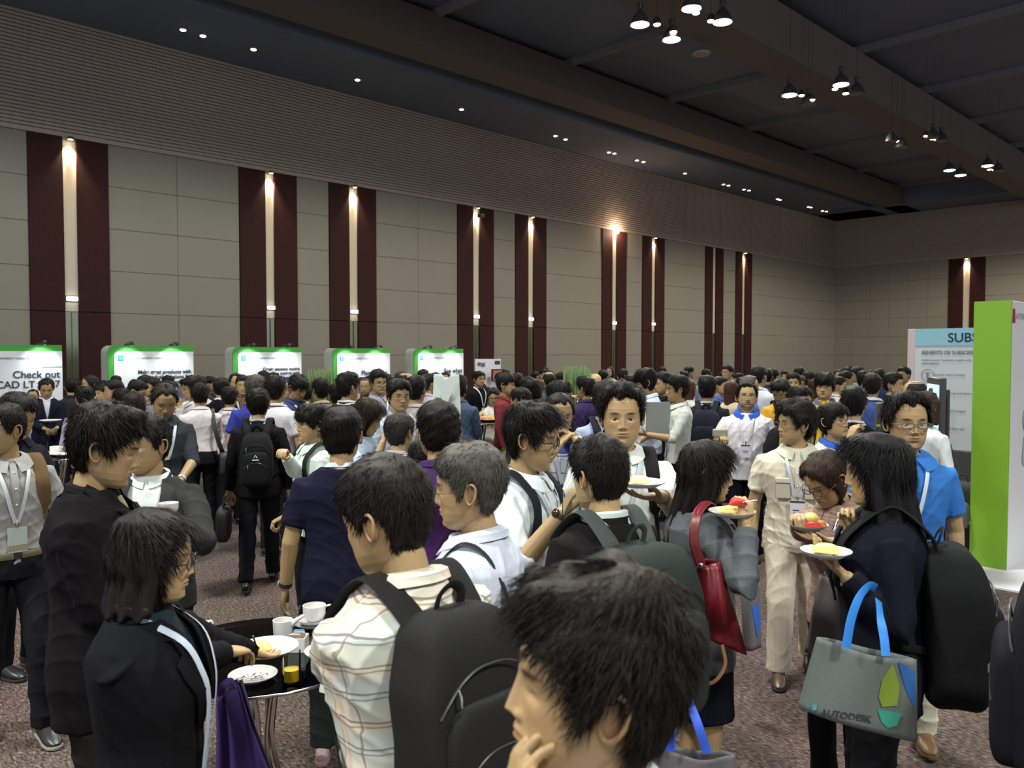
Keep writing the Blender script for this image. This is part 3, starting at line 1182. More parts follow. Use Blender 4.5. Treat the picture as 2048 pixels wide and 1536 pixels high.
            if lod < 2 and kind == 'shirt':
                bg2 = G()
                for z_ in (1.38, 1.30, 1.22, 1.14, 1.06):
                    p = s.surf(.0, z_, s.off + .006)
                    bg2.add(sball(s.spine(np.array([p]))[0], (.0055, .003, .0055), 10, 6))
                pk = s.placket()
                emit('placket', G().add((s.w(pk[0]), *pk[1:3])), m_top, tp)
                if top.get('buttons', True):
                    emit('button', G().add((s.w(bg2.get()[0]), *bg2.get()[1:3])), mat('button', (.7, .7, .68), rough=.3), tp)
        # legs
        bk = bottom.get('kind', 'trousers')
        m_b = cloth(bottom.get('color', (.015, .016, .02)), 'wool')
        g = G()
        if bk in ('trousers', 'shorts'):
            st = bottom.get('stride', 0.0)
            g.add(s.torso_legs_top(.020) if z0 > .9 else s.torso(.004, z0=.80, z1=.88))
            wleg = bottom.get('wide', 1.0)
            s.feet = []
            for sd in (-1, 1):
                hip = np.array([sd * .088, 0, .90])
                fy = st * sd * bottom.get('lead', 1)
                ank = np.array([sd * bottom.get('stance', .10), fy, .075 + max(0, -fy) * .12])
                knee = (hip + ank) / 2 + np.array([0, .035 + abs(st) * .16, 0])
                pts = [hip + (0, 0, -.02), hip * .75 + knee * .25, hip * .4 + knee * .6, knee, knee * .6 + ank * .4, knee * .25 + ank * .75, ank + (0, 0, .0)]
                rr = np.array([.098, .088, .076, .068, .066, .062, .064]) * wleg * s.bulk ** .5
                g.add(tube(pts, list(rr), n=16, up=(0, 1, 0)))
                s.feet.append((ank, fy))
            V, N, Q, T = remesh(g, vox * 1.1, 2)
            V = folds(V, N, .013 if lod < 2 else .006, s.seed + 9, freq=.8)
            emit('trousers', G().add((s.w(V), Q, T)), m_b, ro, rb)
            if lod < 2 and top.get('tucked') or bottom.get('belt'):
                zc = 0.965
                th = np.linspace(0, 2 * np.pi, 40, endpoint=False)
                a = np.interp(zc, TZ, TA) * s.bulk + .022; bb = np.interp(zc, TZ, TB) * s.bulk + .024
                loop = np.stack([a * np.sign(np.cos(th)) * np.abs(np.cos(th)) ** .88, bb * np.sign(np.sin(th)) * np.abs(np.sin(th)) ** .88 + np.where(np.sin(th) > 0, s.belly * .6, 0), np.full(40, zc)], 1)
                bl = tube(s.spine(loop), (.0035, .018), n=8, closed=True, ups=np.tile([0, 0, 1.], (40, 1))) if False else tube(s.spine(loop), [(.0035, .018)] * 40, n=8, closed=True, ups=np.tile([0, 0, 1.], (40, 1)))
                be = emit('belt', G().add((s.w(bl[0]), *bl[1:3])), mat('leather', bottom.get('belt') if isinstance(bottom.get('belt'), tuple) else (.02, .015, .012), rough=.4), ro, rb)
                bu = box((0, bb + s.belly * .6 + .002, zc), (.045, .008, .036), .002)
                emit('buckle', G().add((s.w(bu[0]), *bu[1:3])), mat('steel', (.6, .58, .5), rough=.25, metal=1), be, sharp=30)
        else:
            zt = bottom.get('top', .98); zb_ = bottom.get('hem', .50)
            zz = np.linspace(zb_, zt, 12)
            rings = [(np.interp(z_, [zb_, .86, zt], [.185, .178, .150]) * s.bulk, np.interp(z_, [zb_, .86, zt], [.135, .128, .112]) * s.bulk) for z_ in zz]
            V, Q, T = tube([(0, 0, z_) for z_ in zz], rings, n=28, up=(0, 1, 0))
            g.add((V, Q, T))
            V, N, Q, T = remesh(g, vox, 2)
            V = folds(V, N, .012, s.seed + 4, freq=.6)
            emit('skirt', G().add((s.w(V), Q, T)), m_b, ro, rb)
            s.feet = [(np.array([sd * .08, 0, .05]), 0) for sd in (-1, 1)]
        # shoes
        sc_ = (shoes or {}).get('color', (.012, .011, .011))
        sole = (shoes or {}).get('sole', (.02, .02, .02))
        for (ank, fy) in s.feet:
            lift = max(0, -fy) * .12
            o = np.array([ank[0], ank[1], lift])
            pt = [(0, -.075, .035), (0, -.05, .046), (0, .0, .052), (0, .05, .046), (0, .11, .036), (0, .16, .030), (0, .185, .024)]
            rr = [(.026, .030), (.033, .042), (.036, .048), (.040, .040), (.044, .030), (.038, .022), (.018, .012)]
            t1 = tube(np.array(pt) + o, rr, n=16, up=(0, 0, 1), e=.85)
            t2 = tube(np.array([(0, -.08, .011), (0, -.05, .011), (0, .02, .011), (0, .11, .011), (0, .165, .012), (0, .192, .014)]) + o,
                      [(.024, .011), (.036, .011), (.037, .011), (.046, .011), (.040, .011), (.016, .009)], n=14, up=(0, 0, 1), e=.6)
            so = emit('shoe', G().add((s.w(t1[0]), *t1[1:3])), mat('shoe', sc_, rough=.38), ro, rb)
            emit('sole', G().add((s.w(t2[0]), *t2[1:3])), mat('sole', sole, rough=.8), so)
        for e_ in (extra or []):
            getattr(s, e_[0])(*e_[1:])
        return s

    def torso_legs_top(s, off):
        v = s.torso(off, z0=.84, z1=.985)
        return v

    def placket(s):
        P = []
        for z_ in np.linspace(.9, 1.425, 24):
            P.append([s.surf(x, z_, s.off + .002) for x in (-.016, .016)])
        P = np.array(P)
        sh = P.shape
        P = s.spine(P.reshape(-1, 3)).reshape(sh)
        return slab(P, .004)

    def collar(s, parent, m, off, h=.045, open_=.02, spread=1.0):
        """Folded shirt collar: a leaf around the neck with two points in front."""
        n = 36
        th = np.linspace(math.radians(6), math.radians(354), n)
        rows = []
        for k, t in enumerate(np.linspace(0, 1, 5)):
            row = []
            for a in th:
                fr = (1 + math.cos(a)) / 2
                r0 = .0615 + .004 * fr
                zt = 1.476 - .034 * fr ** 1.5
                hh = h * (.62 + .80 * fr ** 6)
                sp = open_ * fr ** 4 * (t ** 1) * (1 if a < math.pi else -1)
                rr = r0 + .006 * math.sin(t * 1.2) + (.008 + .012 * fr) * t * spread
                z = zt + .006 * math.sin(t * 3.1) - hh * t
                zc = min(z, 1.46)
                ea = np.interp(zc, TZ, TA) * s.bulk + (off + .008) * min(1, t * 2.2) + .002
                eb = np.interp(zc, TZ, TB) * s.bulk + (off + .008) * min(1, t * 2.2) + .002
                ge = 1 / math.sqrt((math.sin(a) / ea) ** 2 + (math.cos(a) / eb) ** 2)
                rr = max(rr, ge if t > .05 else 0)
                yo = np.interp(zc, TZ, TY) * min(1, t * 1.5) - .006 * (1 - min(1, t * 1.5))
                x = math.sin(a) * rr + sp
                y = yo + math.cos(a) * rr
                row.append((x, y, z))
            rows.append(row)
        P = np.array(rows)
        if s.fem: P[..., :2] *= .9
        sh = P.shape
        P = s.spine(P.reshape(-1, 3)).reshape(sh)
        v = slab(P, .004)
        emit('collar', G().add((s.w(v[0]), *v[1:3])), m, parent)

    def lapels(s, parent, m, zb, wtop, opn):
        g = G()
        for sd in (-1, 1):
            rows = []
            zs = np.linspace(1.475, zb + .01, 18)
            for z_ in zs:
                x0 = np.interp(z_, [zb, 1.40, 1.475], [opn - .004, wtop - .014, .046])
                wd = np.interp(z_, [zb, zb + .05, 1.29, 1.34, 1.345, 1.40, 1.475], [.004, .030, .082, .080, .050, .050, .040])
                yb = np.interp(z_, [1.40, 1.475], [1, 0])
                row = []
                for t in np.linspace(0, 1, 5):
                    x = x0 + wd * t
                    p = s.surf(x, min(z_, 1.40), .036 + .004 * math.sin(t * math.pi))
                    if z_ > 1.40:
                        k = (z_ - 1.40) / .075
                        a = math.radians(70) * k
                        p = np.array([x * (1 - .1 * k) + .012 * k, p[1] * (1 - k) + (-.005) * k, z_ - .5 * wd * t])
                    p[0] *= sd
                    row.append(p)
                rows.append(row)
            P = np.array(rows)
            if sd < 0: P = P[:, ::-1]
            sh = P.shape
            P = s.spine(P.reshape(-1, 3)).reshape(sh)
            g = G().add(slab(P, .005))
            emit('lapel', G().add((s.w(g.get()[0]), *g.get()[1:3])), m, parent)
        # collar band behind the neck
        th = np.linspace(math.radians(75), math.radians(285), 22)
        rows = [[(math.sin(a) * (.066 + .020 * t), -.014 + math.cos(a) * (.068 + .022 * t), 1.468 - .055 * t + .004 * math.sin(t * 3)) for a in th] for t in np.linspace(0, 1, 4)]
        P = np.array(rows)
        if s.fem: P[..., :2] *= .93
        sh = P.shape
        P = s.spine(P.reshape(-1, 3)).reshape(sh)
        v = slab(P, .006)
        emit('collar', G().add((s.w(v[0]), *v[1:3])), m, parent)

    # ---- things worn
    def glasses(s, kind='thin', color=(.02, .018, .016)):
        g, l = glasses_geo(kind, s.wide)
        place(g, s.HR * s.hs, s.hc); place(l, s.HR * s.hs, s.hc)
        o = emit('glasses', G().add((s.w(g.get()[0]), *g.get()[1:3])), mat('frame', color, rough=.3, spec=.6), s.root_obj, s.root)
        if s.lod < 2:
            for k in (0, 1):
                emit('lens', G().add((s.w(l.V[k]), l.Q[0] if False else np.zeros((0, 4), int), l.T[k] - 29 * k)), GLASS_THIN, o)

    def lanyard(s, color=(.62, .70, .78), badge=True, badge_col=(.80, .80, .80), zb=1.10, w=.009, style='plain', xo=0.0):
        off = s.off + (.012 if s.off < .024 else .022)
        obj = None
        for sd in (-1, 1):
            ctrl, nn = [], []
            for (x, z_, f) in ((0, 1.462, -1), (.055, 1.463, -1), (.078, 1.452, 0), (.080, 1.435, 1), (.066, 1.38, 1), (.048, 1.30, 1), (.026, 1.20, 1), (.006, zb, 1)):
                if f == 0:
                    p = np.array([x * sd, -.012, z_])
                    n_ = np.array([sd * .8, 0, .6])
                elif z_ > 1.43:
                    p = np.array([x * sd, f * .052 - .012, z_]) if f < 0 else np.array([x * sd, .040, z_])
                    n_ = np.array([sd * .5, f, .7])
                else:
                    p = s.surf(x * sd + xo * (1.4 - z_) * 3, z_, off)
                    n_ = np.array([sd * .2, 1, .15])
                ctrl.append(p); nn.append(nrm(n_))
            c = curve(ctrl, 28)
            N = np.array([nn[min(len(nn) - 1, int(round(i * (len(nn) - 1) / (len(c) - 1))))] for i in range(len(c))])
            c = s.spine(c)
            t = tube(c, [(w, .0012)] * len(c), n=6, ups=N)
            if obj is None:
                obj = G()
            obj.add((s.w(t[0]), *t[1:3]))
        lan = emit('lanyard', obj, mat('lanyard', color, rough=.6), s.root_obj, s.root)
        if badge:
            p = s.surf(xo * .9, zb - .085, off + .006)
            q = s.spine(np.array([p]))[0]
            bh, bw = .125, .088
            zz = np.linspace(bh / 2, -bh / 2, 4); xx = np.linspace(-bw / 2, bw / 2, 3)
            P = np.array([[(q[0] + x, q[1] + .003, q[2] + z_) for x in xx] for z_ in zz])
            v = slab(P, .003)
            bd = emit('badge', G().add((s.w(v[0]), *v[1:3])), badge_mat(badge_col, style), lan, sharp=30)
            cl = tube([q + (0, .004, bh / 2 - .002), q + (0, .006, bh / 2 + .02), q + (0, .004, bh / 2 + .035)], [.004, .006, .003], n=6, up=(1, 0, 0))
            emit('clip', G().add((s.w(cl[0]), *cl[1:3])), mat('steel', (.6, .58, .5), rough=.25, metal=1), lan)
            # printing on the badge
            pr = G()
            rows = {'plain': [(0.045, .05, .008)], 'green': [(-.03, .088, .06)], 'dark': [(.052, .088, .012), (.0, .055, .006), (-.016, .05, .004)], 'photo': [(-.04, .088, .03)]}[style]
            for (z_, w_, h_) in rows:
                pr.add(box((q[0], q[1] + .0052, q[2] + z_), (w_, .001, h_)))
            pc = {'plain': (.25, .27, .3), 'green': (.10, .42, .03), 'dark': (.05, .05, .07), 'photo': (.35, .30, .2)}[style]
            emit('print', G().add((s.w(pr.get()[0]), *pr.get()[1:3])), mat('print', pc, rough=.5), bd)

    def watch(s, side, color=(.02, .02, .02), face=(.7, .7, .7)):
        A = s.A[0 if side < 0 else 1]
        S, E, W = A[:3]
        f = nrm(W - E)
        c = W - f * .022
        k = .9 if s.fem else 1
        u = nrm(np.cross(f, [0.3, 1, .2])); v = np.cross(f, u)
        th = np.linspace(0, 2 * np.pi, 20, endpoint=False)
        loop = c + np.outer(np.cos(th), u) * .031 * k + np.outer(np.sin(th), v) * .031 * k
        t = tube(loop, [(.0025, .010)] * 20, n=6, closed=True, ups=np.tile(f, (20, 1)))
        o = emit('watch', G().add((s.w(t[0]), *t[1:3])), mat('strap', color, rough=.5), s.root_obj, s.root)
        pn = -A[7]
        fc = sball((0, 0, 0), (.017, .017, .006), 16, 8)
        Z = nrm(pn - f * np.dot(pn, f)); X = np.cross(f, Z)
        V = fc[0] @ np.stack([X, f, Z], 1).T + c + Z * .032 * k
        emit('watch_face', G().add((s.w(V), *fc[1:3])), mat('watch_face', face, rough=.2, metal=.6), o)

    def strap_pts(s, sd, width_x=.105, low=(.155, -.03, 1.02), top_off=.012, back_z=1.36, back_x=.075):
        off = s.off + top_off
        c = [s.surf(sd * back_x, back_z - .02, off + .012, -1), s.surf(sd * (back_x + .008), back_z + .03, off + .006, -1)]
        n_ = [(0, -1, .1), (0, -.9, .6)]
        zt = np.interp(width_x, [.07, .105, .14], [1.452, 1.435, 1.42]) + off * .8
        c.append(np.array([sd * (width_x - .006), -.045, zt + .004])); n_.append((0, -.3, 1))
        c.append(np.array([sd * width_x, .02, zt - .004])); n_.append((0, .4, 1))
        c.append(s.surf(sd * (width_x + .004), 1.375, off + .004)); n_.append((0, 1, .5))
        c.append(s.surf(sd * (width_x + .008), 1.30, off)); n_.append((0, 1, .1))
        c.append(s.surf(sd * (width_x + .020), 1.20, off)); n_.append((sd * .4, 1, 0))
        a = np.interp(1.1, TZ, TA) * s.bulk + off
        c.append(np.array([sd * a * .92, .055, 1.10])); n_.append((sd * 1, .7, 0))
        c.append(np.array([sd * (a + .004), -.03, 1.03])); n_.append((sd, 0, 0))
        c.append(s.surf(sd * .12, .99, off + .01, -1)); n_.append((sd * .6, -1, 0))
        return np.array(c), np.array(n_, float)

    def straps(s, sides=(-1, 1), color=(.015, .015, .016), w=.032, parent=None, xs=.105):
        out = []
        for sd in sides:
            c, n_ = s.strap_pts(sd, width_x=xs * (.9 if s.fem else 1))
            cc = curve(c, 50)
            N = np.array([nrm(np.array([np.interp(i * (len(n_) - 1) / (len(cc) - 1), np.arange(len(n_)), n_[:, k]) for k in range(3)])) for i in range(len(cc))])
            cc = s.spine(cc)
            m_ = len(cc)
            half = int(m_ * .68)
            rr = [(w if i < half else w * .42, .0065 if i < half else .002) for i in range(m_)]
            t = tube(cc, rr, n=8, ups=N, e=.7)
            out.append(G().add((s.w(t[0]), *t[1:3])))
        return out

    def backpack(s, label, color=(.015, .015, .016), size=(.30, .17, .46), z=1.14, sides=(-1, 1), accent=None, w=.032, detail=True, xs=.105, group=None, tilt=0, pocket=True, y_off=0, strap_color=None):
        """A rucksack on the back: bag, front pocket, straps, handle loop, zips."""
        sx, sy, sz = size
        base_y = -(np.interp(z, TZ, TB) * s.bulk + s.off) - sy / 2 + .012 + y_off
        m = mat('pack', tuple(c * .62 for c in color), rough=.8, bump=.3, scale=300, var=.1, spec=.14)
        ms = mat('pack', tuple(c * .62 for c in (strap_color or color)), rough=.8, bump=.3, scale=300, var=.1, spec=.14)
        def SP(V):
            return s.w(s.spine(V))
        hi = s.lod < 2
        bag = sball((0, base_y, z), (sx / 2, sy / 2, sz / 2), 44 if hi else 18, 30 if hi else 12, e=.36, e2=.46)
        V = bag[0].copy()
        V[:, 0] *= 1 - .16 * np.clip((V[:, 2] - z) / (sz / 2), 0, 1) ** 2
        V[:, 1] += .035 * np.clip((V[:, 2] - z) / (sz / 2), 0, 1) ** 2
        r = np.random.RandomState(s.seed)
        V += .004 * np.sin(V[:, [2, 0, 1]] * 40 + r.rand(3) * 6)
        bw = SP(V)
        base = bw.mean(0); base[2] = bw[:, 2].min()
        t = thing('backpack', label, 'backpack', base, group)
        emit('bag_body', G().add((bw, *bag[1:3])), m, t, base)
        for sg in s.straps(sides, strap_color or color, w, xs=xs):
            emit('strap', sg, ms, t, base)
        if pocket:
            pk = sball((0, base_y - sy * .42, z - sz * .14), (sx * .40, sy * .26, sz * .31), 30 if hi else 14, 18 if hi else 8, e=.4, e2=.45)
            emit('pocket', G().add((SP(pk[0]), *pk[1:3])), m, t, base)
        if hi:
            hp = [(-.035, base_y + sy * .30, z + sz * .47), (-.03, base_y + sy * .22, z + sz * .56), (0, base_y + sy * .18, z + sz * .60), (.03, base_y + sy * .22, z + sz * .56), (.035, base_y + sy * .30, z + sz * .47)]
            hc = curve(hp, 20)
            t3 = tube(SP(hc) / 1.0, [(.011 * s.s, .003 * s.s)] * len(hc), n=6, up=(0, 0, 1))
            emit('handle', G().add(t3), ms, t, base)
            for (zz, hw, drop, dy) in ((.30, .42, .16, .40), (-.02, .34, .10, .62)) if detail else ():
                a = np.linspace(-1, 1, 26)
                P = np.stack([a * sx * hw, np.full(26, 0.0), z + sz * zz - drop * sz * np.abs(a) ** 2.6], 1)
                for i in range(26):
                    x_, z_ = P[i, 0] / (sx / 2), (P[i, 2] - z) / (sz / 2)
                    k = max(0., 1 - abs(x_) ** (2 / .36)) ** (.18)
                    k2 = max(0., 1 - abs(z_) ** (2 / .46)) ** (.23)
                    P[i, 1] = base_y - sy / 2 * k * k2 - .003 - (.0 if zz > 0 else sy * .155)
                tz = tube(SP(P), [(.0035 * s.s, .0022 * s.s)] * 26, n=6, up=(0, 0, 1))
                zp = emit('zip', G().add(tz), mat('zip', (.03, .03, .03), rough=.35), t, base)
                pl = tube(SP(np.array([P[4], P[4] + (0, -.006, -.014), P[4] + (0, -.006, -.035)])), [(.003 * s.s, .002 * s.s), (.006 * s.s, .003 * s.s), (.006 * s.s, .003 * s.s)], n=8, up=(0, 1, 0))
                emit('zip_puller', G().add(pl), mat('puller', (.45, .5, .5), rough=.25, metal=.9), zp)
            if accent:
                tg = G()
                for (x, z_) in ((.02, z + sz * .22), (-.06, z + sz * .15)):
                    tg.add(box((x, base_y - sy * .5 - .002, z_), (.05, .008, .012), .002))
                emit('trim_tab', G().add((SP(tg.get()[0]), *tg.get()[1:3])), mat('accent', accent, rough=.5), t, base)
        return t


_bm = {}


def badge_mat(col, style):
    return mat('badge_' + style, tuple(col), rough=.3, spec=.5)


GLASS_THIN = None


def make_glass():
    global GLASS_THIN
    m, nt, b = _nt('lens_glass')
    N, L = nt.nodes, nt.links
    out = [n for n in N if n.type == 'OUTPUT_MATERIAL'][0]
    tr = N.new('ShaderNodeBsdfTransparent')
    gl = N.new('ShaderNodeBsdfGlossy')
    gl.inputs['Roughness'].default_value = .05
    mx = N.new('ShaderNodeMixShader')
    mx.inputs[0].default_value = .07
    L.new(tr.outputs[0], mx.inputs[1]); L.new(gl.outputs[0], mx.inputs[2]); L.new(mx.outputs[0], out.inputs[0])
    GLASS_THIN = m


make_glass()
# ------------------------------------------------------------------ the hall
WX = -25.0            # long wall on the left
EY = 55.8             # far end wall
CEIL = 11.1
ROW = 1.2


def carpet_material():
    m, nt, b = _nt('carpet')
    N, L = nt.nodes, nt.links
    b.inputs['Roughness'].default_value = 0.95
    b.inputs['Specular IOR Level'].default_value = 0.15
    tc = N.new('ShaderNodeTexCoord')
    mp = N.new('ShaderNodeMapping')
    mp.inputs['Scale'].default_value = (1, 2.6, 1)
    mp.inputs['Rotation'].default_value = (0, 0, .35)
    L.new(tc.outputs['Object'], mp.inputs[0])
    vo = N.new('ShaderNodeTexNoise'); vo.inputs['Scale'].default_value = 30; vo.inputs['Detail'].default_value = 2
    L.new(mp.outputs[0], vo.inputs['Vector'])
    cr = N.new('ShaderNodeValToRGB')
    e = cr.color_ramp.elements
    e[0].position = .36; e[0].color = (.036, .025, .023, 1)
    e[1].position = .46; e[1].color = (.105, .074, .064, 1)
    x = e.new(.60); x.color = (.128, .094, .080, 1)
    x = e.new(.68); x.color = (.26, .20, .17, 1)
    L.new(vo.outputs[0], cr.inputs[0])
    n2 = N.new('ShaderNodeTexNoise'); n2.inputs['Scale'].default_value = 1.3
    L.new(tc.outputs['Object'], n2.inputs['Vector'])
    mx = N.new('ShaderNodeMix'); mx.data_type = 'RGBA'; mx.blend_type = 'MULTIPLY'; mx.inputs['Factor'].default_value = .25
    L.new(cr.outputs[0], mx.inputs['A']); L.new(n2.outputs[1], mx.inputs['B'])
    L.new(mx.outputs['Result'], b.inputs['Base Color'])
    n3 = N.new('ShaderNodeTexNoise'); n3.inputs['Scale'].default_value = 400
    L.new(tc.outputs['Object'], n3.inputs['Vector'])
    bp = N.new('ShaderNodeBump'); bp.inputs['Strength'].default_value = .6; bp.inputs['Distance'].default_value = .006
    L.new(n3.outputs[0], bp.inputs['Height']); L.new(bp.outputs[0], b.inputs['Normal'])
    return m


g = G().add(box((2.5, 20, -.05), (56, 74, .1)))
struct('floor', g, carpet_material())

panel_m = mat('padded_panel', (.275, .262, .218), rough=.9, bump=.3, scale=3.0, stretch=(1, 1, 1), var=.05, spec=.2)
velvet = mat('velvet', (.034, .0085, .008), rough=.8, bump=.4, scale=40, stretch=(1, 1, .25), var=.35, spec=.3, sheen=.0)
cream = mat('channel', (.60, .54, .42), rough=.6)
steel = mat('steel', (.6, .58, .5), rough=.25, metal=1)
green_steel = mat('channel_glass', (.26, .28, .20), rough=.22, metal=.85, bump=.2, scale=3)
louvre_m = mat('louvre', (.40, .35, .30), rough=.55)
dark_c = mat('dark_ceiling', (.155, .19, .25), rough=.9, var=.15, scale=1.2, bump=.05)
beam_m = mat('beam', (.15, .135, .12), rough=.9)

# pillar edges measured on the wall: outer left, channel left, channel right, outer right
PIL = [(58.5, 128, 155, 218), (478, 529.5, 547, 592), (656.5, 696, 713, 749.5), (912, 943, 955.5, 984),
       (1027.5, 1053, 1063.5, 1089), (1200.5, 1221, 1229.5, 1249), (1281, 1300, 1307, 1325), (1407, 1422, 1428, 1443), (1468, 1481, 1486.5, 1500)]
PY = [[on_x(p, 600, WX)[1] for p in q] for q in PIL]
PYE = [on_y(p, 600, EY)[0] for p in (1897.5, 1927, 1940, 1970.5)]


def panels(axis, a0, a1, at_, sign, ga, cols=2):
    """Padded wall panels between two pillars, in rows 1.2 m high."""
    n = max(1, cols)
    for c in range(n):
        u0 = a0 + (a1 - a0) * c / n; u1 = a0 + (a1 - a0) * (c + 1) / n
        for k in range(-1, 6):
            z0 = 0.75 + k * ROW if k >= 0 else 0.0
            z1 = 0.75 + (k + 1) * ROW
            if k < 0: z1 = 0.75
            s = .006
            cc = (u0 + u1) / 2
            if axis == 'y':
                ga.add(box((at_ + sign * .03, cc, (z0 + z1) / 2), (.10, u1 - u0 - s, z1 - z0 - s), .014))
            else:
                ga.add(box((cc, at_ + sign * .03, (z0 + z1) / 2), (u1 - u0 - s, .10, z1 - z0 - s), .014))


g = G()
g.add(box((WX - .15, 20, CEIL / 2 + .5), (.2, 76, CEIL + .4)))
edges = [-16.0] + [v for q in PY for v in (q[0], q[3])] + [EY]
for i in range(0, len(edges), 2):
    w = edges[i + 1] - edges[i]
    panels('y', edges[i], edges[i + 1], WX, 1, g, cols=max(1, round(w / 2.6)))
struct('wall_left', g, panel_m)
g = G()
g.add(box((2, EY + .15, CEIL / 2), (56, .2, CEIL + .4)))
panels('x', WX + .05, PYE[0], EY, -1, g, cols=6)
panels('x', PYE[3], 30, EY, -1, g, cols=4)
struct('wall_back', g, panel_m)


def louvres(name, along, a0, a1, at_, sign):
    """Band of horizontal slats above the panels."""
    z0, z1, n = 7.97, CEIL, 31
    prof = []
    h = (z1 - z0) / n
    for k in range(n):
        z = z0 + k * h
        prof += [(.16, z), (.16, z + h * .62), (.085, z + h * .72), (.085, z + h * .97)]
    prof += [(.16, z1)]
    prof = [(0, z0 - .05), (.17, z0 - .05)] + prof
    P = []
    for (o, z) in prof:
        row = []
        for a in np.linspace(a0, a1, 2):
            row.append((at_ + sign * o, a, z) if along == 'y' else (a, at_ + sign * o, z))
        P.append(row)
    V, Q, T = grid(np.array(P))
    gg = G().add((V, Q, T))
    for a in np.arange(a0 + 1.7, a1, 3.45):       # joints of the cassettes
        if along == 'y':
            gg.add(box((at_ + sign * .12, a, (z0 + z1) / 2), (.09, .012, z1 - z0)))
        else:
            gg.add(box((a, at_ + sign * .12, (z0 + z1) / 2), (.012, .09, z1 - z0)))
    return struct(name, gg, louvre_m)


louvres('trim_1', 'y', -16, EY, WX, 1)
louvres('trim_2', 'x', WX, 30, EY, -1)
g = G().add(box((WX + .1, 20, .06), (.02, 76, .12)))
struct('baseboard_left', g, mat('dark_wood', (.03, .018, .012), rough=.4))

lamp_glow = mat('lamp_glow', (1.0, .80, .50), emit=26)
white_glow = mat('white_glow', (.90, 1.0, .96), emit=7)
housing = mat('housing', (.05, .05, .05), rough=.4)


def pillar(i, q, lit, small, horiz=True, px_lamp=None):
    """Two dark red boards with a lit channel between them."""
    def B(u0, u1, o0, o1, z0, z1, ch=0.0):
        if horiz:
            return box((WX + (o0 + o1) / 2, (u0 + u1) / 2, (z0 + z1) / 2), (o1 - o0, u1 - u0, z1 - z0), ch)
        return box(((u0 + u1) / 2, EY - (o0 + o1) / 2, (z0 + z1) / 2), (u1 - u0, o1 - o0, z1 - z0), ch)
    a, b, c, d = q
    g = G().add(B(a, b, 0, .13, 0, 3.14, .01)).add(B(c, d, 0, .13, 0, 3.14, .01)).add(B(a, b, 0, .13, 3.16, 7.93, .01)).add(B(c, d, 0, .13, 3.16, 7.93, .01))
    o = struct('trim_%d' % (2 * i + 3), g, velvet)
    g = G().add(B(b, c, -.02, .06, 3.16, 7.93))
    struct('trim_%d' % (2 * i + 4), g, cream)
    g = G().add(B(b, c, -.02, .07, 0, 3.14)).add(B((b + c) / 2 - .01, (b + c) / 2 + .01, .06, .12, 0, 3.14))
    struct('trim_%d' % (2 * i + 40), g, green_steel)
    m = (b + c) / 2
    where = ['pillar at the picture\'s far left', 'second pillar from the left', 'third pillar from the left', 'fourth pillar from the left', 'fifth pillar from the left',
             'sixth pillar, glaring straight at the viewer', 'seventh pillar from the left', 'eighth pillar from the left', 'ninth pillar, nearest the corner', 'pillar on the far end wall'][i]
    if lit:
        def W(u, o, z):
            return (WX + o, u, z) if horiz else (u, EY - o, z)
        loc = W(m, .22, 7.86)
        t = thing('wall_spotlight', 'small warm spotlight at the top of the ' + where, 'spotlight', loc, 'warm spotlights above the pillar channels')
        emit('housing', G().add(lathe([(.0, .07), (.07, .07), (.075, .0), (.062, .0)], 16, loc)), housing, t)
        glare = (i == 5)
        emit('lens', G().add(lathe([(.0, .004), (.062, .004), (.062, -.004), (.0, -.004)], 16, loc)) if not glare else G().add(sball(loc, (.13, .13, .11), 16, 10)),
             lamp_glow if not glare else mat('glare_glow', (1.0, .62, .42), emit=45), t)
        if not glare:
            tgt = W(m, .10, 3.0)
            lamp('wall_spot', 'SPOT', W(m, .17, 7.86), 1500, WARM if i != 8 else (1, .75, .5), target=tgt, spot_size=math.radians(76), spot_blend=1.0, shadow_soft_size=.03)
            lamp('wall_spot', 'SPOT', W(m, .42, 7.8), 110, (1, .62, .38), target=W(m + (.45 if horiz else .0), .12, 4.6), spot_size=math.radians(58), spot_blend=1, shadow_soft_size=.05)
        else:
            lamp('wall_spot', 'POINT', W(m, .45, 7.82), 130, (1, .66, .42), shadow_soft_size=.08)
    if small:
        u = m
        loc = (WX + .10, u, small)
        t = thing('exit_lamp', 'small white glowing lamp halfway up the ' + where, 'lamp', loc, 'white lamps in the pillar channels')
        w = (c - b) * .42
        emit('lamp_body', G().add(box((WX + .08, u, small), (.06, w * 2 + .03, .15), .01)), housing, t)
        emit('diffuser', G().add(box((WX + .13, u, small), (.05, w * 2, .12), .015)), white_glow, t)


SM = {0: 597, 1: 615, 2: 623, 3: 633, 4: 638, 5: 646, 6: 648}
for i, q in enumerate(PY):
    zz = on_x(PIL[i][1] + 6, SM[i], WX + .13)[2] if i in SM else None
    pillar(i, q, i != 7, zz)
pillar(9, PYE, True, None, horiz=False)

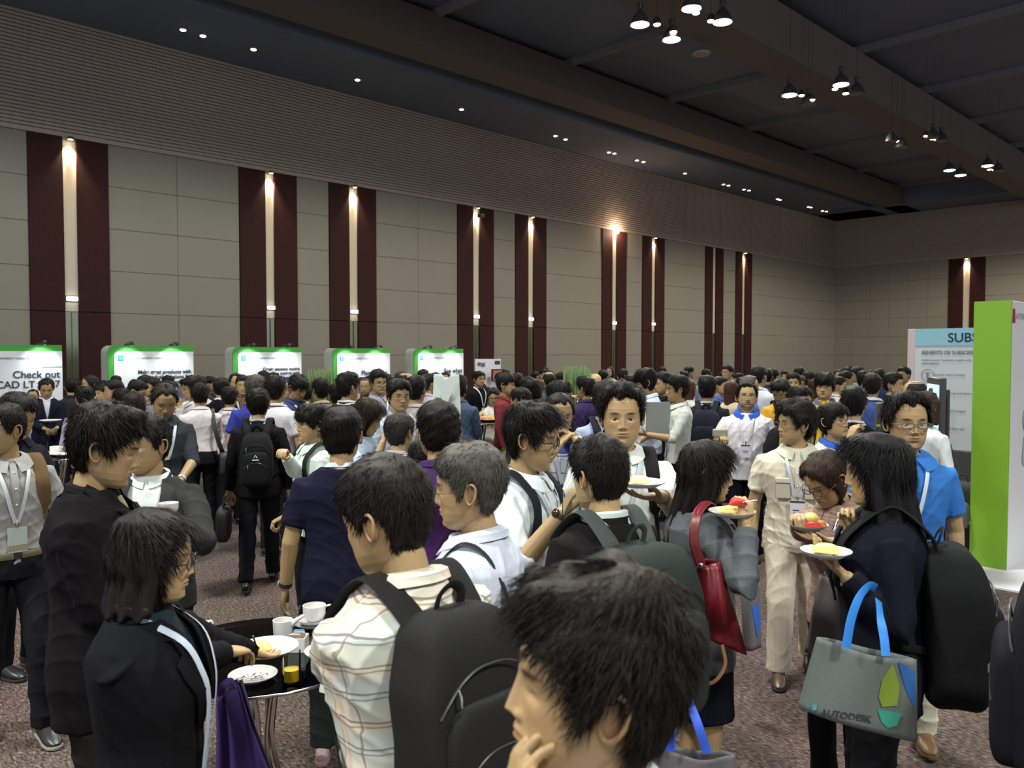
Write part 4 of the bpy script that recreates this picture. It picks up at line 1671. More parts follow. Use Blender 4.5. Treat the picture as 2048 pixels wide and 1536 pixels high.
# ceiling: a lower strip along the wall, the higher dark field, long beams and cross ribs
g = G()
g.add(box((WX + 1.75, 20, CEIL + .1), (3.7, 76, .2)))
g.add(box((2, EY - 1.5, CEIL + .1), (56, 3.2, .2)))
g.add(box((2, 20, CEIL + 1.3), (56, 76, .2)))
g.add(box((WX + 3.6, 20, CEIL + .7), (.1, 76, 1.2)))
g.add(box((2, EY - 3.1, CEIL + .7), (56, .1, 1.2)))
struct('ceiling', g, dark_c)
bx0 = on_z(1335, 51, 10.6)[0]
beams = G()
beams.add(box((bx0 + .55, 20, 11.3), (1.2, 76, 1.4)))
struct('trim_60', beams, beam_m)
bb = on_z(1240, 240, 11.0)[0]
struct('trim_61', G().add(box((bb, 20, 11.6), (1.3, 76, 1.0))), beam_m)
g = G()
for y in range(-8, 54, 6):
    g.add(box((2, y, 12.2), (54, .14, .3)))
struct('trim_62', g, mat('rib', (.20, .21, .23), rough=.9))

# downlights set in the ceiling strip
dl = [(366, 60), (406, 72), (507, 99), (715, 160), (923, 219), (1111, 272), (1131, 279), (1218, 305), (1229, 307), (1274, 321), (1287, 324), (1370, 347),
      (1447, 369), (1457, 371), (1488, 379), (1498, 381), (1555, 398), (1560, 400), (1617, 414), (1622, 415), (1645, 422), (1653, 423), (1713, 439), (1776, 433), (1827, 427), (1845, 425)]
dg_m = mat('downlight_glow', (1.0, .84, .58), emit=9)
proto = None
for (px, py) in dl:
    p = on_z(px, py, CEIL - .02)
    if proto is None:
        proto = thing('downlight', 'tiny warm recessed downlight in the dark ceiling strip', 'downlight', p, 'recessed downlights along the ceiling edge')
        emit('bezel', G().add(lathe([(.10, .018), (.12, .0), (.085, .0), (.085, .018)], 16, p)), housing, proto)
        emit('lens', G().add(sball(p, (.085, .085, .03), 14, 8)), dg_m, proto)
    else:
        r = proto.copy(); COL.objects.link(r); r.location = tuple(p)
        for ch in list(proto.children):
            c = ch.copy(); COL.objects.link(c); c.parent = r

# high-bay clusters
hb_on = mat('highbay_glow', (.93, .95, 1.0), emit=22)
hb_off = mat('highbay_glass', (.16, .16, .14), rough=.3, emit=0)
shade_m = mat('shade_metal', (.12, .12, .13), rough=.35, metal=.6)
warm_on = mat('spot_glow', (1.0, .82, .60), emit=24)
Z_HB = 9.4


def high_bay(px, py, on, label):
    p = on_z(px, py, Z_HB)
    t = thing('high_bay_lamp', label, 'lamp', p, 'high bay lamps under the ceiling beam')
    emit('shade', G().add(lathe([(.215, 0), (.205, .05), (.17, .17), (.10, .27), (.06, .30), (.05, .34), (.0, .34)], 26, p)), shade_m, t)
    emit('lens', G().add(lathe([(.0, -.03), (.12, -.025), (.20, .0), (.20, .015), (.0, .015)], 26, p)), hb_on if on else hb_off, t)
    emit('ballast', G().add(box(p + (0, 0, .42), (.12, .12, .15), .015)), shade_m, t)
    emit('rod', G().add(tube([p + (0, 0, .45), p + (0, 0, 12.28 - Z_HB)], .006, n=6, up=(1, 0, 0))), shade_m, t)
    if on:
        lamp('overhead_spot', 'SPOT', p + (0, 0, -.06), 420, HB, target=p + (0, 0, -5), spot_size=math.radians(125), spot_blend=.8, shadow_soft_size=.2)


def warm_spot(px, py, label):
    p = on_z(px, py, Z_HB + .1)
    t = thing('warm_spotlight', label, 'spotlight', p, 'warm spotlights hung among the high bay lamps')
    emit('housing', G().add(lathe([(.085, 0), (.08, .10), (.05, .16), (.0, .18)], 16, p)), housing, t)
    emit('lens', G().add(sball(p, (.08, .08, .035), 14, 8)), warm_on, t)
    emit('rod', G().add(tube([p + (0, 0, .17), p + (0, 0, 12.28 - Z_HB - .1)], .005, n=6, up=(1, 0, 0))), shade_m, t)


ordn = ['nearest', 'second', 'third', 'farthest']
HBL = [(0, 1280, 50, 1, 'leftmost of its ring'), (0, 1343, 80, 1, 'lowest of its ring'), (0, 1383, 18, 1, 'at the top edge'), (0, 1445, 45, 1, 'rightmost of its ring'),
       (1, 1579, 191, 1, 'leftmost of its ring'), (1, 1616, 210, 0, 'unlit one beside the warm spots'), (1, 1682, 170, 1, 'lit one on the right'), (1, 1713, 188, 0, 'unlit one at right'),
       (2, 1783, 283, 0, 'unlit one at left'), (2, 1803, 295, 0, 'unlit lower one'), (2, 1866, 276, 0, 'unlit one at right'), (2, 1882, 282, 0, 'unlit far right one'),
       (3, 1899, 341, 1, 'lit one at left'), (3, 1921, 351, 1, 'lit lower one'), (3, 1975, 332, 1, 'lit one at right'), (3, 1996, 342, 0, 'unlit far right one')]
for (k, px, py, on, lb) in HBL:
    high_bay(px, py, on, 'bell shaped high bay lamp in the %s ceiling cluster, %s' % (ordn[k], lb))
WSL = [(0, 1314, 49), (0, 1347, 64), (0, 1392, 26), (0, 1422, 42), (1, 1603, 191), (1, 1624, 200), (1, 1670, 178), (1, 1691, 187), (2, 1793, 282), (2, 1807, 288), (2, 1852, 272), (2, 1865, 278),
       (3, 1927, 346), (3, 1979, 339)]
for j, (k, px, py) in enumerate(WSL):
    warm_spot(px, py, 'small warm spotlight in the %s ceiling cluster, %s' % (ordn[k], 'further left' if j in (0, 4, 8, 12) else ('beside the lower lamp' if j in (1, 5, 9) else ('left of the right pair' if j in (2, 6, 10) else 'rightmost'))))
p = on_z(1403, 109, 10.2)
t = thing('ceiling_disc', 'pale round disc hung under the ceiling beside the beam', 'ceiling speaker', p)
emit('disc', G().add(lathe([(0, 0), (.23, .0), (.25, .03), (.22, .06), (0, .06)], 24, p)), mat('pale_disc', (.35, .33, .3), rough=.6), t)
emit('rod', G().add(tube([p + (0, 0, .05), p + (0, 0, 2.08)], .01, n=6, up=(1, 0, 0))), shade_m, t)

# wall camera on the fourth pillar
p = on_x(962, 432, WX + .42)
t = thing('wall_camera', 'small dark camera bracket near the top of the fourth pillar', 'camera', p)
emit('camera_body', G().add(box(p, (.16, .30, .14), .02)), housing, t)
emit('bracket', G().add(tube([p + (-.05, 0, 0), p + (-.14, 0, 0)], .03, n=8)), housing, t)


# ------------------------------------------------------------------ exhibition stands
def text(body, parent, M, size, align, material, name='lettering', bold=0.0):
    cu = bpy.data.curves.new(name, 'FONT')
    cu.body = body
    cu.size = size
    cu.align_x = align
    cu.extrude = 0.001
    cu.offset = bold
    cu.materials.append(material)
    o = bpy.data.objects.new(name, cu)
    COL.objects.link(o)
    me = bpy.data.meshes.new_from_object(o.evaluated_get(bpy.context.evaluated_depsgraph_get()))
    bpy.data.objects.remove(o)
    o = bpy.data.objects.new(name, me)
    COL.objects.link(o)
    if parent is not None:
        o.parent = parent
        M = Matrix.Translation(-Vector(parent.location)) @ M
        o.matrix_local = M
    else:
        o.matrix_world = M
    return o


def frame(o, xa, ya):
    """4x4 with text running along xa, up along ya."""
    xa = Vector(xa).normalized(); ya = Vector(ya).normalized(); za = xa.cross(ya)
    M = Matrix((xa, ya, za)).transposed().to_4x4()
    M.translation = Vector(o)
    return M


green_m = mat('stand_green', (.055, .36, .045), rough=.5)
white_m = mat('stand_white', (.80, .80, .86), rough=.55)
side_m = mat('stand_side', (.62, .64, .60), rough=.6)
ink = mat('ink', (.035, .04, .06), rough=.7)
grey_ink = mat('grey_ink', (.20, .22, .25), rough=.7)
teal = mat('teal_mark', (.02, .42, .33), rough=.5)
SX = -21.0


def rounded(y0, y1, z0, z1, r, x, n=10, corner=True):
    """Outline with a rounded upper corner at the y0 side."""
    pts = [(y0, z0)]
    if corner:
        for a in np.linspace(math.pi, math.pi / 2, n):
            pts.append((y0 + r + r * math.cos(a), z1 - r + r * math.sin(a)))
    else:
        pts.append((y0, z1))
    pts += [(y1, z1), (y1, z0)]
    return np.array([(x, y, z) for y, z in pts])


def prism(poly, dx):
    """Extrude a closed polygon (x constant) by dx."""
    n = len(poly)
    A = poly; B = poly + np.array([dx, 0, 0])
    V = np.vstack([A, B, A.mean(0), B.mean(0)])
    k = np.arange(n); k2 = (k + 1) % n
    Q = np.stack([k, k2, k2 + n, k + n], 1)
    T = np.vstack([np.stack([k, np.full(n, 2 * n), k2], 1), np.stack([k + n, k2 + n, np.full(n, 2 * n + 1)], 1)])
    return V, Q, T


def arm_lamp(t, y, ztop, lit=True):
    p = np.array([SX + .30, y, ztop + .03])
    o = emit('lamp_arm', G().add(tube([(SX - .05, y, ztop + .0), (SX + .0, y, ztop + .06), (SX + .22, y, ztop + .09), (SX + .28, y, ztop + .06)], .010, n=6)).add(box((SX - .02, y, ztop + .02), (.06, .12, .05), .01)), housing, t)
    emit('lamp_head', G().add(lathe([(.03, .0), (.05, .06), (.035, .10), (0, .11)], 14, p - (0, 0, .03))), housing, o)
    lamp('stand_spot', 'SPOT', p + (.02, 0, -.02), 42, (.82, 1.0, .95), target=(SX, y, ztop - .55), spot_size=math.radians(120), spot_blend=.9, shadow_soft_size=.03)


STANDS = [(None, 123.5, 'white exhibition stand with Check out AutoCAD LT 2017 lettering, cut by the left picture edge', 690.0),
          (215, 386, 'white and green exhibition stand reading Make great products with Autodesk Solutions', 692.0),
          (465, 602, 'white and green exhibition stand reading Create stunning movies and television content', 694.5),
          (665, 779, 'white and green exhibition stand reading Plan, Design, Build', 697.0),
          (828, 926, 'white and green exhibition stand reading See what CAD', 697.5)]
TXT = [('Check out\nAutoCAD LT 2017', .185), ('Make great products with\nAutodesk Solutions for\nMechanical Engineers', .108),
       ('Create stunning movies\nand television content with\nvisual effects (VFX) software', .100), ('Plan, Design,\nBuild, Manage', .175), ('See what\nCAD can do', .20)]
TY_ = [745, 741, 736, 743, 739]
for i, (pl, pr, lab, pt) in enumerate(STANDS):
    y1 = on_x(pr, 700, SX)[1]
    y0 = on_x(pl, 700, SX)[1] if pl else y1 - 2.2
    zt = on_x(pr - 20, pt, SX)[2]
    t = thing('exhibition_stand', lab, 'exhibition stand', (SX, (y0 + y1) / 2, 0), 'white and green stands along the wall')
    emit('back_box', G().add(prism(rounded(y0, y1, 0, zt, .17, SX - .46), .44)), side_m, t, sharp=35)
    emit('green_frame', G().add(prism(rounded(y0, y1, 0, zt, .17, SX - .02), .03)), green_m, t, sharp=35)
    zb = zt - .145
    emit('white_panel', G().add(prism(rounded(y0 + .14, y1 - .001, .72 if i else .2, zb, .12, SX + .01), .012)), white_m, t, sharp=35)
    if i:
        zband = on_x((pl + pr) / 2, [0, 773, 755, 762, 765][i], SX)[2]
        bcol = [None, (.10, .13, .42), (.03, .05, .30), (.02, .12, .62), (.03, .06, .35)][i]
        emit('blue_panel', G().add(prism(rounded(y0 + .14, y1 - .001, .1, zband, .01, SX + .02, corner=False), .012)), mat('band', bcol, rough=.5, var=.35, scale=4), t)
    m1 = ink
    zl = on_x(pr - 20, TY_[i], SX)[2]
    fs = {0: .225, 1: .128, 2: .118, 3: .195, 4: .215}[i]
    yr = y1 - (.07 if i else .06)
    o = text(TXT[i][0], t, frame((SX + .035, yr, zl - fs * .5), (0, 1, 0), (0, 0, 1)), fs, 'RIGHT', m1, bold=.004 if i else .003)
    zh = zb - .16
    text('AUTODESK UNIVERSITY ASEAN 2016', t, frame((SX + .035, (y0 + .42) if i else y1 - .62, zh - .02), (0, 1, 0), (0, 0, 1)), .062, 'LEFT' if i else 'RIGHT', grey_ink, bold=.0005)
    if i:
        lg = G().add(box((SX + .03, y0 + .30, zh + .005), (.012, .13, .13), .004))
        lo = emit('emblem', lg, teal, t)
        emit('emblem_mark', G().add(tube([(SX + .04, y0 + .27, zh + .0), (SX + .04, y0 + .30, zh + .035), (SX + .04, y0 + .33, zh - .03), (SX + .04, y0 + .28, zh - .03)], .006, n=5, up=(1, 0, 0), closed=True)), white_m, lo)
    else:
        emit('picture_line', G().add(box((SX + .028, y1 - .22, on_x(100, 733, SX)[2]), (.004, .42, .03))), mat('lilac_line', (.5, .5, .62), rough=.6), t)
    for f in ((.22, .74) if i else (.80,)):
        arm_lamp(t, y0 + (y1 - y0) * f, zt)

# poster of the laptop maker, lower, further along
y0, y1 = on_x(950, 720, SX + .2)[1], on_x(1001, 720, SX + .2)[1]
zt = on_x(975, 718, SX + .2)[2]
t = thing('poster_board', 'white poster board with black msi lettering beside a dark red pillar', 'poster', (SX + .2, (y0 + y1) / 2, 0))
emit('board', G().add(box((SX + .2, (y0 + y1) / 2, zt / 2), (.04, y1 - y0, zt), .005)), mat('poster_white', (.72, .72, .80), rough=.5), t)
text('msi', t, frame((SX + .235, y0 + .08, zt - .22), (0, 1, 0), (0, .25, 1)), .24, 'LEFT', ink, bold=.006)
emit('dark_print', G().add(box((SX + .225, y1 - .17, zt - .13), (.006, .26, .13), .002)), ink, t)
emit('monitor', G().add(box((SX + .5, y1 - .42, 1.26), (.06, .58, .42), .01)), mat('screen_dark', (.03, .02, .02), rough=.2), t)
emit('screen_picture', G().add(box((SX + .535, y1 - .42, 1.26), (.004, .50, .34))), mat('screen_pic', (.28, .09, .05), rough=.4, var=.8, scale=6, emit=.25), t)

# tall green stand at the right
Lb = on_z(1942.5, 1136, 0); Cb = on_z(2016, 1145, 0)
yF = (Lb[1] + Cb[1]) / 2 - .0
xL = on_y(1942.5, 900, yF)[0]; xR = on_y(2017.5, 900, yF)[0]
zt = on_y(2017, 600.5, yF)[2]
t = thing('exhibition_tower', 'tall bright green and white exhibition wall at the right edge of the hall', 'exhibition stand', ((xL + xR) / 2, yF, 0))
emit('green_end', G().add(box(((xL + xR) / 2, yF + .01, zt / 2), (xR - xL, .02, zt))), mat('lime', (.175, .36, .020), rough=.45), t)
emit('white_body', G().add(box(((xL + xR) / 2, yF + 1.62, zt / 2), (xR - xL - .002, 3.2, zt - .002), .004)), mat('tower_white', (.68, .68, .72), rough=.4), t)
mark = G()
zv = on_x(2030, 632, xR)[2]; yv = on_x(2027, 632, xR)[1]
for sgn in (0, 1):
    mark.add(box((0, 0, 0), (.006, .016, .13)))
    V = mark.V[-1]
    V[:] = V @ rotx((-.14 if sgn == 0 else .14)).T + np.array([xR + .006, yv + (.016 if sgn else -.016), zv])
emit('emblem', mark, mat('emblem_red', (.50, .015, .03), rough=.4), t)
text('AUTODESK', t, frame((xR + .006, yv + .07, zv - .02), (0, 1, 0), (0, 0, 1)), .07, 'LEFT', mat('print_grey', (.35, .35, .38), rough=.6))
pr = G()
for k, (yy, zz, r_) in enumerate(((.52, 1.35, .10), (.62, 1.25, .14), (.60, 1.08, .16), (.50, 1.0, .08), (.66, .92, .12))):
    pr.add(sball((xR + .004, yF + yy, zz), (.004, r_, r_ * 1.1), 18, 8))
emit('printed_picture', pr, mat('print_light_grey', (.36, .37, .42), rough=.5, var=.5, scale=12), t)
ff = G().add(box(((xL + xR) / 2 + .1, yF + 1.3, .012), (1.75, 3.9, .024), .004))
o = emit('floor_platform', ff, mat('platform_white', (.62, .60, .63), rough=.5, var=.06, scale=2))
tag(o, 'low white platform sheet under the tall green exhibition wall', 'platform')

# subscription wall
yS = on_z(1815, 917, 0)[1]
yS = 16.4
x0 = on_y(1815, 700, yS)[0]; x0b = on_y(1830, 700, yS)[0]; x1 = on_y(2035, 700, yS)[0]
zt = on_y(1830, 658, yS)[2]
t = thing('exhibition_wall', 'white exhibition wall with pale blue header beginning SUB, behind the green tower', 'exhibition stand', ((x0 + x1) / 2, yS, 0))
emit('side_panel', G().add(box(((x0 + x0b) / 2, yS + .1, zt / 2), (x0b - x0, .2, zt), .004)), mat('pink_white', (.66, .56, .56), rough=.5), t)
emit('front_panel', G().add(box(((x0b + x1) / 2, yS + .1, zt / 2), (x1 - x0b, .2, zt), .004)), mat('sub_white', (.66, .72, .74), rough=.5), t)
zb = on_y(1840, 692, yS)[2]
emit('header', G().add(box(((x0b + x1) / 2, yS - .006, (zt + zb) / 2), (x1 - x0b, .012, zt - zb))), mat('sky_blue', (.30, .60, .72), rough=.5, var=.15, scale=3), t)


def sub(body, px, py, size, m=None, bold=0):
    p = on_y(px, py, yS - .016)
    text(body, t, frame(p, (1, 0, 0), (0, 0, 1)), size, 'LEFT', m or ink, bold=bold)


sub('SUBSCRIPTION', 1895, 684, .235, mat('navy_ink', (.012, .03, .07), rough=.6), .003)
sub('BENEFITS OF SUBSCRIBING', 1843, 708, .088, grey_ink, .002)
sub('Address your business needs with\nsubscription', 1843, 722, .062, grey_ink)
for (yy, s_) in ((751, 'Lower cost of entry'), (787, 'Easily scale up and down'), (822, 'Flexible term lengths'), (857, 'Spend with less risk')):
    sub(s_, 1870, yy, .062, grey_ink)
p = on_y(1855, 750, yS - .016)
emit('dollar_icon', G().add(tube([(p[0] + .11 * math.cos(a), p[1], p[2] + .11 * math.sin(a)) for a in np.linspace(0, 2 * math.pi, 28, endpoint=False)], .005, n=5, closed=True, up=(0, 1, 0))), grey_ink, t)
sub('$', 1850.5, 755, .14, grey_ink)
for py in (786, 822, 858):
    p = on_y(1855, py, yS - .016)
    emit('icon', G().add(tube([p + (a, 0, b) for a, b in ((-.09, -.09), (.09, -.09), (.09, .09), (-.09, .09))], .005, n=5, closed=True, up=(0, 1, 0))), grey_ink, t)
# ------------------------------------------------------------------ the people close by
P = Person
NAVY = (.016, .018, .045)
BLACK = (.013, .012, .014)
WHITE = (.66, .68, .70)
PALE = (.52, .58, .68)

# M1 foreground head, profile to the left, at the bottom edge
m1 = P(1178, 1126, 1.06, face=-86, hface=-80, pitch=-5, lod=0, tone=1.0, hair=dict(style='short', thick=.044, side=.022, dens=2.2, length=.04, rad=.0005, color=(.013, .009, .007)))
m1.build('man with bushy dark hair in profile at the bottom edge, hand at his chin', top=dict(kind='shirt', color=(.42, .50, .55), collar_color=(.6, .64, .66)),
         arms=(None, dict(px=(1052, 1720, 1.0), hand='cup', palm=(.2, -.9, .2), dir=(-.1, .15, 1))), head=dict(eyes_down=True, closed=True))

# M2 plaid shirt and black rucksack
plaid_m = plaid('plaid_check', (.70, .66, .54),
                [(0, 9, .1, .42, (.48, .52, .44), .75), (2, 8, .2, .42, (.50, .56, .54), .6), (0, 9, .62, .22, (.62, .44, .34), .55), (2, 8, .7, .2, (.66, .52, .38), .5)],
                [(2, 16, .1, .07, (.14, .13, .14), .8), (2, 16, .28, .06, (.16, .14, .15), .7), (0, 18, .3, .07, (.22, .17, .15), .75), (0, 9, .55, .03, (.80, .72, .40), .6)], .3)
m2 = P(772, 917, 1.92, sh_w=1.10, face=-144, hface=-122, pitch=16, lod=0, tone=.98, bulk=1.06, wide=1.05, lean=4, hair=dict(style='short', thick=.022, side=.012, color=(.014, .011, .009)))
m2.build('man in a pale plaid check shirt with rolled sleeves, bending over the glass table', top=dict(kind='shirt', mat=plaid_m, sleeve='rolled', hem=.80, folds=1.3, loose=.006, buttons=False),
         arms=(dict(px=(676, 1345, 2.2), hand='hold', palm=(.2, .1, 1), pole=(-.35, -.4, -1)), dict(at=(.10, .24, 1.05), hand='hold')), bottom=dict(color=BLACK), head=dict(eyes_down=True))
m2.backpack('plain black rucksack with two zips and silver pullers on the plaid shirt', color=(.022, .021, .021), size=(.33, .17, .50), z=1.155, w=.036)

# M3 grey hair and glasses
m3 = P(938, 884, 2.48, sh_w=1.08, face=-112, hface=-97, pitch=4, lod=0, tone=.98, bulk=1.06, wide=1.04, hair=dict(style='short', thick=.020, side=.012, color=(.075, .07, .06), dens=1.2))
m3.build('grey haired man with thin glasses in a pale blue shirt, behind the plaid shirt', top=dict(kind='shirt', color=(.56, .60, .70), folds=1.2), arms=(None, dict(at=(.1, .30, 1.12), hand='hold')))
m3.glasses('thin', (.05, .04, .03))

# M4 girl in the black suit
m4 = P(308, 1018, 2.08, sh_w=1.06, face=66, hface=76, pitch=4, fem=True, lod=0, tone=.98, hair=dict(style='bob', thick=.022, side=.018, long_z=-.135, color=(.012, .010, .009), back_w=1.5))
m4.build('young woman with a bob and dark glasses in a black suit at the glass table', top=dict(kind='jacket', color=(.012, .012, .015), inner=(.03, .05, .07), collar=False, vw=.052, hem=.74),
         arms=(dict(px=(545, 1320, 2.75), hand='plate', palm=(0, 0, 1)), dict(px=(455, 1306, 2.36), hand='cup', palm=(.2, -.2, -1), pole=(.3, -.5, -1))), bottom=dict(color=(.014, .014, .017)))
m4.glasses('thick', (.03, .018, .014))
m4.lanyard((.46, .52, .62), badge=True, badge_col=(.30, .48, .52), zb=.98, w=.011)

# M5 man in black suit
m5 = P(212, 806, 2.82, face=72, hface=80, pitch=14, lod=0, tone=.98, hair=dict(style='short', thick=.030, side=.013, length=.04, dens=1.2))
m5.build('young man in a black suit looking down, behind the woman with the bob', top=dict(kind='jacket', color=(.016, .014, .016), inner=(.02, .02, .022), vw=.05, hem=.70, tie=mat('gold_tie', (.30, .24, .10), rough=.4)),
         arms=(dict(at=(-.06, .24, .98), hand='hold'), dict(at=(.05, .24, .96), hand='hold', palm=(-.6, 0, -.6))), bottom=dict(color=(.040, .032, .032)), head=dict(eyes_down=True, closed=True))

# M6 grey suit, white shirt
m6 = P(290, 828, 3.65, face=-14, hface=-48, pitch=3, lod=0, tone=1.02, hair=dict(style='high', thick=.016, side=.010))
m6.build('man in an open grey suit looking left, half hidden by the black suited man', top=dict(kind='jacket', color=(.060, .060, .062), inner=(.68, .72, .70), vw=.085, button=.96, open=.05),
         arms=(dict(px=(345, 1045, 3.35), hand='hold', palm=(.8, 0, -.4)), None), bottom=dict(color=(.03, .03, .034)))

# M7 left edge
m7 = P(2, 806, 4.15, face=14, hface=-52, pitch=3, lod=0, tone=.98, hair=dict(style='high', thick=.014, side=.010), bulk=1.02)
m7.build('man in a grey shirt with lanyard and belt at the left picture edge, looking left', top=dict(kind='shirt', color=(.32, .315, .30), hem=.97, sleeve='short', folds=1.1, tucked=True), bottom=dict(color=(.020, .020, .026), belt=(.16, .15, .08), stride=.16, lead=-1),
         shoes=dict(color=(.02, .02, .02), sole=(.30, .30, .24)))
m7.lanyard((.60, .62, .66), zb=1.13, style='photo', badge_col=(.52, .58, .54))
m7.backpack('backpack worn over one shoulder by a tan strap, by the left picture edge', color=(.24, .15, .07), size=(.28, .14, .40), z=1.16, sides=(-1,), w=.034, detail=False, xs=.125)

# M8 dark suit and grey-green rucksack
m8 = P(1198, 870, 2.85, face=-142, hface=-138, pitch=6, lod=0, tone=1.02, hair=dict(style='short', thick=.024, side=.013, color=(.012, .010, .010)), bulk=1.03)
m8.build('man in a dark suit seen from behind, under a grey green rucksack', top=dict(kind='jacket', color=(.016, .014, .015), inner=(.55, .62, .60), hem=.72), bottom=dict(color=BLACK))
m8.backpack('large grey green rucksack with red tabs on the dark suit', color=(.040, .050, .046), strap_color=(.085, .10, .092), size=(.37, .24, .58), z=1.10, accent=(.45, .01, .02), w=.036)

# M9 woman with red bag
m9 = P(1416, 880, 3.2, face=112, hface=98, pitch=8, fem=True, lod=0, tone=1.0, hair=dict(style='long', thick=.016, side=.012, long_z=-.36, color=(.012, .010, .009)))
m9.build('woman with very long dark hair in a grey jacket, red bag at her side', top=dict(kind='jacket', color=(.085, .095, .10), inner=(.1, .1, .1), hem=.80), bottom=dict(kind='skirt', color=(.010, .012, .022), hem=.60),
         arms=(dict(px=(1470, 1075, 3.15), hand='plate', palm=(0, 0, 1)), dict(px=(1492, 1050, 2.95), hand='pinch', palm=(-.5, -.3, -.8), pole=(.3, -.3, -1))))

# M10 cream safari suit
CREAM = (.60, .54, .42)
m10 = P(1590, 798, 5.0, sh_w=1.08, face=2, hface=-62, pitch=-2, lod=0, tone=1.0, hair=dict(style='short', thick=.036, side=.026, length=.038, part=.5), bulk=1.12, wide=1.06)
m10.build('man in a cream safari shirt and matching trousers walking forward, head turned left', top=dict(kind='shirt', color=CREAM, sleeve='short', hem=.80, folds=1.5, loose=.004, collar_color=(.50, .50, .40)),
          bottom=dict(color=(.52, .46, .36), stride=.17, lead=1, wide=1.12), shoes=dict(color=(.060, .035, .018), sole=(.02, .018, .015)), arms=(dict(at=(-.16, .24, 1.05)), None))
m10.lanyard((.50, .56, .62), zb=1.16, style='dark', badge_col=(.66, .62, .66))
m10.glasses('thin', (.25, .22, .15))
for sd in (-1, 1):
    q = m10.surf(sd * .085, 1.20, m10.off + .010)
    pk = G().add(box(q, (.092, .012, .115), .004)); fl = G().add(box(q + np.array([0, .008, .055]), (.098, .010, .032), .004))
    o = emit('chest_pocket', G().add((m10.w(m10.spine(pk.get()[0])), *pk.get()[1:3])), cloth((.50, .44, .35)), m10.root_obj)
    emit('flap', G().add((m10.w(m10.spine(fl.get()[0])), *fl.get()[1:3])), cloth(CREAM), o)

# M11 white polo with blue collar
m11 = P(1494, 765, 7.8, face=-2, hface=6, pitch=-12, lod=0, tone=1.0, bulk=1.16, belly=.03, wide=1.06, hair=dict(style='high', thick=.022, side=.012))
m11.build('stout man with glasses and goatee in a white polo shirt with bright blue collar', top=dict(kind='polo', color=(.70, .68, .72), collar_color=(.015, .07, .42), sleeve='short', hem=.80, loose=.01), bottom=dict(color=(.014, .016, .03)),
          arms=(None, dict(px=(1442, 880, 7.6), hand='hold')), head=dict(stubble=1.0, mouth_open=.5))
m11.glasses('thin')
m11.lanyard((.62, .60, .64), zb=1.18, style='dark', badge_col=(.66, .62, .68))

# M12 tall young man facing the camera
m12 = P(1244, 764, 3.8, face=6, hface=3, pitch=-1, lod=0, tone=1.03, wide=1.02, sh_w=1.02, hair=dict(style='high', thick=.034, side=.014, length=.028, dens=1.3, part=.3))
m12.build('tall young man in a white polo shirt looking straight at the viewer, holding a plate', top=dict(kind='polo', color=(.70, .74, .70), sleeve='short', hem=.80, folds=.9), bottom=dict(color=(.02, .022, .03)),
          arms=(dict(px=(1322, 992, 3.38), hand='plate', palm=(.0, 0, 1), dir=(.85, .45, .05), pole=(-.6, -.4, -1)), None))
m12.lanyard((.50, .56, .62), zb=1.10, badge=False)
m12.watch(-1, (.1, .1, .1), (.5, .5, .46))
m12.backpack('backpack of the tall young man, worn on both shoulders', color=(.020, .020, .022), size=(.28, .14, .42), z=1.15, sides=(-1, 1), w=.030, detail=False, xs=.12)

# M13 glasses, profile right, white shirt
m13 = P(1064, 802, 3.38, face=62, hface=78, pitch=8, lod=0, tone=1.0, hair=dict(style='short', thick=.030, side=.012, length=.045, dens=1.2, flow_front=.6))
m13.build('young man with dark glasses in a white shirt, facing right, drink in hand', top=dict(kind='shirt', color=(.66, .72, .74), sleeve='rolled', hem=.82), bottom=dict(color=(.02, .026, .05)),
          arms=(None, dict(px=(1128, 1022, 3.05), hand='hold', palm=(-.5, 0, -.5), pole=(.4, -.5, -1))), head=dict(eyes_down=True))
m13.glasses('thick', (.02, .018, .018))
m13.lanyard((.40, .46, .5), zb=1.02, style='green', badge_col=(.60, .46, .46))
m13.backpack('dark rucksack on the white shirt of the young man with glasses', color=(.022, .026, .032), size=(.28, .15, .42), z=1.15, w=.030, detail=False)
m13.watch(1, (.07, .03, .02), (.07, .03, .02))

# M17 navy shirt from behind
m17 = P(684, 812, 3.95, face=176, hface=170, pitch=2, lod=0, tone=.98, bulk=1.08, hair=dict(style='short', thick=.024, side=.013))
m17.build('broad man in a navy blue short sleeved shirt seen from behind, lanyard at his nape', top=dict(kind='tee', color=(.018, .018, .046), sleeve='short', hem=.80, loose=.008), bottom=dict(color=(.040, .052, .048)),
          shoes=dict(color=(.55, .42, .40), sole=(.30, .2, .18)), arms=(dict(out=.10), dict(at=(.1, .25, 1.1))))
m17.lanyard((.52, .60, .70), badge=False, zb=1.1, w=.012)
m17.watch(-1)

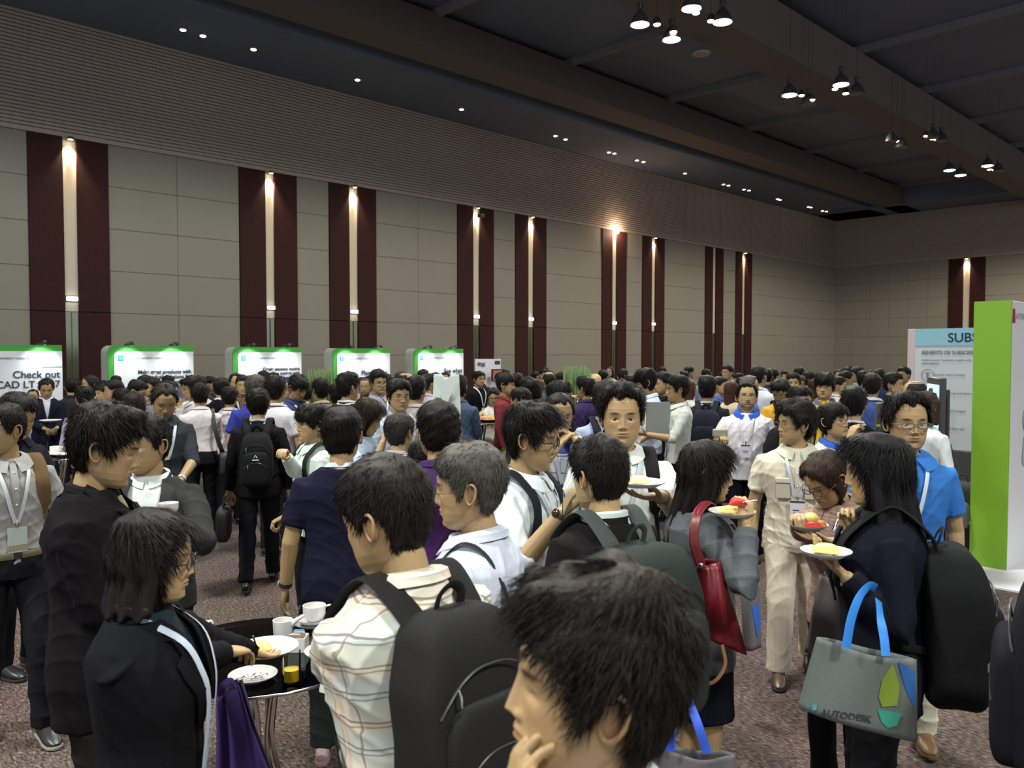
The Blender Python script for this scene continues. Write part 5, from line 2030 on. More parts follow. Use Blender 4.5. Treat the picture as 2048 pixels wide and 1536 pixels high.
# M34 blue shirt at right
m34 = P(1816, 782, 3.95, face=14, hface=20, pitch=-2, lod=0, tone=.95, bulk=1.02, hair=dict(style='high', thick=.030, side=.014, length=.04))
m34.build('man with thin glasses in a bright blue shirt, near the green tower', top=dict(kind='shirt', color=(.028, .150, .46), sleeve='short', hem=.80, folds=1.2, open_neck=.05, loose=.006), bottom=dict(color=(.62, .60, .46), stride=.12, lead=1, wide=1.08, stance=.12),
          shoes=dict(color=(.16, .09, .04), sole=(.1, .06, .03)), arms=(dict(out=.05), dict(at=(.14, .26, 1.2), hand='fist')), head=dict(stubble=.35))
m34.glasses('rect', (.12, .10, .08))
m34.lanyard((.52, .60, .68), zb=1.14, style='plain', badge_col=(.62, .68, .72))
m34.watch(-1, (.5, .5, .48), (.6, .6, .56))
q = m34.surf(.10, 1.27, m34.off + .010)
emit('chest_emblem', G().add((m34.w(box(q, (.055, .003, .014), .001)[0]), *box(q, (.055, .003, .014), .001)[1:3])), mat('emblem', (.15, .12, .04), rough=.5), m34.root_obj)

# M35 woman with bob, dark jacket, rucksack
m35 = P(1752, 864, 2.88, face=-84, hface=-82, pitch=6, fem=True, lod=0, tone=1.0, bulk=1.06, hair=dict(style='bob', thick=.024, side=.020, long_z=-.24, color=(.010, .009, .010), dens=1.2, back_w=1.6))
m35.build('woman with shoulder length black hair in a navy jacket, holding a plate of melon', top=dict(kind='jacket', color=(.013, .015, .026), inner=(.05, .05, .06), collar=False, hem=.74), bottom=dict(color=(.012, .012, .015)),
          arms=(dict(px=(1690, 1152, 2.74), hand='plate', palm=(0, 0, 1), pole=(-.2, -.6, -1)), dict(px=(1706, 1075, 2.95), hand='pinch', palm=(-.6, 0, -.4))))
m35.backpack('big black rucksack on the back of the woman with shoulder length hair', color=(.012, .012, .014), size=(.34, .22, .56), z=1.06, w=.034)
m35.watch(-1, (.02, .02, .02), (.7, .7, .7))

# M36 older woman bending over her plate
pk_m = plaid('pink_check', (.30, .18, .15), [(0, 18, .1, .4, (.16, .13, .12), .6), (2, 18, .2, .4, (.36, .24, .18), .6)], [(2, 36, .1, .12, (.08, .06, .06), .6)], .2)
m36 = P(1652, 903, 3.5, face=-34, hface=-46, pitch=34, fem=True, lod=0, tone=.92, lean=8, bulk=1.05, hair=dict(style='tied', thick=.014, side=.010, color=(.030, .017, .012)))
m36.build('older woman with tied back brown hair and glasses, bowed over her plate', top=dict(kind='shirt', mat=pk_m, color=(.3, .2, .17), folds=1.1), bottom=dict(color=(.02, .02, .025)),
          arms=(dict(px=(1672, 1082, 3.25), hand='plate', palm=(0, 0, 1), dir=(.8, .5, 0), pole=(-.6, -.4, -1)), dict(px=(1596, 1040, 3.25), hand='pinch', palm=(-.3, 0, -1))), head=dict(eyes_down=True))
m36.glasses('rect', (.06, .03, .02))

# M80 dark figure cut by the right edge
m80 = P(2390, 905, 2.05, face=98, lod=1, hair=dict(style='short'))
m80.build('person in dark clothes with a black rucksack, cut off by the right picture edge', top=dict(kind='jacket', color=(.012, .011, .016)), bottom=dict(color=BLACK))
m80.backpack('black rucksack bulging in at the lower right picture edge', color=(.013, .012, .018), size=(.38, .26, .58), z=1.12, w=.034)

# M81 arm at the left edge
m81 = P(-190, 935, 2.25, face=60, lod=1, hair=dict(style='short'), tone=1.25)
m81.build('person cut off by the lower left picture edge, only an elbow and blue sleeve showing', top=dict(kind='polo', color=(.03, .10, .45), sleeve='short'), bottom=dict(color=(.03, .018, .03)),
          arms=(None, dict(at=(.22, .26, .98), hand='hold')))
# ------------------------------------------------------------------ the crowd behind
LB = (.20, .27, .42)
def C(px, py, d, face, label, kind='shirt', color=WHITE, sleeve='long', hface=None, pitch=0, fem=False, hair='short', hcol=None, thick=None, arms=(None, None),
      bottom=(.016, .016, .02), tone=1.0, bulk=1.0, lean=0, gl=None, lan=None, pack=None, inner=None, lod=None, bk='trousers', cc=None, head=None, group=None,
      long_z=-.34, wide=1.0, stride=0, badge=False, mat_=None, hem=None, roll=0, lw=.011):
    hs = dict(style=hair)
    hs['thick'] = thick if thick is not None else {'bald': 0, 'long': .016, 'high': .016}.get(hair, .026)
    hs['side'] = .013
    if hair in ('long', 'bob'): hs['long_z'] = long_z
    if hcol: hs['color'] = hcol
    if lod is None: lod = 1 if d < 9.6 else 2
    p = P(px, py, d, face=face, hface=hface, pitch=pitch, roll=roll, fem=fem, lod=lod, tone=tone, bulk=bulk, lean=lean, hair=hs, wide=wide)
    top = dict(kind=kind, color=color, sleeve=sleeve, hem=hem or (.80 if kind != 'jacket' else .72))
    if cc: top['collar_color'] = cc
    if inner: top['inner'] = inner
    if mat_: top['mat'] = mat_
    if lod == 2: top['buttons'] = False
    p.build(label, top=top, bottom=dict(color=bottom, kind=bk, stride=stride), arms=arms, head=head, group=group)
    if gl: p.glasses(gl)
    if lan: p.lanyard(lan, badge=badge, zb=1.14, w=lw)
    if pack: p.backpack(pack[0], color=pack[1], size=pack[2] if len(pack) > 2 else (.28, .16, .42), z=1.14, w=.03, detail=lod < 2 and d < 8)
    return p


H = lambda x, y, z, hand='hold', **k: dict(at=(x, y, z), hand=hand, **k)
MOUTH = H(.04, .16, 1.44, 'pinch')
LP = (.60, .64, .70)
# --- left third
C(34, 786, 5.0, 38, 'man in a dark navy shirt behind the man with the tan strap, looking down', 'polo', (.022, .022, .035), 'short', pitch=20, arms=(H(-.1, .3, 1.1), H(.05, .3, 1.1)))
m28 = C(92, 757, 10.8, 4, 'man in a dark navy suit looking down beside the Check out stand', 'jacket', (.016, .018, .040), pitch=24, inner=(.60, .62, .70), arms=(H(-.1, .3, 1.05), H(.05, .3, 1.05)), lod=1, hair='high')
C(66, 778, 12.4, -8, 'man mostly hidden behind the navy suited man at the Check out stand', 'shirt', (.3, .33, .4), hair='high')
C(168, 772, 8.9, 196, 'man in a lavender shirt seen from behind, stooping at a table', 'shirt', (.34, .30, .42), 'long', lean=16, bulk=1.08, lan=LP)
C(150, 758, 13.5, -40, 'woman with dark hair raising a hand near the red pillar', 'shirt', (.05, .04, .05), hair='shaggy', fem=True)
C(206, 766, 10.5, -60, 'dark haired person in profile to the left, left of the second stand', 'shirt', (.06, .05, .06), hair='shaggy')
C(226, 758, 9.8, -95, 'man in a lilac shirt before the green frame of the second stand', 'shirt', (.32, .30, .44), cc=(.6, .6, .66))
C(242, 776, 9.2, 200, 'black haired head low in front of the second stand', 'shirt', (.05, .05, .06))
C(268, 782, 7.2, 175, 'person with wavy dark hair seen from behind, in front of the second stand', 'shirt', (.10, .07, .09), hair='shaggy', thick=.03, hcol=(.022, .014, .014))
C(274, 759, 9.6, 70, 'man in a grey shirt bowing his head before the second stand', 'shirt', (.26, .24, .26), pitch=22, lean=8, arms=(H(-.1, .3, 1.2), H(.1, .3, 1.2)))
C(304, 754, 10.5, -62, 'young man with a moustache looking left before the second stand', 'shirt', (.22, .21, .24), head=dict(stubble=.7))
C(337, 760, 9.0, 60, 'man eating with his hand at his mouth behind the bald man in the dark shirt', 'shirt', (.45, .44, .45), arms=(None, MOUTH))
m30 = C(328, 768, 6.3, 10, 'balding bearded man in a dark grey shirt with rolled sleeves, looking down', 'shirt', (.062, .066, .078), 'rolled', pitch=26, hair='high', thick=.010, lan=LP, bulk=1.04, tone=.85, head=dict(stubble=.8, eyes_down=True),
        arms=(H(-.06, .30, 1.0, pole=(-.8, -.3, -.6)), H(.12, .26, 1.05)))
m30.watch(-1, (.5, .5, .5), (.7, .7, .7))
C(383, 753, 9.4, -80, 'man in a white shirt, profile to the left, by the edge of the second stand', 'shirt', (.58, .54, .56), pitch=5)
C(398, 750, 10.6, 190, 'person in a cream top with a strap behind the white shirted man', 'shirt', (.56, .55, .48))
m31 = C(400, 765, 8.7, 178, 'man in a white shirt seen from behind, a dark strap over one shoulder', 'shirt', (.62, .58, .58), hair='high', thick=.02, hem=.97, arms=(H(-.2, .1, .85), H(.05, .3, 1.2)), stride=.1)
C(443, 754, 10.2, 150, 'person in black with a grey strap, left of the third stand', 'jacket', (.012, .012, .016), thick=.028)
C(459, 772, 9.5, 170, 'man in a brown and white striped shirt seen from behind', 'shirt', WHITE, mat_=plaid('stripe_shirt', (.60, .56, .56), [(0, 26, .1, .4, (.20, .15, .20), .8)], [], .6), hem=.88)
C(452, 760, 11.5, 20, 'man with a reddish forehead behind the striped shirt', 'shirt', (.3, .2, .2), hair='high', thick=.01)
C(472, 746, 11.0, 14, 'man with short dark hair at the left edge of the third stand', 'shirt', (.08, .06, .05), hair='high')
C(486, 749, 10.6, -4, 'man in a brown shirt with white lanyard before the third stand', 'shirt', (.14, .09, .06), lan=LP)
C(498, 768, 10.9, 190, 'person in a pale yellow top behind the man with the black rucksack', 'shirt', (.66, .50, .28))
C(511, 749, 8.3, 172, 'grey brown haired person in a blue top behind the man with the black rucksack', 'polo', (.028, .034, .25), 'short', hcol=(.075, .06, .055), thick=.028, bulk=1.1)
m19 = C(516, 775, 6.9, 176, 'man in a black jacket walking away with a round black rucksack', 'jacket', (.016, .015, .018), inner=(.45, .5, .55), stride=.2, hem=.80, lod=0, hair='short',
        pack=('rounded black rucksack with a small white emblem on the walking man', (.014, .014, .016), (.27, .20, .46)), arms=(H(-.26, .05, .80), None), bottom=(.016, .016, .020))
q = (-.0, -(np.interp(1.14, TZ, TB) + m19.off) - .21, 1.20)
C(552, 750, 8.0, 160, 'man in a white and blue polo shirt, left of the boy in blue', 'polo', (.60, .58, .62), 'short', bulk=1.08)
C(547, 744, 11.8, 10, 'person with a red lip drinking before the third stand', 'shirt', (.2, .1, .1), hair='high', tone=.8)
C(562, 758, 9.9, 60, 'grey haired man in a white shirt by the third stand', 'shirt', (.55, .55, .56), hcol=(.12, .11, .10), hair='high')
C(596, 749, 9.0, 40, 'young man in a dark blue shirt with lanyard, looking down at his hands', 'shirt', (.035, .045, .13), 'rolled', pitch=26, lan=LP, arms=(H(-.1, .3, 1.1), H(.0, .3, 1.15)), hair='fringe')
C(610, 770, 11.0, 200, 'person in a white shirt seen from behind, right of the third stand', 'shirt', (.60, .60, .62))
C(641, 756, 9.4, 200, 'dark haired head in front of the green reeds', 'shirt', (.14, .14, .15), lean=6, cc=(.5, .4, .25))
m18 = C(622, 806, 5.5, -66, 'man with glasses in a white shirt raising his hand, left of the navy shirt', 'shirt', (.62, .70, .66), gl='thin', thick=.026, lod=0, head=dict(mouth_open=.4), hair='fringe',
        pack=('dark rucksack on the white shirted man with glasses', (.02, .024, .022)), arms=(H(-.12, .26, .98), dict(px=(572, 912, 5.2), hand='pinch', pole=(.3, -.2, -1))))
m23 = C(735, 797, 5.6, 62, 'woman with long straight hair in a pale blue blouse, eating', 'shirt', (.40, .48, .60), 'three', hface=72, pitch=22, fem=True, hair='long', hcol=(.022, .013, .010), lod=0,
        arms=(None, dict(px=(766, 884, 5.4), hand='pinch', pole=(.4, -.4, -1))), head=dict(eyes_down=True))
C(697, 744, 8.2, 156, 'man in a brown jacket with a strap, hand raised to his mouth', 'jacket', (.055, .026, .018), hface=128, inner=(.6, .6, .6), bulk=1.12, arms=(None, H(.02, .2, 1.42, 'pinch')), thick=.03)
C(675, 766, 8.9, 185, 'man in a grey jacket seen from behind, left of the brown jacket', 'jacket', (.10, .10, .105), bulk=1.05)
C(730, 756, 11.4, -10, 'bearded man with glasses behind the raised hand of the brown jacket', 'shirt', (.03, .03, .04), hair='high', thick=.01, hcol=(.05, .04, .035), tone=.85, head=dict(stubble=.9))
m25 = C(757, 739, 9.6, 26, 'young man with glasses in a grey shirt with broad white lanyard', 'shirt', (.26, .26, .31), gl='thick', lan=(.75, .76, .8), thick=.03, lod=1)
m24 = C(798, 757, 6.9, 28, 'man with thin glasses in a pale blue shirt looking at the viewer', 'shirt', (.40, .44, .56), hface=20, gl='thin', thick=.026, lan=LP, hair='short', lod=0, bulk=1.05)
C(776, 748, 11.3, 175, 'black haired head between the two men with glasses', 'shirt', (.08, .06, .08))
C(803, 742, 12.6, 60, 'older man with thinning hair, right of the fourth stand', 'shirt', (.3, .28, .3), hair='high', thick=.008, hcol=(.04, .03, .025))
C(812, 746, 10.6, 95, 'bald brown man in profile to the right near the fourth stand', 'shirt', (.2, .2, .22), hair='bald', tone=.85)
C(832, 750, 7.9, 158, 'man in a beige shirt with lanyard seen from behind, right of the man with glasses', 'shirt', (.33, .28, .25), 'short', lan=LP, thick=.026, cc=(.5, .42, .42))
C(846, 738, 13.4, 180, 'black haired head before the left edge of the fifth stand', 'shirt', (.1, .1, .12))
C(858, 746, 10.8, 130, 'man in a pink and blue shirt left of the white folded stand', 'shirt', (.46, .42, .50))
C(872, 744, 12.2, 160, 'dark head behind the top of the white folded stand', 'shirt', (.05, .05, .06), thick=.03)
C(917, 748, 9.0, 165, 'man in a denim blue shirt right of the white folded stand', 'shirt', (.055, .080, .14), hair='shaggy', hcol=(.02, .014, .012), arms=(None, H(.1, .3, 1.1)))
m22 = C(800, 825, 5.2, 152, 'short man in a black jacket with white collar seen from behind', 'jacket', (.015, .013, .016), inner=(.56, .52, .56), hface=145, thick=.014, hair='high', hcol=(.03, .026, .024), lod=0)
m21 = C(877, 802, 3.85, 182, 'man in a purple shirt and grey strap seen from behind, black hair', 'shirt', (.055, .016, .095), hface=192, thick=.026, hair='short', lod=0, bulk=1.08, wide=1.06,
        bottom=(.02, .02, .03), arms=(H(-.15, .25, 1.1), H(.1, .3, 1.1)))
C(845, 880, 4.6, 170, 'person in a white shirt hidden behind the man in purple', 'shirt', (.66, .72, .70), lod=1)
# --- middle
m49 = C(958, 741, 13.6, 40, 'staff man in a black shirt with lanyard before the msi poster', 'tee', (.014, .014, .017), 'short', lan=LP, badge=True, lod=1)
C(1012, 745, 9.8, 78, 'young man with bowl cut in a dark red shirt, profile to the right', 'shirt', (.16, .02, .025), hair='fringe', lan=LP)
C(1000, 744, 13.4, 200, 'dark haired woman left of the young man in red', 'shirt', (.08, .07, .1), hair='shaggy', fem=True)
m16 = C(986, 776, 11.0, 4, 'woman with glasses in a sleeveless cream top eating at the round table', 'blouse', (.62, .60, .50), 'none', fem=True, hair='tied', gl='thick', pitch=12, lod=1, bottom=(.30, .30, .28), lan=(.5, .5, .56),
        arms=(H(-.10, .26, 1.18, 'relax', pole=(-.7, -.3, -.6)), H(.02, .28, 1.22, 'pinch', pole=(1, .1, .1))), hcol=(.015, .012, .012))
C(1040, 774, 8.0, 205, 'man with cropped hair seen from behind, hand to his mouth', 'shirt', (.06, .04, .06), hface=230, hair='high', thick=.012, arms=(H(0, .2, 1.42, 'pinch'), None))
C(1034, 745, 12.4, 190, 'black haired man behind the cropped head', 'shirt', (.06, .06, .07))
C(1056, 752, 11.0, 100, 'woman holding an object to her face near the sixth pillar', 'shirt', (.5, .5, .52), hair='shaggy', fem=True)
C(1065, 757, 8.3, 180, 'man with thick curly black hair seen from behind', 'shirt', (.30, .22, .24), thick=.036, hair='short', cc=(.6, .5, .5))
C(1098, 744, 11.5, 195, 'man with a bald crown shining under the lamps', 'shirt', (.08, .07, .09), hair='bald')
C(1087, 737, 17, 40, 'tall man with glasses standing far back by the wall', 'shirt', (.04, .04, .05), gl='thin')
C(1101, 741, 16, 20, 'small dark head right of the tall man by the wall', 'shirt', (.05, .05, .06))
C(1124, 744, 13.2, 60, 'man in a blue shirt left of the green reeds', 'shirt', (.10, .14, .30), hface=80)
m52 = C(1120, 759, 7.6, 58, 'young man in a dark shirt behind the man on the phone, profile to the right', 'shirt', (.03, .03, .045), hface=66, thick=.03, hair='fringe')
m14 = C(1119, 787, 5.3, 14, 'man with receding hair and glasses in a patterned blue shirt, hands at his mouth', 'shirt', (.50, .58, .66), 'short', pitch=14, hair='high', thick=.008, gl='thin', lod=0, lan=LP, badge=True,
        mat_=plaid('surf_shirt', (.55, .60, .66), [(2, 3.2, .72, .45, (.025, .05, .30), .95), (0, 5, .2, .3, (.30, .46, .62), .5)], [(2, 9, .1, .06, (.02, .03, .08), .8), (0, 9, .3, .05, (.02, .03, .08), .7)], .4),
        arms=(H(-.07, .16, 1.43, 'hold', pole=(-.8, .1, -.7)), H(.03, .17, 1.40, 'pinch', pole=(.8, .1, -.7))), head=dict(eyes_down=True))
m14.watch(-1)
m15 = C(1191, 748, 11.0, 8, 'bald man with glasses in a white shirt with a rucksack strap', 'shirt', (.66, .66, .64), hair='bald', gl='thin', bulk=1.12, lod=1, tone=1.25,
        pack=('rucksack of the bald man in the white shirt', (.03, .03, .02)))
C(1170, 752, 9.4, 200, 'person in dark purple holding a phone to the ear, right of the reeds', 'shirt', (.035, .02, .08), hface=235, arms=(H(-.14, .10, 1.5, 'hold'), None))
C(1206, 739, 15, 170, 'dark head against the sixth pillar', 'shirt', (.04, .04, .05))
m48 = C(1216, 759, 6.2, 190, 'man in a pale blue shirt with a dark strap, mostly behind the tall young man', 'shirt', (.36, .40, .56), hface=120, pack=('dark rucksack seen beside the tall young man', (.02, .02, .03)))
C(1262, 748, 11.2, 190, 'wavy dark hair of a person behind the tall young man', 'shirt', (.06, .06, .08), hair='shaggy')
m46 = C(1291, 736, 9.1, -76, 'tall man in a white and pale blue shirt laughing, profile to the left', 'shirt', (.52, .58, .72), hface=-84, pitch=14, thick=.034, hair='shaggy', bottom=(.014, .018, .035), arms=(H(-.1, .32, 1.1), H(.05, .34, 1.08, pole=(.5, -.5, -1))), head=dict(mouth_open=.7), hem=.84, lod=0)
C(1326, 742, 9.8, -64, 'man with wavy hair between the two talking men in pale shirts', 'shirt', (.02, .02, .025), thick=.034)
m45 = C(1354, 749, 8.3, -72, 'man in a light grey shirt gesturing with both hands, profile to the left', 'shirt', (.52, .54, .50), 'rolled', hface=-80, thick=.026, bottom=(.012, .012, .015), tone=.9, hem=.86, lod=0,
        arms=(H(-.16, .36, 1.16, 'cup', palm=(.4, 0, .8)), H(-.02, .40, 1.08, 'cup', palm=(0, 0, 1), pole=(.3, -.5, -1))))
C(1380, 760, 11.5, 130, 'woman with long reddish brown hair in a white top', 'shirt', (.62, .60, .56), hface=110, fem=True, hair='long', hcol=(.075, .026, .016), long_z=-.22)
C(1368, 741, 16.5, 195, 'dark head near the wall, left one of a pair', 'shirt', (.10, .10, .13))
C(1379, 732, 17.5, 150, 'tall dark head near the wall, right one of a pair', 'shirt', (.20, .22, .3), hface=120)
m44 = C(1415, 752, 8.9, 176, 'man in a dark grey jacket seen from behind with a navy rucksack', 'jacket', (.035, .035, .038), inner=(.4, .42, .46), thick=.03, bulk=1.05, lod=1,
        pack=('navy blue rucksack on the dark grey jacket', (.024, .026, .045), (.32, .20, .50)))
C(1412, 737, 16, 185, 'small head against the eighth pillar', 'shirt', (.25, .3, .4), cc=(.5, .55, .65))
C(1440, 752, 11.4, 60, 'man in a blue shirt, profile to the right, behind the navy rucksack', 'shirt', (.07, .12, .34), hface=75)
C(1463, 762, 10.8, 150, 'woman with long brown hair and bare shoulders in a cream dress', 'blouse', (.66, .52, .36), 'none', fem=True, hair='long', hcol=(.050, .022, .014), long_z=-.30)
C(1455, 729, 14.8, -30, 'tall man in a pale blue shirt standing before the ninth pillar', 'shirt', (.34, .40, .58), hface=-45, lan=LP)
m43 = C(1500, 750, 9.9, 100, 'grey haired man behind the stout man in the white polo', 'polo', (.10, .16, .40), hface=95, hcol=(.10, .09, .085), thick=.02, hair='high')
m42 = C(1519, 731, 10.6, 150, 'tall man in a white shirt seen from behind, right of the stout man', 'shirt', (.62, .66, .72), bulk=1.1, thick=.02, arms=(None, H(.1, .3, 1.1)))
C(1484, 753, 12.0, 190, 'dark head left of the grey haired man', 'shirt', (.1, .12, .2))
C(1534, 736, 13.5, 175, 'dark haired person in lavender, left of the yellow shirts', 'shirt', (.05, .05, .10))
C(1547, 737, 14.5, 150, 'person in a violet shirt behind the yellow shirts', 'shirt', (.26, .20, .48), thick=.03)
m40 = C(1562, 758, 9.2, 20, 'round faced young man in a yellow shirt looking down', 'polo', (.62, .34, .03), 'short', hface=-20, pitch=30, thick=.028, wide=1.1, pack=('dark backpack of the young man in yellow looking down', (.03, .025, .02)), head=dict(eyes_down=True), bulk=1.1)
C(1587, 745, 11.2, 2, 'young man facing forward between the two yellow shirts', 'shirt', (.12, .10, .08), thick=.024, lod=1)
C(1599, 733, 14.5, 185, 'tall dark head with white collar behind the yellow shirts', 'shirt', (.5, .5, .54))
C(1600, 750, 12.6, 10, 'woman with glasses and curly brown hair behind the yellow shirts', 'shirt', (.25, .2, .2), hair='shaggy', hcol=(.05, .03, .02), gl='thick', fem=True)
C(1618, 742, 13.2, 100, 'dark haired woman left of the smiling young man in yellow', 'shirt', (.06, .03, .08), hair='shaggy', fem=True)
C(1628, 757, 12.5, 175, 'woman with long brown hair seen from behind near the smiling young man', 'shirt', (.1, .06, .05), hair='long', fem=True, hcol=(.03, .016, .012), long_z=-.25)
m39 = C(1650, 744, 8.9, -10, 'smiling young man with fringe in a bright yellow shirt', 'polo', (.72, .46, .02), 'short', hface=-12, hair='fringe', thick=.034, wide=1.05, bulk=1.06, lan=(.3, .32, .36), lod=0, cc=(.1, .1, .12), head=dict(mouth_open=.5), lw=.014)
m41 = C(1600, 771, 7.3, 66, 'man with parted dark hair behind the cream safari shirt, profile to the right', 'shirt', (.30, .22, .05), hface=52, thick=.024, pitch=6, pack=('dark backpack behind the cream safari shirt', (.02, .02, .025)), arms=(H(-.1, .25, 1.1), None))
m37 = C(1668, 804, 5.6, 40, 'man with long parted hair and glasses looking right, lanyard over a blue collar', 'polo', (.46, .50, .56), 'short', hface=56, pitch=-6, gl='thin', hair='shaggy', thick=.014, cc=(.02, .08, .38), lan=(.6, .64, .7), lod=0,
        arms=(None, dict(px=(1698, 880, 5.35), hand='pinch', pole=(.5, -.4, -1))))
C(1693, 741, 13.0, 150, 'man in a pale pink shirt, profile to the right', 'shirt', (.56, .50, .52), hface=110)
C(1678, 752, 11.6, 130, 'man in a white shirt with dark hair right of the smiling young man', 'shirt', (.62, .56, .56), hface=95)
C(1697, 732, 14.0, 190, 'man in a lavender shirt seen from behind, holding a pale blue leaflet', 'shirt', (.30, .28, .36), bulk=1.1)
C(1714, 733, 13.6, -75, 'dark bearded man facing the lavender shirt', 'shirt', (.1, .06, .06), tone=.7, hair='shaggy')
m38 = C(1708, 771, 6.4, 178, 'man in a black suit with white collar seen from behind, before the monitor back', 'jacket', (.012, .012, .014), inner=(.62, .64, .68), hface=175, thick=.03, lod=1)
C(1726, 741, 12.6, 190, 'black hair between the leaflet and the blue jacket', 'shirt', (.06, .06, .08), hair='shaggy')
m62 = C(1744, 746, 9.0, 178, 'man in a royal blue jacket seen from behind', 'shirt', (.050, .080, .26), bulk=1.12, thick=.02, cc=(.5, .55, .65), lod=1)
C(1757, 737, 13.5, 200, 'dark haired man in navy behind the royal blue jacket', 'shirt', (.03, .04, .15), thick=.03)
m64 = C(1788, 744, 9.9, 60, 'man in black with a lime green strap, profile to the right', 'shirt', (.014, .014, .016), 'short', hface=72, hair='short', lod=1, lan=(.20, .48, .03), lw=.02)
C(1808, 733, 13.8, -40, 'man with a paper cup at his face, left of the subscription wall', 'shirt', (.2, .14, .12), arms=(H(0, .18, 1.42), None))
m65 = C(1829, 762, 7.6, -120, 'balding man seen from behind in front of the subscription wall', 'shirt', (.05, .05, .05), hair='bald')
m70 = C(1853, 782, 6.6, 150, 'woman with short brown hair and a white blouse by the display pole', 'blouse', (.62, .66, .68), 'three', fem=True, hair='bob', hcol=(.045, .022, .015), long_z=-.12, lod=1)

# --- far rows whose heads show between the others; nothing tells them apart
rnd = random.Random(5)
far = []
for i in range(46):
    px = 130 + i * 37.5 + rnd.uniform(-12, 12)
    if 1110 < px < 1185 or 600 < px < 675: px += 80
    if 1800 < px: px = 1560 + rnd.uniform(0, 240)
    dd = rnd.uniform(12.5, 19.5)
    hh_ = rnd.uniform(1.56, 1.70)
    if px < 930:
        dd, hh_ = rnd.uniform(10.5, 13.5), rnd.uniform(1.55, 1.63)
    for _ in range(14):
        q_ = at(px, 740, dd)
        if min(math.hypot(q_[0] - a, q_[1] - b) for a, b in PLACED) > .52:
            break
        px += rnd.uniform(-30, 30); dd = rnd.uniform(*((10.5, 14.0) if px < 930 else (12.5, 19.5)))
    else:
        continue
    PLACED.append((q_[0], q_[1]))
    far.append((px, dd, 710 + (CAM_Z - hh_) * F_PX / dd))
fp = []
styles = [('short', False, (.06, .06, .07)), ('shaggy', True, (.20, .18, .2)), ('short', False, (.45, .47, .52)), ('high', False, (.10, .12, .20)), ('fringe', False, (.03, .03, .035)), ('long', True, (.35, .3, .28))]
for k, (st, fm, colr) in enumerate(styles):
    px, dd, py = far[k * 5]
    fp.append(C(px, py, dd, [180, 30, -60, 90, 170, -20][k], 'one of the small distant dark haired people filling the far rows', 'shirt', colr, hair=st, fem=fm, long_z=-.2, group='distant people in the far rows', lod=2).root_obj)
used = {k * 5 for k in range(6)}
for i, (px, dd, py) in enumerate(far):
    if i in used:
        continue
    src = fp[rnd.randrange(6)]
    r = src.copy(); COL.objects.link(r)
    h0 = at(px, py, dd)
    r.location = (h0[0], h0[1], 0)
    r.rotation_euler = (0, 0, rnd.uniform(0, 6.28))
    def tree(o, par):
        for ch in list(o.children):
            c = ch.copy(); COL.objects.link(c); c.parent = par
            tree(ch, c)
    tree(src, r)
# ------------------------------------------------------------------ tables and table ware
china = mat('china', (.74, .73, .70), rough=.22, spec=.5)
chrome = mat('chrome', (.62, .60, .58), rough=.12, metal=1)
fork_m = mat('cutlery', (.6, .6, .6), rough=.18, metal=1)


def dark_glass():
    m, nt, b = _nt('dark_glass_top')
    N, L = nt.nodes, nt.links
    out = [n for n in N if n.type == 'OUTPUT_MATERIAL'][0]
    tr = N.new('ShaderNodeBsdfTransparent'); tr.inputs[0].default_value = (.30, .29, .28, 1)
    gl = N.new('ShaderNodeBsdfGlossy'); gl.inputs['Roughness'].default_value = .03
    fr = N.new('ShaderNodeFresnel'); fr.inputs[0].default_value = 1.6
    mx = N.new('ShaderNodeMixShader')
    L.new(fr.outputs[0], mx.inputs[0]); L.new(tr.outputs[0], mx.inputs[1]); L.new(gl.outputs[0], mx.inputs[2]); L.new(mx.outputs[0], out.inputs[0])
    return m


dglass = dark_glass()


def table(c, z, R, label, spread=.40):
    c = np.array([c[0], c[1], 0.0])
    t = thing('round_table', label, 'table', c)
    emit('tabletop', G().add(lathe([(0, z - .012), (R, z - .012), (R + .004, z - .006), (R, z), (0, z)], 64, c)), dglass, t, sharp=30)
    th = np.linspace(0, 2 * np.pi, 72, endpoint=False)
    emit('rim', G().add(tube(np.stack([c[0] + (R + .004) * np.cos(th), c[1] + (R + .004) * np.sin(th), np.full(72, z - .008)], 1), (.006,) * 72, n=8, closed=True, up=(0, 0, 1))), chrome, t)
    emit('hub', G().add(lathe([(0, z - .03), (.10, z - .03), (.10, z - .014), (0, z - .014)], 24, c)), chrome, t)
    for k in range(3):
        a = .7 + k * 2.094
        for off in (-.03, .03):
            e = np.array([math.cos(a), math.sin(a), 0]); s_ = np.array([-math.sin(a), math.cos(a), 0]) * off
            pts = curve([c + e * .09 + s_ + (0, 0, z - .02), c + e * .045 + s_ + (0, 0, z * .72), c + e * .04 + s_ + (0, 0, z * .45), c + e * .13 + s_ + (0, 0, z * .2), c + e * spread + s_ * .6 + (0, 0, .03)], 22)
            emit('leg', G().add(tube(pts, .010, n=8)), chrome, t)
        emit('foot', G().add(lathe([(0, 0), (.028, 0), (.028, .016), (.012, .03), (0, .03)], 16, c + e * spread)), chrome, t)
    return t


TC = at(520, 1200, 3.27)
ZT = .76
table(TC, ZT, .44, 'round dark glass table with curved chrome legs, laid with cups and plates', .42)


def on(px, py, z=ZT):
    return on_z(px, py, z)


def plate(p, r, label, group=None, tilt=0):
    V, Q, T = lathe([(0, .004), (r * .62, .004), (r * .70, .007), (r * .98, .018), (r, .0205), (r * .98, .0165), (r * .68, .001), (r * .6, 0), (0, 0)], 48)
    if tilt:
        V = V @ rotx(tilt).T
    t = emit('plate', G().add((V + p, Q, T)), china, None, base=p)
    tag(t, label, 'plate', group)
    return t


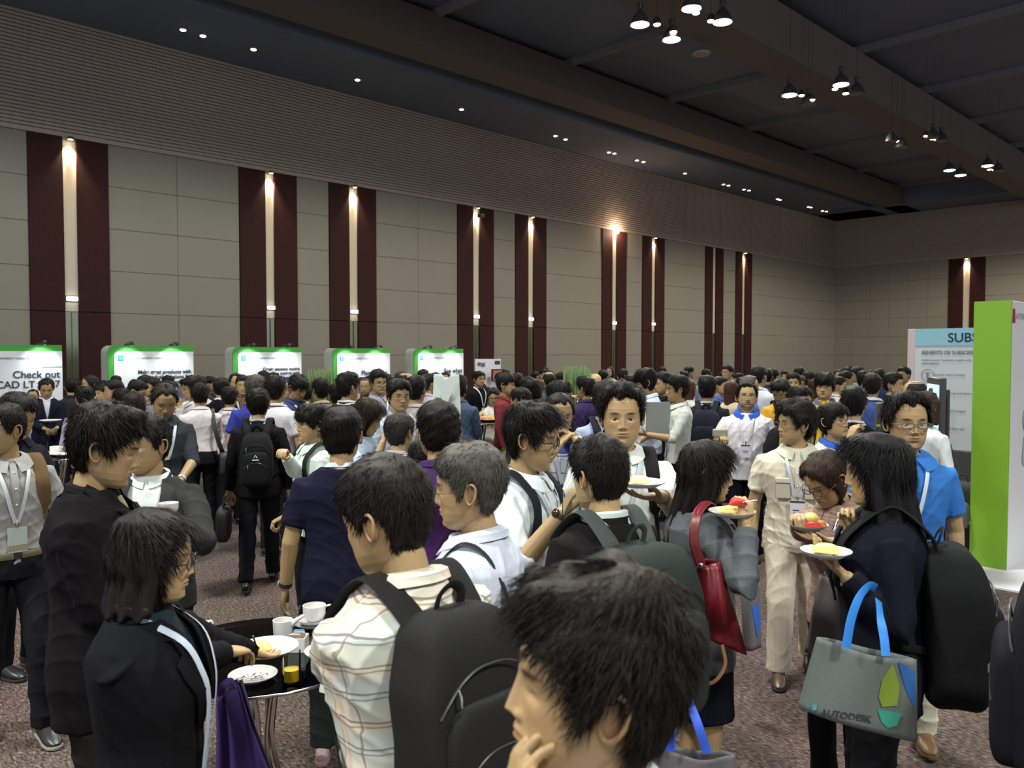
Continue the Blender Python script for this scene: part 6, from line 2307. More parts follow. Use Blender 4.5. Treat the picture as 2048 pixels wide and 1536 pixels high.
def cup(p, r, label, ang=0.0, handle=True):
    h = r * 1.35
    t = emit('cup', G().add(lathe([(0, .003), (r * .62, .003), (r * .8, .012), (r * .97, h * .5), (r, h), (r * .94, h), (r * .90, h * .5), (r * .6, .012), (0, .012)], 36, p)), china, None, base=p)
    tag(t, label, 'cup')
    if handle:
        e = np.array([math.cos(ang), math.sin(ang), 0])
        pts = curve([p + e * r * .93 + (0, 0, h * .85), p + e * r * 1.45 + (0, 0, h * .88), p + e * r * 1.62 + (0, 0, h * .6), p + e * r * 1.3 + (0, 0, h * .35), p + e * r * .90 + (0, 0, h * .3)], 18)
        emit('handle', G().add(tube(pts, [(.006, .0045)] * len(pts), n=8, up=(0, 0, 1))), china, t)
    return t


def cutlery(name, p, q, label, parent=None):
    p = np.asarray(p); q = np.asarray(q)
    d = q - p
    pts = [p, p + d * .3, p + d * .62, p + d * .72, p + d * .85, q]
    g = G().add(tube(pts, [(.003, .0012), (.0028, .0012), (.0022, .0012), (.004, .001), (.008, .0012), (.003, .001)] if name != 'knife' else [(.004, .001)] * 5 + [(.002, .001)], n=8, up=(0, 0, 1)))
    o = emit(name, g, fork_m, None, base=p)
    tag(o, label, name)
    return o


RA = math.atan2(RGT[1], RGT[0])
p = on(627, 1252)
plate(p, .086, 'lower white saucer of the stack at the far side of the glass table')
plate(p + (0, 0, .018), .076, 'upper white saucer under the white coffee cup')
cup(p + np.array([0, 0, .026]) + RGT * .004, .050, 'white coffee cup with a square handle on two saucers', RA + .35)
cutlery('spoon', on(596, 1255) + (0, 0, .04), on(600, 1232) + (0, 0, .05), 'small steel spoon leaning on the saucers beside the coffee cup')
p = on(566, 1272)
t = emit('creamer', G().add(lathe([(0, .002), (.038, .002), (.040, .02), (.042, .070), (.039, .070), (.036, .01), (0, .01)], 28, p)).add(tube([p + (0, 0, .05) + RGT * .036, p + (0, 0, .068) + RGT * .056, p + (0, 0, .082) + RGT * .085 + FWD * .02], [(.016, .014), (.014, .010), (.012, .005)], n=12, up=(0, 0, 1))), china, None, base=p)
tag(t, 'white milk jug with a broad spout standing behind the sugar holder', 'jug')
p = on(597, 1300)
hb = G()
for (cx_, cy_, sx_, sy_) in ((-.032, 0, .004, .07), (.032, 0, .004, .07), (0, -.033, .064, .004), (0, .033, .064, .004)):
    hb.add(box(p + RGT * cx_ + FWD * cy_ + (0, 0, .03), (1, 1, 1)))
    V = box((0, 0, 0), (sx_, sy_, .056), .001)[0] @ rotz(RA).T
    hb.V[-1][:] = 0
    hb.V[-1] = V + p + RGT * cx_ + FWD * cy_ + np.array([0, 0, .03])
    bb_ = box((0, 0, 0), (sx_, sy_, .056), .001); hb.Q[-1] = bb_[1] + hb.n - 8; hb.T.append(bb_[2] + hb.n - 8); hb.mt.append(np.zeros(len(bb_[2]), int)); hb.mq[-1] = np.zeros(len(bb_[1]), int)
    hb.C[-1] = np.ones((24, 3)); hb.n += 16
vb = box((0, 0, .003), (.066, .068, .006)); hb.add((vb[0] @ rotz(RA).T + p, vb[1], vb[2]))
t = emit('sugar_holder', hb, china, None, base=p)
tag(t, 'white square sugar holder on the glass table', 'holder')


def sachet(p, c, label, tilt=0):
    V = sball((0, 0, 0), (.024, .003, .030), 16, 10, e=.3, e2=.3)
    o = emit('sugar_sachet', G().add((V[0] @ rotx(tilt).T @ rotz(RA).T + p, *V[1:3])), mat('paper', c, rough=.7), None, base=p)
    tag(o, label, 'sachet')


sachet(p + np.array([0, 0, .050]) + FWD * .012, (.10, .35, .75), 'blue sugar sachet standing in the white sugar holder')
sachet(p + np.array([0, 0, .050]) - FWD * .006 + RGT * .008, (.50, .36, .26), 'brown sugar sachet standing in the white sugar holder', .25)
sachet(p + np.array([0, 0, .047]) - FWD * .020 - RGT * .008, (.62, .52, .42), 'cream sugar sachet leaning in the white sugar holder', .35)

# juice glass
p = on(583, 1368)
gm, nt_, b_ = _nt('clear_glass')
out_ = [n for n in nt_.nodes if n.type == 'OUTPUT_MATERIAL'][0]
tr_ = nt_.nodes.new('ShaderNodeBsdfTransparent'); tr_.inputs[0].default_value = (.92, .94, .93, 1)
gl_ = nt_.nodes.new('ShaderNodeBsdfGlossy'); gl_.inputs['Roughness'].default_value = .02
fr_ = nt_.nodes.new('ShaderNodeLayerWeight'); fr_.inputs[0].default_value = .12
mx_ = nt_.nodes.new('ShaderNodeMixShader')
nt_.links.new(fr_.outputs['Fresnel'], mx_.inputs[0]); nt_.links.new(tr_.outputs[0], mx_.inputs[1]); nt_.links.new(gl_.outputs[0], mx_.inputs[2]); nt_.links.new(mx_.outputs[0], out_.inputs[0])
juice_m = mat('orange_juice', (.80, .52, .01), rough=.3)


def tumbler(p, r, h, fill, label, jm=juice_m):
    t = emit('tumbler', G().add(lathe([(0, .0), (r * .9, .0), (r, .008), (r, h), (r - .0022, h), (r - .0025, .016), (0, .014)], 36, p)), gm, None, base=p)
    tag(t, label, 'glass')
    if fill:
        emit('drink', G().add(lathe([(0, .016), (r - .003, .016), (r - .003, fill), (0, fill)], 28, p)), jm, t, sharp=40)
    return t


tumbler(p, .033, .12, .056, 'clear tumbler a third full of orange juice on the glass table')
p = on(506, 1358)
plate(p, .088, 'used white plate with dark crumbs near the front of the glass table')
r_ = random.Random(3)
g = G()
for k in range(26):
    a = r_.uniform(0, 6.28); q_ = r_.uniform(0, .045)
    c_ = p + np.array([math.cos(a) * q_, math.sin(a) * q_, .009]) + FWD * .015
    g.add(tube([c_, c_ + np.array([r_.uniform(-.008, .008), r_.uniform(-.008, .008), .002])], r_.uniform(.0012, .0025), n=5))
o = emit('crumbs', g, mat('crumb', (.09, .05, .035), rough=.8), None, base=p); tag(o, 'dark cake crumbs scattered on the used plate', 'crumbs', kind='stuff')
cutlery('fork', p + FWD * -.05 - RGT * .04 + (0, 0, .016), p + FWD * -.02 + RGT * .07 + (0, 0, .018), 'steel fork lying across the plate with crumbs')
cutlery('knife', p - FWD * .035 - RGT * .05 + (0, 0, .016), p + RGT * .075 - FWD * .0 + (0, 0, .02), 'steel knife lying across the plate with crumbs')
p = on(396, 1276); plate(p, .08, 'white saucer behind the suited young woman on the glass table')
cup(p + (0, 0, .008), .042, 'white cup on the saucer at the left of the glass table', RA + .9)
p = on(430, 1300); plate(p, .085, 'white plate at the left of the glass table, partly behind her sleeve')
p = on(684, 1262); plate(p, .085, 'white plate at the right of the glass table, partly behind the plaid sleeve')
tumbler(on(690, 1285) + (0, 0, 0), .028, .05, 0, 'small empty glass dish beside the plaid sleeve')

# plates in hands and what lies on them
melon = mat('melon', (.66, .68, .22), rough=.4)
wmelon = mat('watermelon', (.62, .035, .03), rough=.35)
bread = mat('pastry', (.55, .26, .08), rough=.7)


def chunk(p, s, m, name, label, cat, rot=0.3, tip=0.0):
    V, Q, T = sball((0, 0, 0), s, 18, 10, e=.7, e2=.6)
    V = V.copy(); V[:, 0] *= 1 - .35 * np.clip(V[:, 2] / s[2], -1, 1)
    V = V @ rotx(tip).T @ rotz(rot).T
    o = emit(name, G().add((V + p, Q, T)), m, None, base=p)
    tag(o, label, cat)


p = at(534, 1304, 2.78); plate(p, .105, 'white plate held by the suited young woman')
chunk(p + np.array([0, 0, .024]) - RGT * .02, (.040, .022, .016), melon, 'melon_slice', 'pale melon slice on the suited young woman\'s plate', 'fruit')
p = at(664, 1312, 2.42); plate(p, .080, 'white plate held beside the plaid sleeve')
chunk(p + np.array([0, 0, .030]) + RGT * .035, (.030, .018, .018), bread, 'pastry', 'orange brown pastry on the plate beside the plaid sleeve', 'pastry')
P_ = np.array([[at(645 + 30 * u + 6 * math.sin(v * 5), 1322 + 62 * v + 8 * u, 2.40 + .02 * math.sin(u * 7 + v * 2)) for u in np.linspace(0, 1, 8)] for v in np.linspace(0, 1, 10)])
o = emit('napkin', G().add(slab(P_, .002)), mat('napkin', (.55, .66, .52), rough=.8), None, base=P_[0, 0]); tag(o, 'pale green paper napkin hanging from the hand of the plaid shirt', 'napkin')
p = at(1279, 972, 3.28); plate(p, .105, 'white plate held by the tall young man facing the viewer')
chunk(p + np.array([0, 0, .026]), (.045, .025, .016), mat('pale_melon', (.75, .68, .36), rough=.4), 'melon_slice', 'pale melon slice on the tall young man\'s plate', 'fruit')
p = at(1652, 1112, 2.72); plate(p, .082, 'white plate in the hand of the woman with shoulder length hair')
chunk(p + np.array([0, 0, .026]), (.042, .026, .016), melon, 'melon_slice', 'pale green melon slice on her outstretched plate', 'fruit')
p = at(1616, 1058, 3.16); plate(p, .075, 'white plate of fruit before the bowed older woman')
chunk(p + np.array([0, 0, .036]) + RGT * .01, (.034, .022, .026), mat('yellow_melon', (.72, .62, .18), rough=.4), 'melon_slice', 'yellow melon wedge upright on the older woman\'s plate', 'fruit', tip=.5)
chunk(p + np.array([0, 0, .024]) + RGT * .008 - FWD * .03, (.030, .016, .012), wmelon, 'watermelon_piece', 'red watermelon piece on the older woman\'s plate', 'fruit')
chunk(p + np.array([0, 0, .024]) + RGT * .04 - FWD * .02, (.022, .018, .014), bread, 'pastry', 'small pastry on the older woman\'s plate', 'pastry')
cutlery('fork', at(1684, 1022, 3.08), at(1664, 1062, 3.06), 'steel fork raised over the older woman\'s plate')
p = at(1464, 1032, 3.0); plate(p, .085, 'white plate held by the woman with very long hair')
chunk(p + np.array([0, 0, .024]), (.045, .024, .014), mat('yellow_melon', (.72, .62, .18), rough=.4), 'melon_slice', 'yellow melon slice on the plate of the woman with very long hair', 'fruit')
chunk(at(1476, 1004, 2.96), (.030, .016, .014), wmelon, 'watermelon_piece', 'red watermelon piece lifted on a fork beside her long hair', 'fruit', rot=.8)
cutlery('fork', at(1514, 1000, 2.93), at(1480, 1005, 2.95), 'steel fork holding up the watermelon piece')
cutlery('fork', at(506, 1272, 2.52), at(516, 1300, 2.62), 'steel fork in the raised hand of the suited young woman')
tumbler(at(1143, 1008, 3.0) - (0, 0, .05), .034, .10, 0, 'clear empty tumbler held by the young man with dark framed glasses')
p = at(338, 1030, 3.2)
cup(p, .036, 'white cup in the hand of the grey suited man', 0, handle=False)

# cocktail tables further back
T2 = at(958, 830, 10.25); table((T2[0], T2[1]), 1.13, .45, 'glass topped high table crowded with plates, before the woman in cream', .36)
zt = 1.13
for (px, py, r, lb) in ((922, 842, .10, 'white plate at the left of the crowded high table'), (948, 842, .11, 'white plate in the middle of the crowded high table'), (978, 842, .10, 'white plate of food before the woman in cream')):
    plate(on_z(px, py, zt), r, lb)
q = on_z(935, 838, zt)
t = emit('menu_box', G().add(box(q + (0, 0, .06), (.12, .25, .12), .006)), china, None, base=q); tag(t, 'white box of napkins on the crowded high table', 'box')
chunk(on_z(966, 842, zt) + (0, 0, .03), (.07, .04, .03), bread, 'pastry', 'heap of orange pastry at the middle of the crowded high table', 'pastry')
chunk(on_z(983, 841, zt) + (0, 0, .03), (.06, .04, .03), mat('fried', (.60, .36, .12), rough=.7), 'pastry', 'fried snack on the plate before the woman in cream', 'pastry')
cup(on_z(917, 838, zt), .045, 'white cup at the left edge of the crowded high table', RA)
T3 = at(1166, 806, 12.0); table((T3[0], T3[1]), 1.14, .40, 'glass topped high table with orange juice before the bald man', .36)
plate(on_z(1150, 820, 1.14), .13, 'white plate on the high table before the bald man')
tumbler(on_z(1160, 819, 1.14), .05, .16, .14, 'tall glass of orange juice on the high table before the bald man')
plate(on_z(1188, 818, 1.14), .09, 'white plate at the right side of the high table before the bald man')
T4 = at(112, 885, 7.85); table((T4[0], T4[1]), 1.0, .40, 'high table with cups behind the man with the tan strap', .36)
zt = 1.0
cup(on_z(112, 908, zt), .055, 'white cup on the high table behind the man with the tan strap', RA)
plate(on_z(132, 911, zt), .12, 'white plate right of the cup on the high table at left')
plate(on_z(98, 911, zt), .11, 'white plate left of the cup on the high table at left')
tumbler(on_z(88, 906, zt), .035, .10, 0, 'clear glass at the left of the white cup on the high table')
plate(at(101, 843, 10.45), .13, 'white plate held before the navy suited man')

# white folded stand
p = at(893, 800, 8.2)
zt = at(893, 748, 8.2)[2]
g = G()
w = .125
pts = []
for z, ww, dd in ((.0, .20, .12), (1.0, .15, .09), (zt - .28, w * 1.1, .07), (zt - .0, w, .05)):
    pts.append((z, ww, dd))
for sgn in (-1, 1):
    P_ = []
    for (z, ww, dd) in pts:
        P_.append([np.array([p[0], p[1], z]) + RGT * sgn * ww * u - FWD * dd * (1 - u) * (1 if z < zt - .1 else -.4) for u in np.linspace(0, 1, 6)])
    P_ = np.array(P_)
    P_[-1, :2, 2] -= .035
    g.add(slab(P_, .006))
P_ = np.array([[np.array([p[0], p[1], 0]) - FWD * .075 + RGT * w * x * (1 - t_) + np.array([0, 0, zt - .02 - .30 * t_]) for x in np.linspace(-1, 1, 7)] for t_ in np.linspace(0, .98, 6)])
P_[0, 3, 2] -= .035
g.add(slab(P_, .005))
o = emit('folded_display', g, mat('white_card', (.64, .72, .68), rough=.6), None, base=(p[0], p[1], 0), sharp=25)
tag(o, 'tall white folded display standing among the crowd, notched at the top', 'display')

# reed arrangements
for (px, d, pyt, w_, lb) in ((640, 12.8, 737, .22, 'sheaf of tall green reeds between the third and fourth stands'), (1152, 12.6, 731, .20, 'sheaf of tall green reeds in the middle of the hall')):
    zt = at(px, pyt, d)[2]
    b0 = at(px, 800, d); b0[2] = 0
    t = thing('reed_arrangement', lb, 'plant', b0)
    emit('vase', G().add(lathe([(0, 0), (.16, 0), (.18, .05), (.14, .45), (.16, .75), (.145, .75), (.12, .4), (0, .05)], 24, b0)), mat('vase', (.06, .05, .04), rough=.3), t)
    r_ = random.Random(int(px))
    g = G()
    for k in range(90):
        a = r_.uniform(0, 6.28); q_ = math.sqrt(r_.random())
        e = np.array([math.cos(a), math.sin(a), 0])
        top = b0 + e * w_ * q_ + (0, 0, zt - r_.uniform(0, .12))
        g.add(tube([b0 + e * .09 * q_ + (0, 0, .5), b0 + e * (.10 + .12 * q_) * q_ + (0, 0, 1.1), top], [.012, .013, .009], n=5))
    s_ = emit('reeds', g, mat('reed', (.095, .16, .045), rough=.6, var=.35, scale=14, stretch=(1, 1, .1)), t); s_['kind'] = 'stuff'

# green furniture edge beyond
p = at(1181, 752, 17.0)
o = emit('green_board', G().add(box((p[0], p[1], .78), (.35, .35, 1.56), .02)), green_m, None, base=(p[0], p[1], 0)); tag(o, 'low green display block right of the middle reeds', 'display')


# ------------------------------------------------------------------ bags
def strip(pts, w, t, m, name, parent, up=None, ups=None):
    c = curve(pts, 30)
    tt = tube(c, [(w, t)] * len(c), n=6, up=up, ups=ups, e=.6)
    return emit(name, G().add(tt), m, parent)


def tote(corners, d, label, color=(.10, .12, .11), depth=.07, handles=None, hm=None, writing=False, group=None):
    """Flat shopping bag given by its outline corners (tl, tr, br, bl)."""
    tl, tr, br, bl = [at(x, y, d) for x, y in corners]
    base = (bl + br) / 2
    t = thing('tote_bag', label, 'bag', base, group)
    n, m_ = 18, 14
    for side in (0, 1):
        P_ = []
        for v in np.linspace(0, 1, m_):
            row = []
            for u in np.linspace(0, 1, n):
                q = (tl * (1 - u) + tr * u) * (1 - v) + (bl * (1 - u) + br * u) * v
                bulge = depth * .5 * math.sin(math.pi * u) ** .5 * (.45 + .55 * v)
                wv = .008 * math.sin(u * 9 + v * 2) * (1 - v * .5)
                q = q + FWD * (bulge * (1 if side else -1) + wv)
                if side == 0: q = q - np.array([0, 0, .012]) * math.sin(u * math.pi) * (1 - v)
                row.append(q)
            P_.append(row)
        emit('front_panel' if side == 0 else 'back_panel', G().add(slab(np.array(P_), .002)), mat('nonwoven', color, rough=.75, bump=.2, scale=200, var=.12), t)
    for (pts, w) in (handles or []):
        strip([at(*q) for q in pts], w, .0012, hm, 'handle', t, ups=np.tile(-FWD, (len(curve([at(*q) for q in pts], 30)), 1)))

    def on_bag(u, v, lift=.004):
        q = (tl * (1 - u) + tr * u) * (1 - v) + (bl * (1 - u) + br * u) * v
        bulge = depth * .5 * math.sin(math.pi * u) ** .5 * (.45 + .55 * v)
        return q + FWD * (-bulge + .008 * math.sin(u * 9 + v * 2) * (1 - v * .5) - lift)
    return t, on_bag


def blob(on_bag, poly, m, name, t):
    """Printed shape filled as a fan of strips on a bag."""
    poly = np.array(poly, float)
    c = poly.mean(0)
    rows = []
    for k in np.linspace(0, 1, 6):
        rows.append([on_bag(*(c * (1 - k) + q * k)) for q in np.vstack([poly, poly[:1]])])
    V, Q, T = grid(np.array(rows))
    emit(name, G().add((V, Q, T)), m, t)


blue_h = mat('blue_webbing', (.02, .20, .62), rough=.6)
t, ob = tote([(1634, 1274), (1834, 1320), (1832, 1482), (1597, 1416)], 2.55, 'grey green tote bag with blue handles and coloured emblem, hanging from her forearm', (.105, .125, .115),
             handles=[([(1692, 1296, 2.51), (1702, 1240, 2.52), (1718, 1196, 2.54), (1738, 1172, 2.60), (1752, 1176, 2.66)], .014), ([(1772, 1312, 2.51), (1768, 1275, 2.53), (1762, 1240, 2.56), (1757, 1200, 2.64)], .014)], hm=blue_h)
blob(ob, [(.74, .10), (.82, .35), (.80, .60), (.66, .66), (.62, .55), (.64, .32)], mat('lime_print', (.16, .24, .02), rough=.7), 'print', t)
blob(ob, [(.80, .06), (.97, .14), (.97, .60), (.88, .38)], mat('blue_print', (.02, .11, .36), rough=.7), 'print', t)
blob(ob, [(.62, .70), (.84, .68), (.80, .84), (.72, .90), (.66, .84)], mat('teal_print', (.03, .28, .20), rough=.7), 'print', t)
blob(ob, [(.08, .88), (.115, .86), (.12, .93), (.09, .95)], mat('pale_blue_print', (.05, .25, .32), rough=.7), 'print', t)
a_, b_ = ob(.14, .965, .016), ob(.44, .985, .016)
text('AUTODESK', t, frame(a_, b_ - a_, (0, 0, 1)), .031, 'LEFT', mat('dark_print', (.035, .04, .04), rough=.7), bold=.0006)
t, ob = tote([(1640, 1150), (1700, 1150), (1716, 1330), (1610, 1305)], 3.2, 'plain grey tote bag hanging in front of the older woman', (.13, .11, .105), handles=[([(1662, 1152, 3.18), (1664, 1125, 3.2), (1672, 1108, 3.25)], .012)], hm=mat('dark_webbing', (.03, .03, .03), rough=.7))
t, ob = tote([(1482, 1165), (1520, 1165), (1522, 1292), (1486, 1300)], 4.35, 'grey tote bag with blue handles between the grey jacket and the cream trousers', (.14, .14, .145),
             handles=[([(1490, 1168, 4.33), (1496, 1120, 4.34), (1501, 1095, 4.38)], .014), ([(1509, 1168, 4.33), (1506, 1120, 4.34), (1503, 1095, 4.38)], .014)], hm=mat('royal_webbing', (.02, .08, .50), rough=.6))
blob(ob, [(.45, .35), (.85, .30), (.95, .6), (.75, .85), (.6, .6)], mat('royal_print', (.03, .13, .60), rough=.7), 'print', t)
t, ob = tote([(1325, 1498), (1470, 1510), (1490, 1620), (1310, 1610)], 2.35, 'dark grey tote bag at the bottom edge hanging on long blue handles', (.085, .08, .085),
             handles=[([(1341, 1502, 2.33), (1344, 1440, 2.34), (1352, 1392, 2.40), (1360, 1350, 2.5)], .013), ([(1415, 1506, 2.33), (1396, 1450, 2.34), (1376, 1396, 2.40), (1364, 1350, 2.5)], .013)], hm=mat('royal_webbing', (.02, .08, .50), rough=.6))

# red shoulder bag
red = mat('red_leather', (.135, .008, .013), rough=.38, bump=.35, scale=35, var=.12)
c0 = [(1392, 1128), (1440, 1120), (1494, 1310), (1384, 1262)]
tl, tr, br, bl = [at(x, y, 2.92) for x, y in c0]
t = thing('shoulder_bag', 'dark red leather shoulder bag beside the grey jacket', 'bag', (bl + br) / 2)
for side in (0, 1):
    P_ = np.array([[(tl * (1 - u) + tr * u) * (1 - v) + (bl * (1 - u) + br * u) * v + FWD * (.075 * (1 if side else -1) * math.sin(math.pi * u) ** .6 * (.25 + .75 * math.sin(math.pi * min(1, .15 + v) ** 1.2)) + .006 * math.sin(u * 14 + v * 5)) for u in np.linspace(0, 1, 22)] for v in np.linspace(0, 1, 18)])
    emit('front_panel' if side == 0 else 'back_panel', G().add(slab(P_, .003)), red, t)
for dx in (0, 8):
    strip([at(1398 + dx, 1132, 2.88), at(1384 + dx, 1080, 2.88), at(1390 + dx, 1030, 2.92), at(1408 + dx, 1006, 3.02), at(1420 + dx, 1008, 3.14)], .010, .004, red, 'strap', t, ups=None, up=tuple(-FWD))
emit('ring', G().add(sball(at(1402, 1130, 2.86), (.010, .010, .010), 12, 8)), fork_m, t)
strip([at(1444, 1290, 2.84), at(1450, 1330, 2.84), at(1430, 1362, 2.84), at(1398, 1372, 2.86)], .007, .003, mat('tan_leather', (.30, .15, .07), rough=.5), 'loose_strap', t, up=tuple(-FWD))

# purple cloth bag by the table
pm = mat('purple_cloth', (.045, .020, .13), rough=.8, bump=.4, scale=30, var=.2)
tl, tr, br, bl = [at(x, y, 2.42) for x, y in ((432, 1390), (478, 1370), (545, 1560), (430, 1570))]
t = thing('cloth_bag', 'purple and navy cloth bag hanging below the sleeve of the suited young woman', 'bag', (bl + br) / 2)
P_ = np.array([[(tl * (1 - u) + tr * u) * (1 - v) + (bl * (1 - u) + br * u) * v + FWD * (-.04 * math.sin(math.pi * u) + .012 * math.sin(u * 16 + v * 3)) for u in np.linspace(0, 1, 26)] for v in np.linspace(0, 1, 16)])
emit('front_panel', G().add(slab(P_, .004)), pm, t)
P_ = P_ + FWD * (.02 + .09 * np.sin(np.linspace(0, 1, 26) * np.pi))[None, :, None]
emit('back_panel', G().add(slab(P_, .004)), mat('navy_cloth', (.012, .014, .05), rough=.8, bump=.4, scale=30), t)
strip([at(440, 1392, 2.40), at(446, 1372, 2.38), at(462, 1362, 2.40), at(474, 1376, 2.42)], .010, .003, pm, 'handle', t, up=tuple(-FWD))

# shoulder straps and carried things
t = thing('shoulder_bag', 'small black shoulder bag on the grey haired man\'s thin strap', 'bag', m3.w([(-.05, -.16, 1.0)])[0])
sp_ = [(.10, .16, 1.10), (.125, .135, 1.26), (.125, .085, 1.36), (.125, .0, 1.445), (.115, -.08, 1.41), (.10, -.135, 1.30), (.05, -.15, 1.12)]
c = m3.w(m3.spine(curve([(-x, y, z) for x, y, z in sp_], 40)))
nn_ = [nrm(v) @ m3.M.T for v in [(-.1, 1, .2)] * 2 + [(-.2, .7, .6)] + [(-.1, 0, 1)] + [(-.1, -.7, .6)] + [(0, -1, 0)] * 2]
N_ = np.array([nn_[min(6, int(round(i * 6 / (len(c) - 1))))] for i in range(len(c))])
emit('strap', G().add(tube(c, [(.011, .0022)] * len(c), n=6, ups=N_)), mat('pack', (.012, .012, .012), rough=.6), t)
bb_ = box((-.02, -.19, 1.02), (.26, .07, .20), .02)
emit('bag_body', G().add((m3.w(bb_[0]), *bb_[1:3])), mat('pack', (.012, .012, .012), rough=.6), t)
# black hand bag of the walking man
q = m19.w([(-.30, .05, .56)])[0]
t = thing('hand_bag', 'black hand bag carried by the man walking away', 'bag', q - (0, 0, .16))
bb_ = sball((-.30, .05, .56), (.06, .17, .15), 26, 16, e=.5, e2=.5)
emit('bag_body', G().add((m19.w(bb_[0]), *bb_[1:3])), mat('pack', (.014, .013, .014), rough=.6), t)
hc_ = m19.w(curve([(-.30, -.03, .69), (-.29, .0, .78), (-.285, .06, .79), (-.30, .12, .69)], 16))
emit('handle', G().add(tube(hc_, .008, n=8)), mat('pack', (.014, .013, .014), rough=.6), t)
# emblem on his rucksack
em = G()
yb = -(np.interp(1.14, TZ, TB) + m19.off) - .20 - .012
em.add(box((0, yb - .012, 1.155), (.055, .004, .008), .001))
em.add(tube([(-.012, yb - .012, 1.172), (0, yb - .012, 1.195), (.012, yb - .012, 1.172)], .003, n=5, up=(0, 1, 0)))
bp_ = [o for o in bpy.data.objects if o.get('label', '').startswith('rounded black rucksack')][0]
emit('emblem', G().add((m19.w(em.get()[0]), *em.get()[1:3])), white_m, bp_)
# strap of the white shirted man
t = thing('shoulder_bag', 'dark shoulder bag hanging by a broad strap on the white shirted man', 'bag', m31.w([(.24, -.05, .78)])[0])
c = m31.w(curve([(.08, .08, 1.40), (.12, .0, 1.445), (.13, -.09, 1.38), (.16, -.15, 1.2), (.21, -.13, 1.02), (.235, -.08, .95)], 24))
emit('strap', G().add(tube(c, [(.022, .003)] * len(c), n=6, up=(0, 0, 1))), mat('pack', (.02, .015, .013), rough=.6), t)
bb_ = sball((.25, -.05, .84), (.055, .17, .13), 20, 12, e=.4, e2=.4)
emit('bag_body', G().add((m31.w(bb_[0]), *bb_[1:3])), mat('pack', (.02, .018, .02), rough=.6), t)
# folder and brochure
p = at(1316, 838, 8.2)
o = emit('folder', G().add((box((0, 0, 0), (.24, .012, .34), .002)[0] @ rotz(RA).T + p, *box((0, 0, 0), (.24, .012, .34), .002)[1:3])), mat('folder_grey', (.22, .24, .22), rough=.5), None, base=p)
tag(o, 'grey folder held between the two talking men in pale shirts', 'folder')
p = at(1716, 778, 13.0)
o = emit('leaflet', G().add((box((0, 0, 0), (.16, .008, .20), .001)[0] @ rotz(RA).T + p, *box((0, 0, 0), (.16, .008, .20), .001)[1:3])), mat('leaflet', (.42, .60, .64), rough=.6), None, base=p)
tag(o, 'pale blue leaflet held up behind the royal blue jacket', 'leaflet')
p = at(1440, 866, 7.55)
o = emit('pocket_camera', G().add((box((0, 0, 0), (.13, .05, .075), .01)[0] @ rotz(RA).T + p, *box((0, 0, 0), (.13, .05, .075), .01)[1:3])), mat('tan_case', (.36, .33, .24), rough=.6), None, base=p)
tag(o, 'tan boxed camera held by the stout man in the white polo', 'camera')

# ------------------------------------------------------------------ display gear at the right
d = 8.2
p = at(1778, 832, d)
t = thing('monitor', 'dark grey back of a monitor on a stand with a yellow green label', 'monitor', (p[0], p[1], 0))
V, Q, T = box((0, 0, 0), (.27, .05, .30), .012)
Vt = V.copy(); Vt[:, 2] += Vt[:, 0] * .14
emit('casing', G().add((Vt @ rotz(RA).T + p, Q, T)), mat('monitor_grey', (.075, .08, .092), rough=.5), t)
emit('stand_pole', G().add(tube([(p[0], p[1], .02), (p[0], p[1], p[2] - .1)], .025, n=12)), housing, t)
emit('stand_base', G().add(lathe([(0, 0), (.22, 0), (.22, .02), (0, .03)], 24, (p[0], p[1], 0))), housing, t)
q = at(1752 + 5, 851, d - .04)
emit('label_sticker', G().add((box((0, 0, 0), (.035, .004, .024))[0] @ rotz(RA).T + q, *box((0, 0, 0), (.035, .004, .024))[1:3])), mat('sticker', (.42, .55, .05), rough=.5), t)
d = 7.0
p = at(1893, 900, d)
t = thing('display_pole', 'black pole stand with a lit screen seen edge on, before the subscription wall', 'screen stand', (p[0], p[1], 0))
zt = at(1893, 780, d)[2]
emit('pole', G().add(tube([(p[0], p[1], .02), (p[0], p[1], zt)], .020, n=12)), housing, t)
for a in range(4):
    e = np.array([math.cos(a * 1.571 + .4), math.sin(a * 1.571 + .4), 0]) * .34
    emit('leg', G().add(tube([(p[0], p[1], .10), np.array([p[0], p[1], .02]) + e], .014, n=8)), housing, t)
s0, s1 = at(1862, 745, d), at(1862, 900, d)
cz = (s0[2] + s1[2]) / 2
cc_ = at(1872, 820, d)
V, Q, T = box((0, 0, 0), (.50, .05, s0[2] - s1[2] - .08), .008)
ang = RA + 1.30
sc_c = np.array([cc_[0], cc_[1], cz])
emit('screen_casing', G().add((V @ rotz(ang).T + sc_c, Q, T)), housing, t)
V, Q, T = box((0, .027, .05), (.44, .004, s0[2] - s1[2] - .30))
emit('screen', G().add((V @ rotz(ang).T + sc_c, Q, T)), mat('screen_blue', (.35, .62, 1.0), rough=.3, emit=1.6), t)
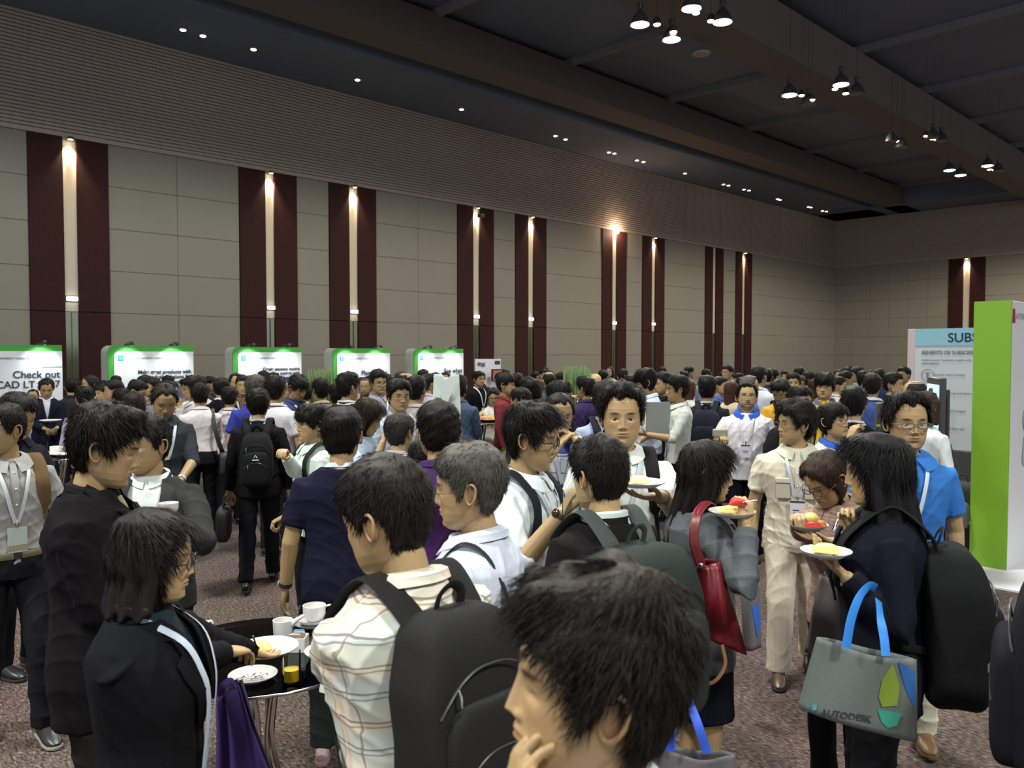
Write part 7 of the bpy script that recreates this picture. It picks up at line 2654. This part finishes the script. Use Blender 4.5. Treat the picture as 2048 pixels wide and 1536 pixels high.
for zz in (-.06, .14):
    V, Q, T = box((0, .04, zz), (.05, .09, .12), .01)
    emit('mount', G().add((V @ rotz(ang).T + sc_c + RGT * .03, Q, T)), housing, t)
emit('cable', G().add(tube(curve([(p[0] + .03, p[1], 1.2), (p[0] + .09, p[1] + .02, .9), (p[0] + .02, p[1] + .05, .5), (p[0] + .14, p[1] + .05, .2), (p[0] + .2, p[1], .03)], 30), .005, n=6)), housing, t)

for k, (px, d, z, s_, col_, lb) in enumerate(((1915, 7.9, .0, (.34, .28, .34), (.015, .015, .018), 'black bag on the floor left of the green tower, lowest of the heap'),
                                              (1925, 8.0, .42, (.30, .24, .30), (.020, .018, .02), 'black bag heaped on a chair behind the blue shirted man'),
                                              (1912, 7.6, .34, (.22, .18, .26), (.10, .085, .08), 'grey brown rucksack in the heap left of the green tower'))):
    p = at(px, 1000, d)
    q = np.array([p[0], p[1], z])
    t = thing('luggage_bag', lb, 'bag', q)
    emit('bag_body', G().add(sball(q + (0, 0, s_[2] / 2), (s_[0] / 2, s_[1] / 2, s_[2] / 2), 26, 16, e=.5, e2=.55)), mat('pack', col_, rough=.75, bump=.4, scale=50, var=.15), t)
    emit('handle', G().add(tube(curve([q + (-.05, 0, s_[2] * .95), q + (-.03, 0, s_[2] + .06), q + (.03, 0, s_[2] + .06), q + (.05, 0, s_[2] * .95)], 14), .007, n=8)), mat('pack', col_, rough=.75, bump=.4, scale=50, var=.15), t)
p = at(1924, 985, 8.25)
t = thing('chair', 'black chair with thin legs left of the green tower, piled with bags', 'chair', (p[0], p[1], 0))
emit('seat', G().add(box((p[0], p[1], .40), (.46, .46, .05), .015)), housing, t)
emit('backrest', G().add((box((0, 0, 0), (.46, .04, .34), .015)[0] + np.array([p[0], p[1] + .24, .80]), *box((0, 0, 0), (.46, .04, .34), .015)[1:3])), housing, t)
for sx in (-1, 1):
    for sy in (-1, 1):
        emit('leg', G().add(tube([(p[0] + sx * .2, p[1] + sy * .2, 0), (p[0] + sx * .2, p[1] + sy * .2, .38 if sy < 0 else .95)], .011, n=8)), chrome, t)

bpy.data.scenes.remove(work)
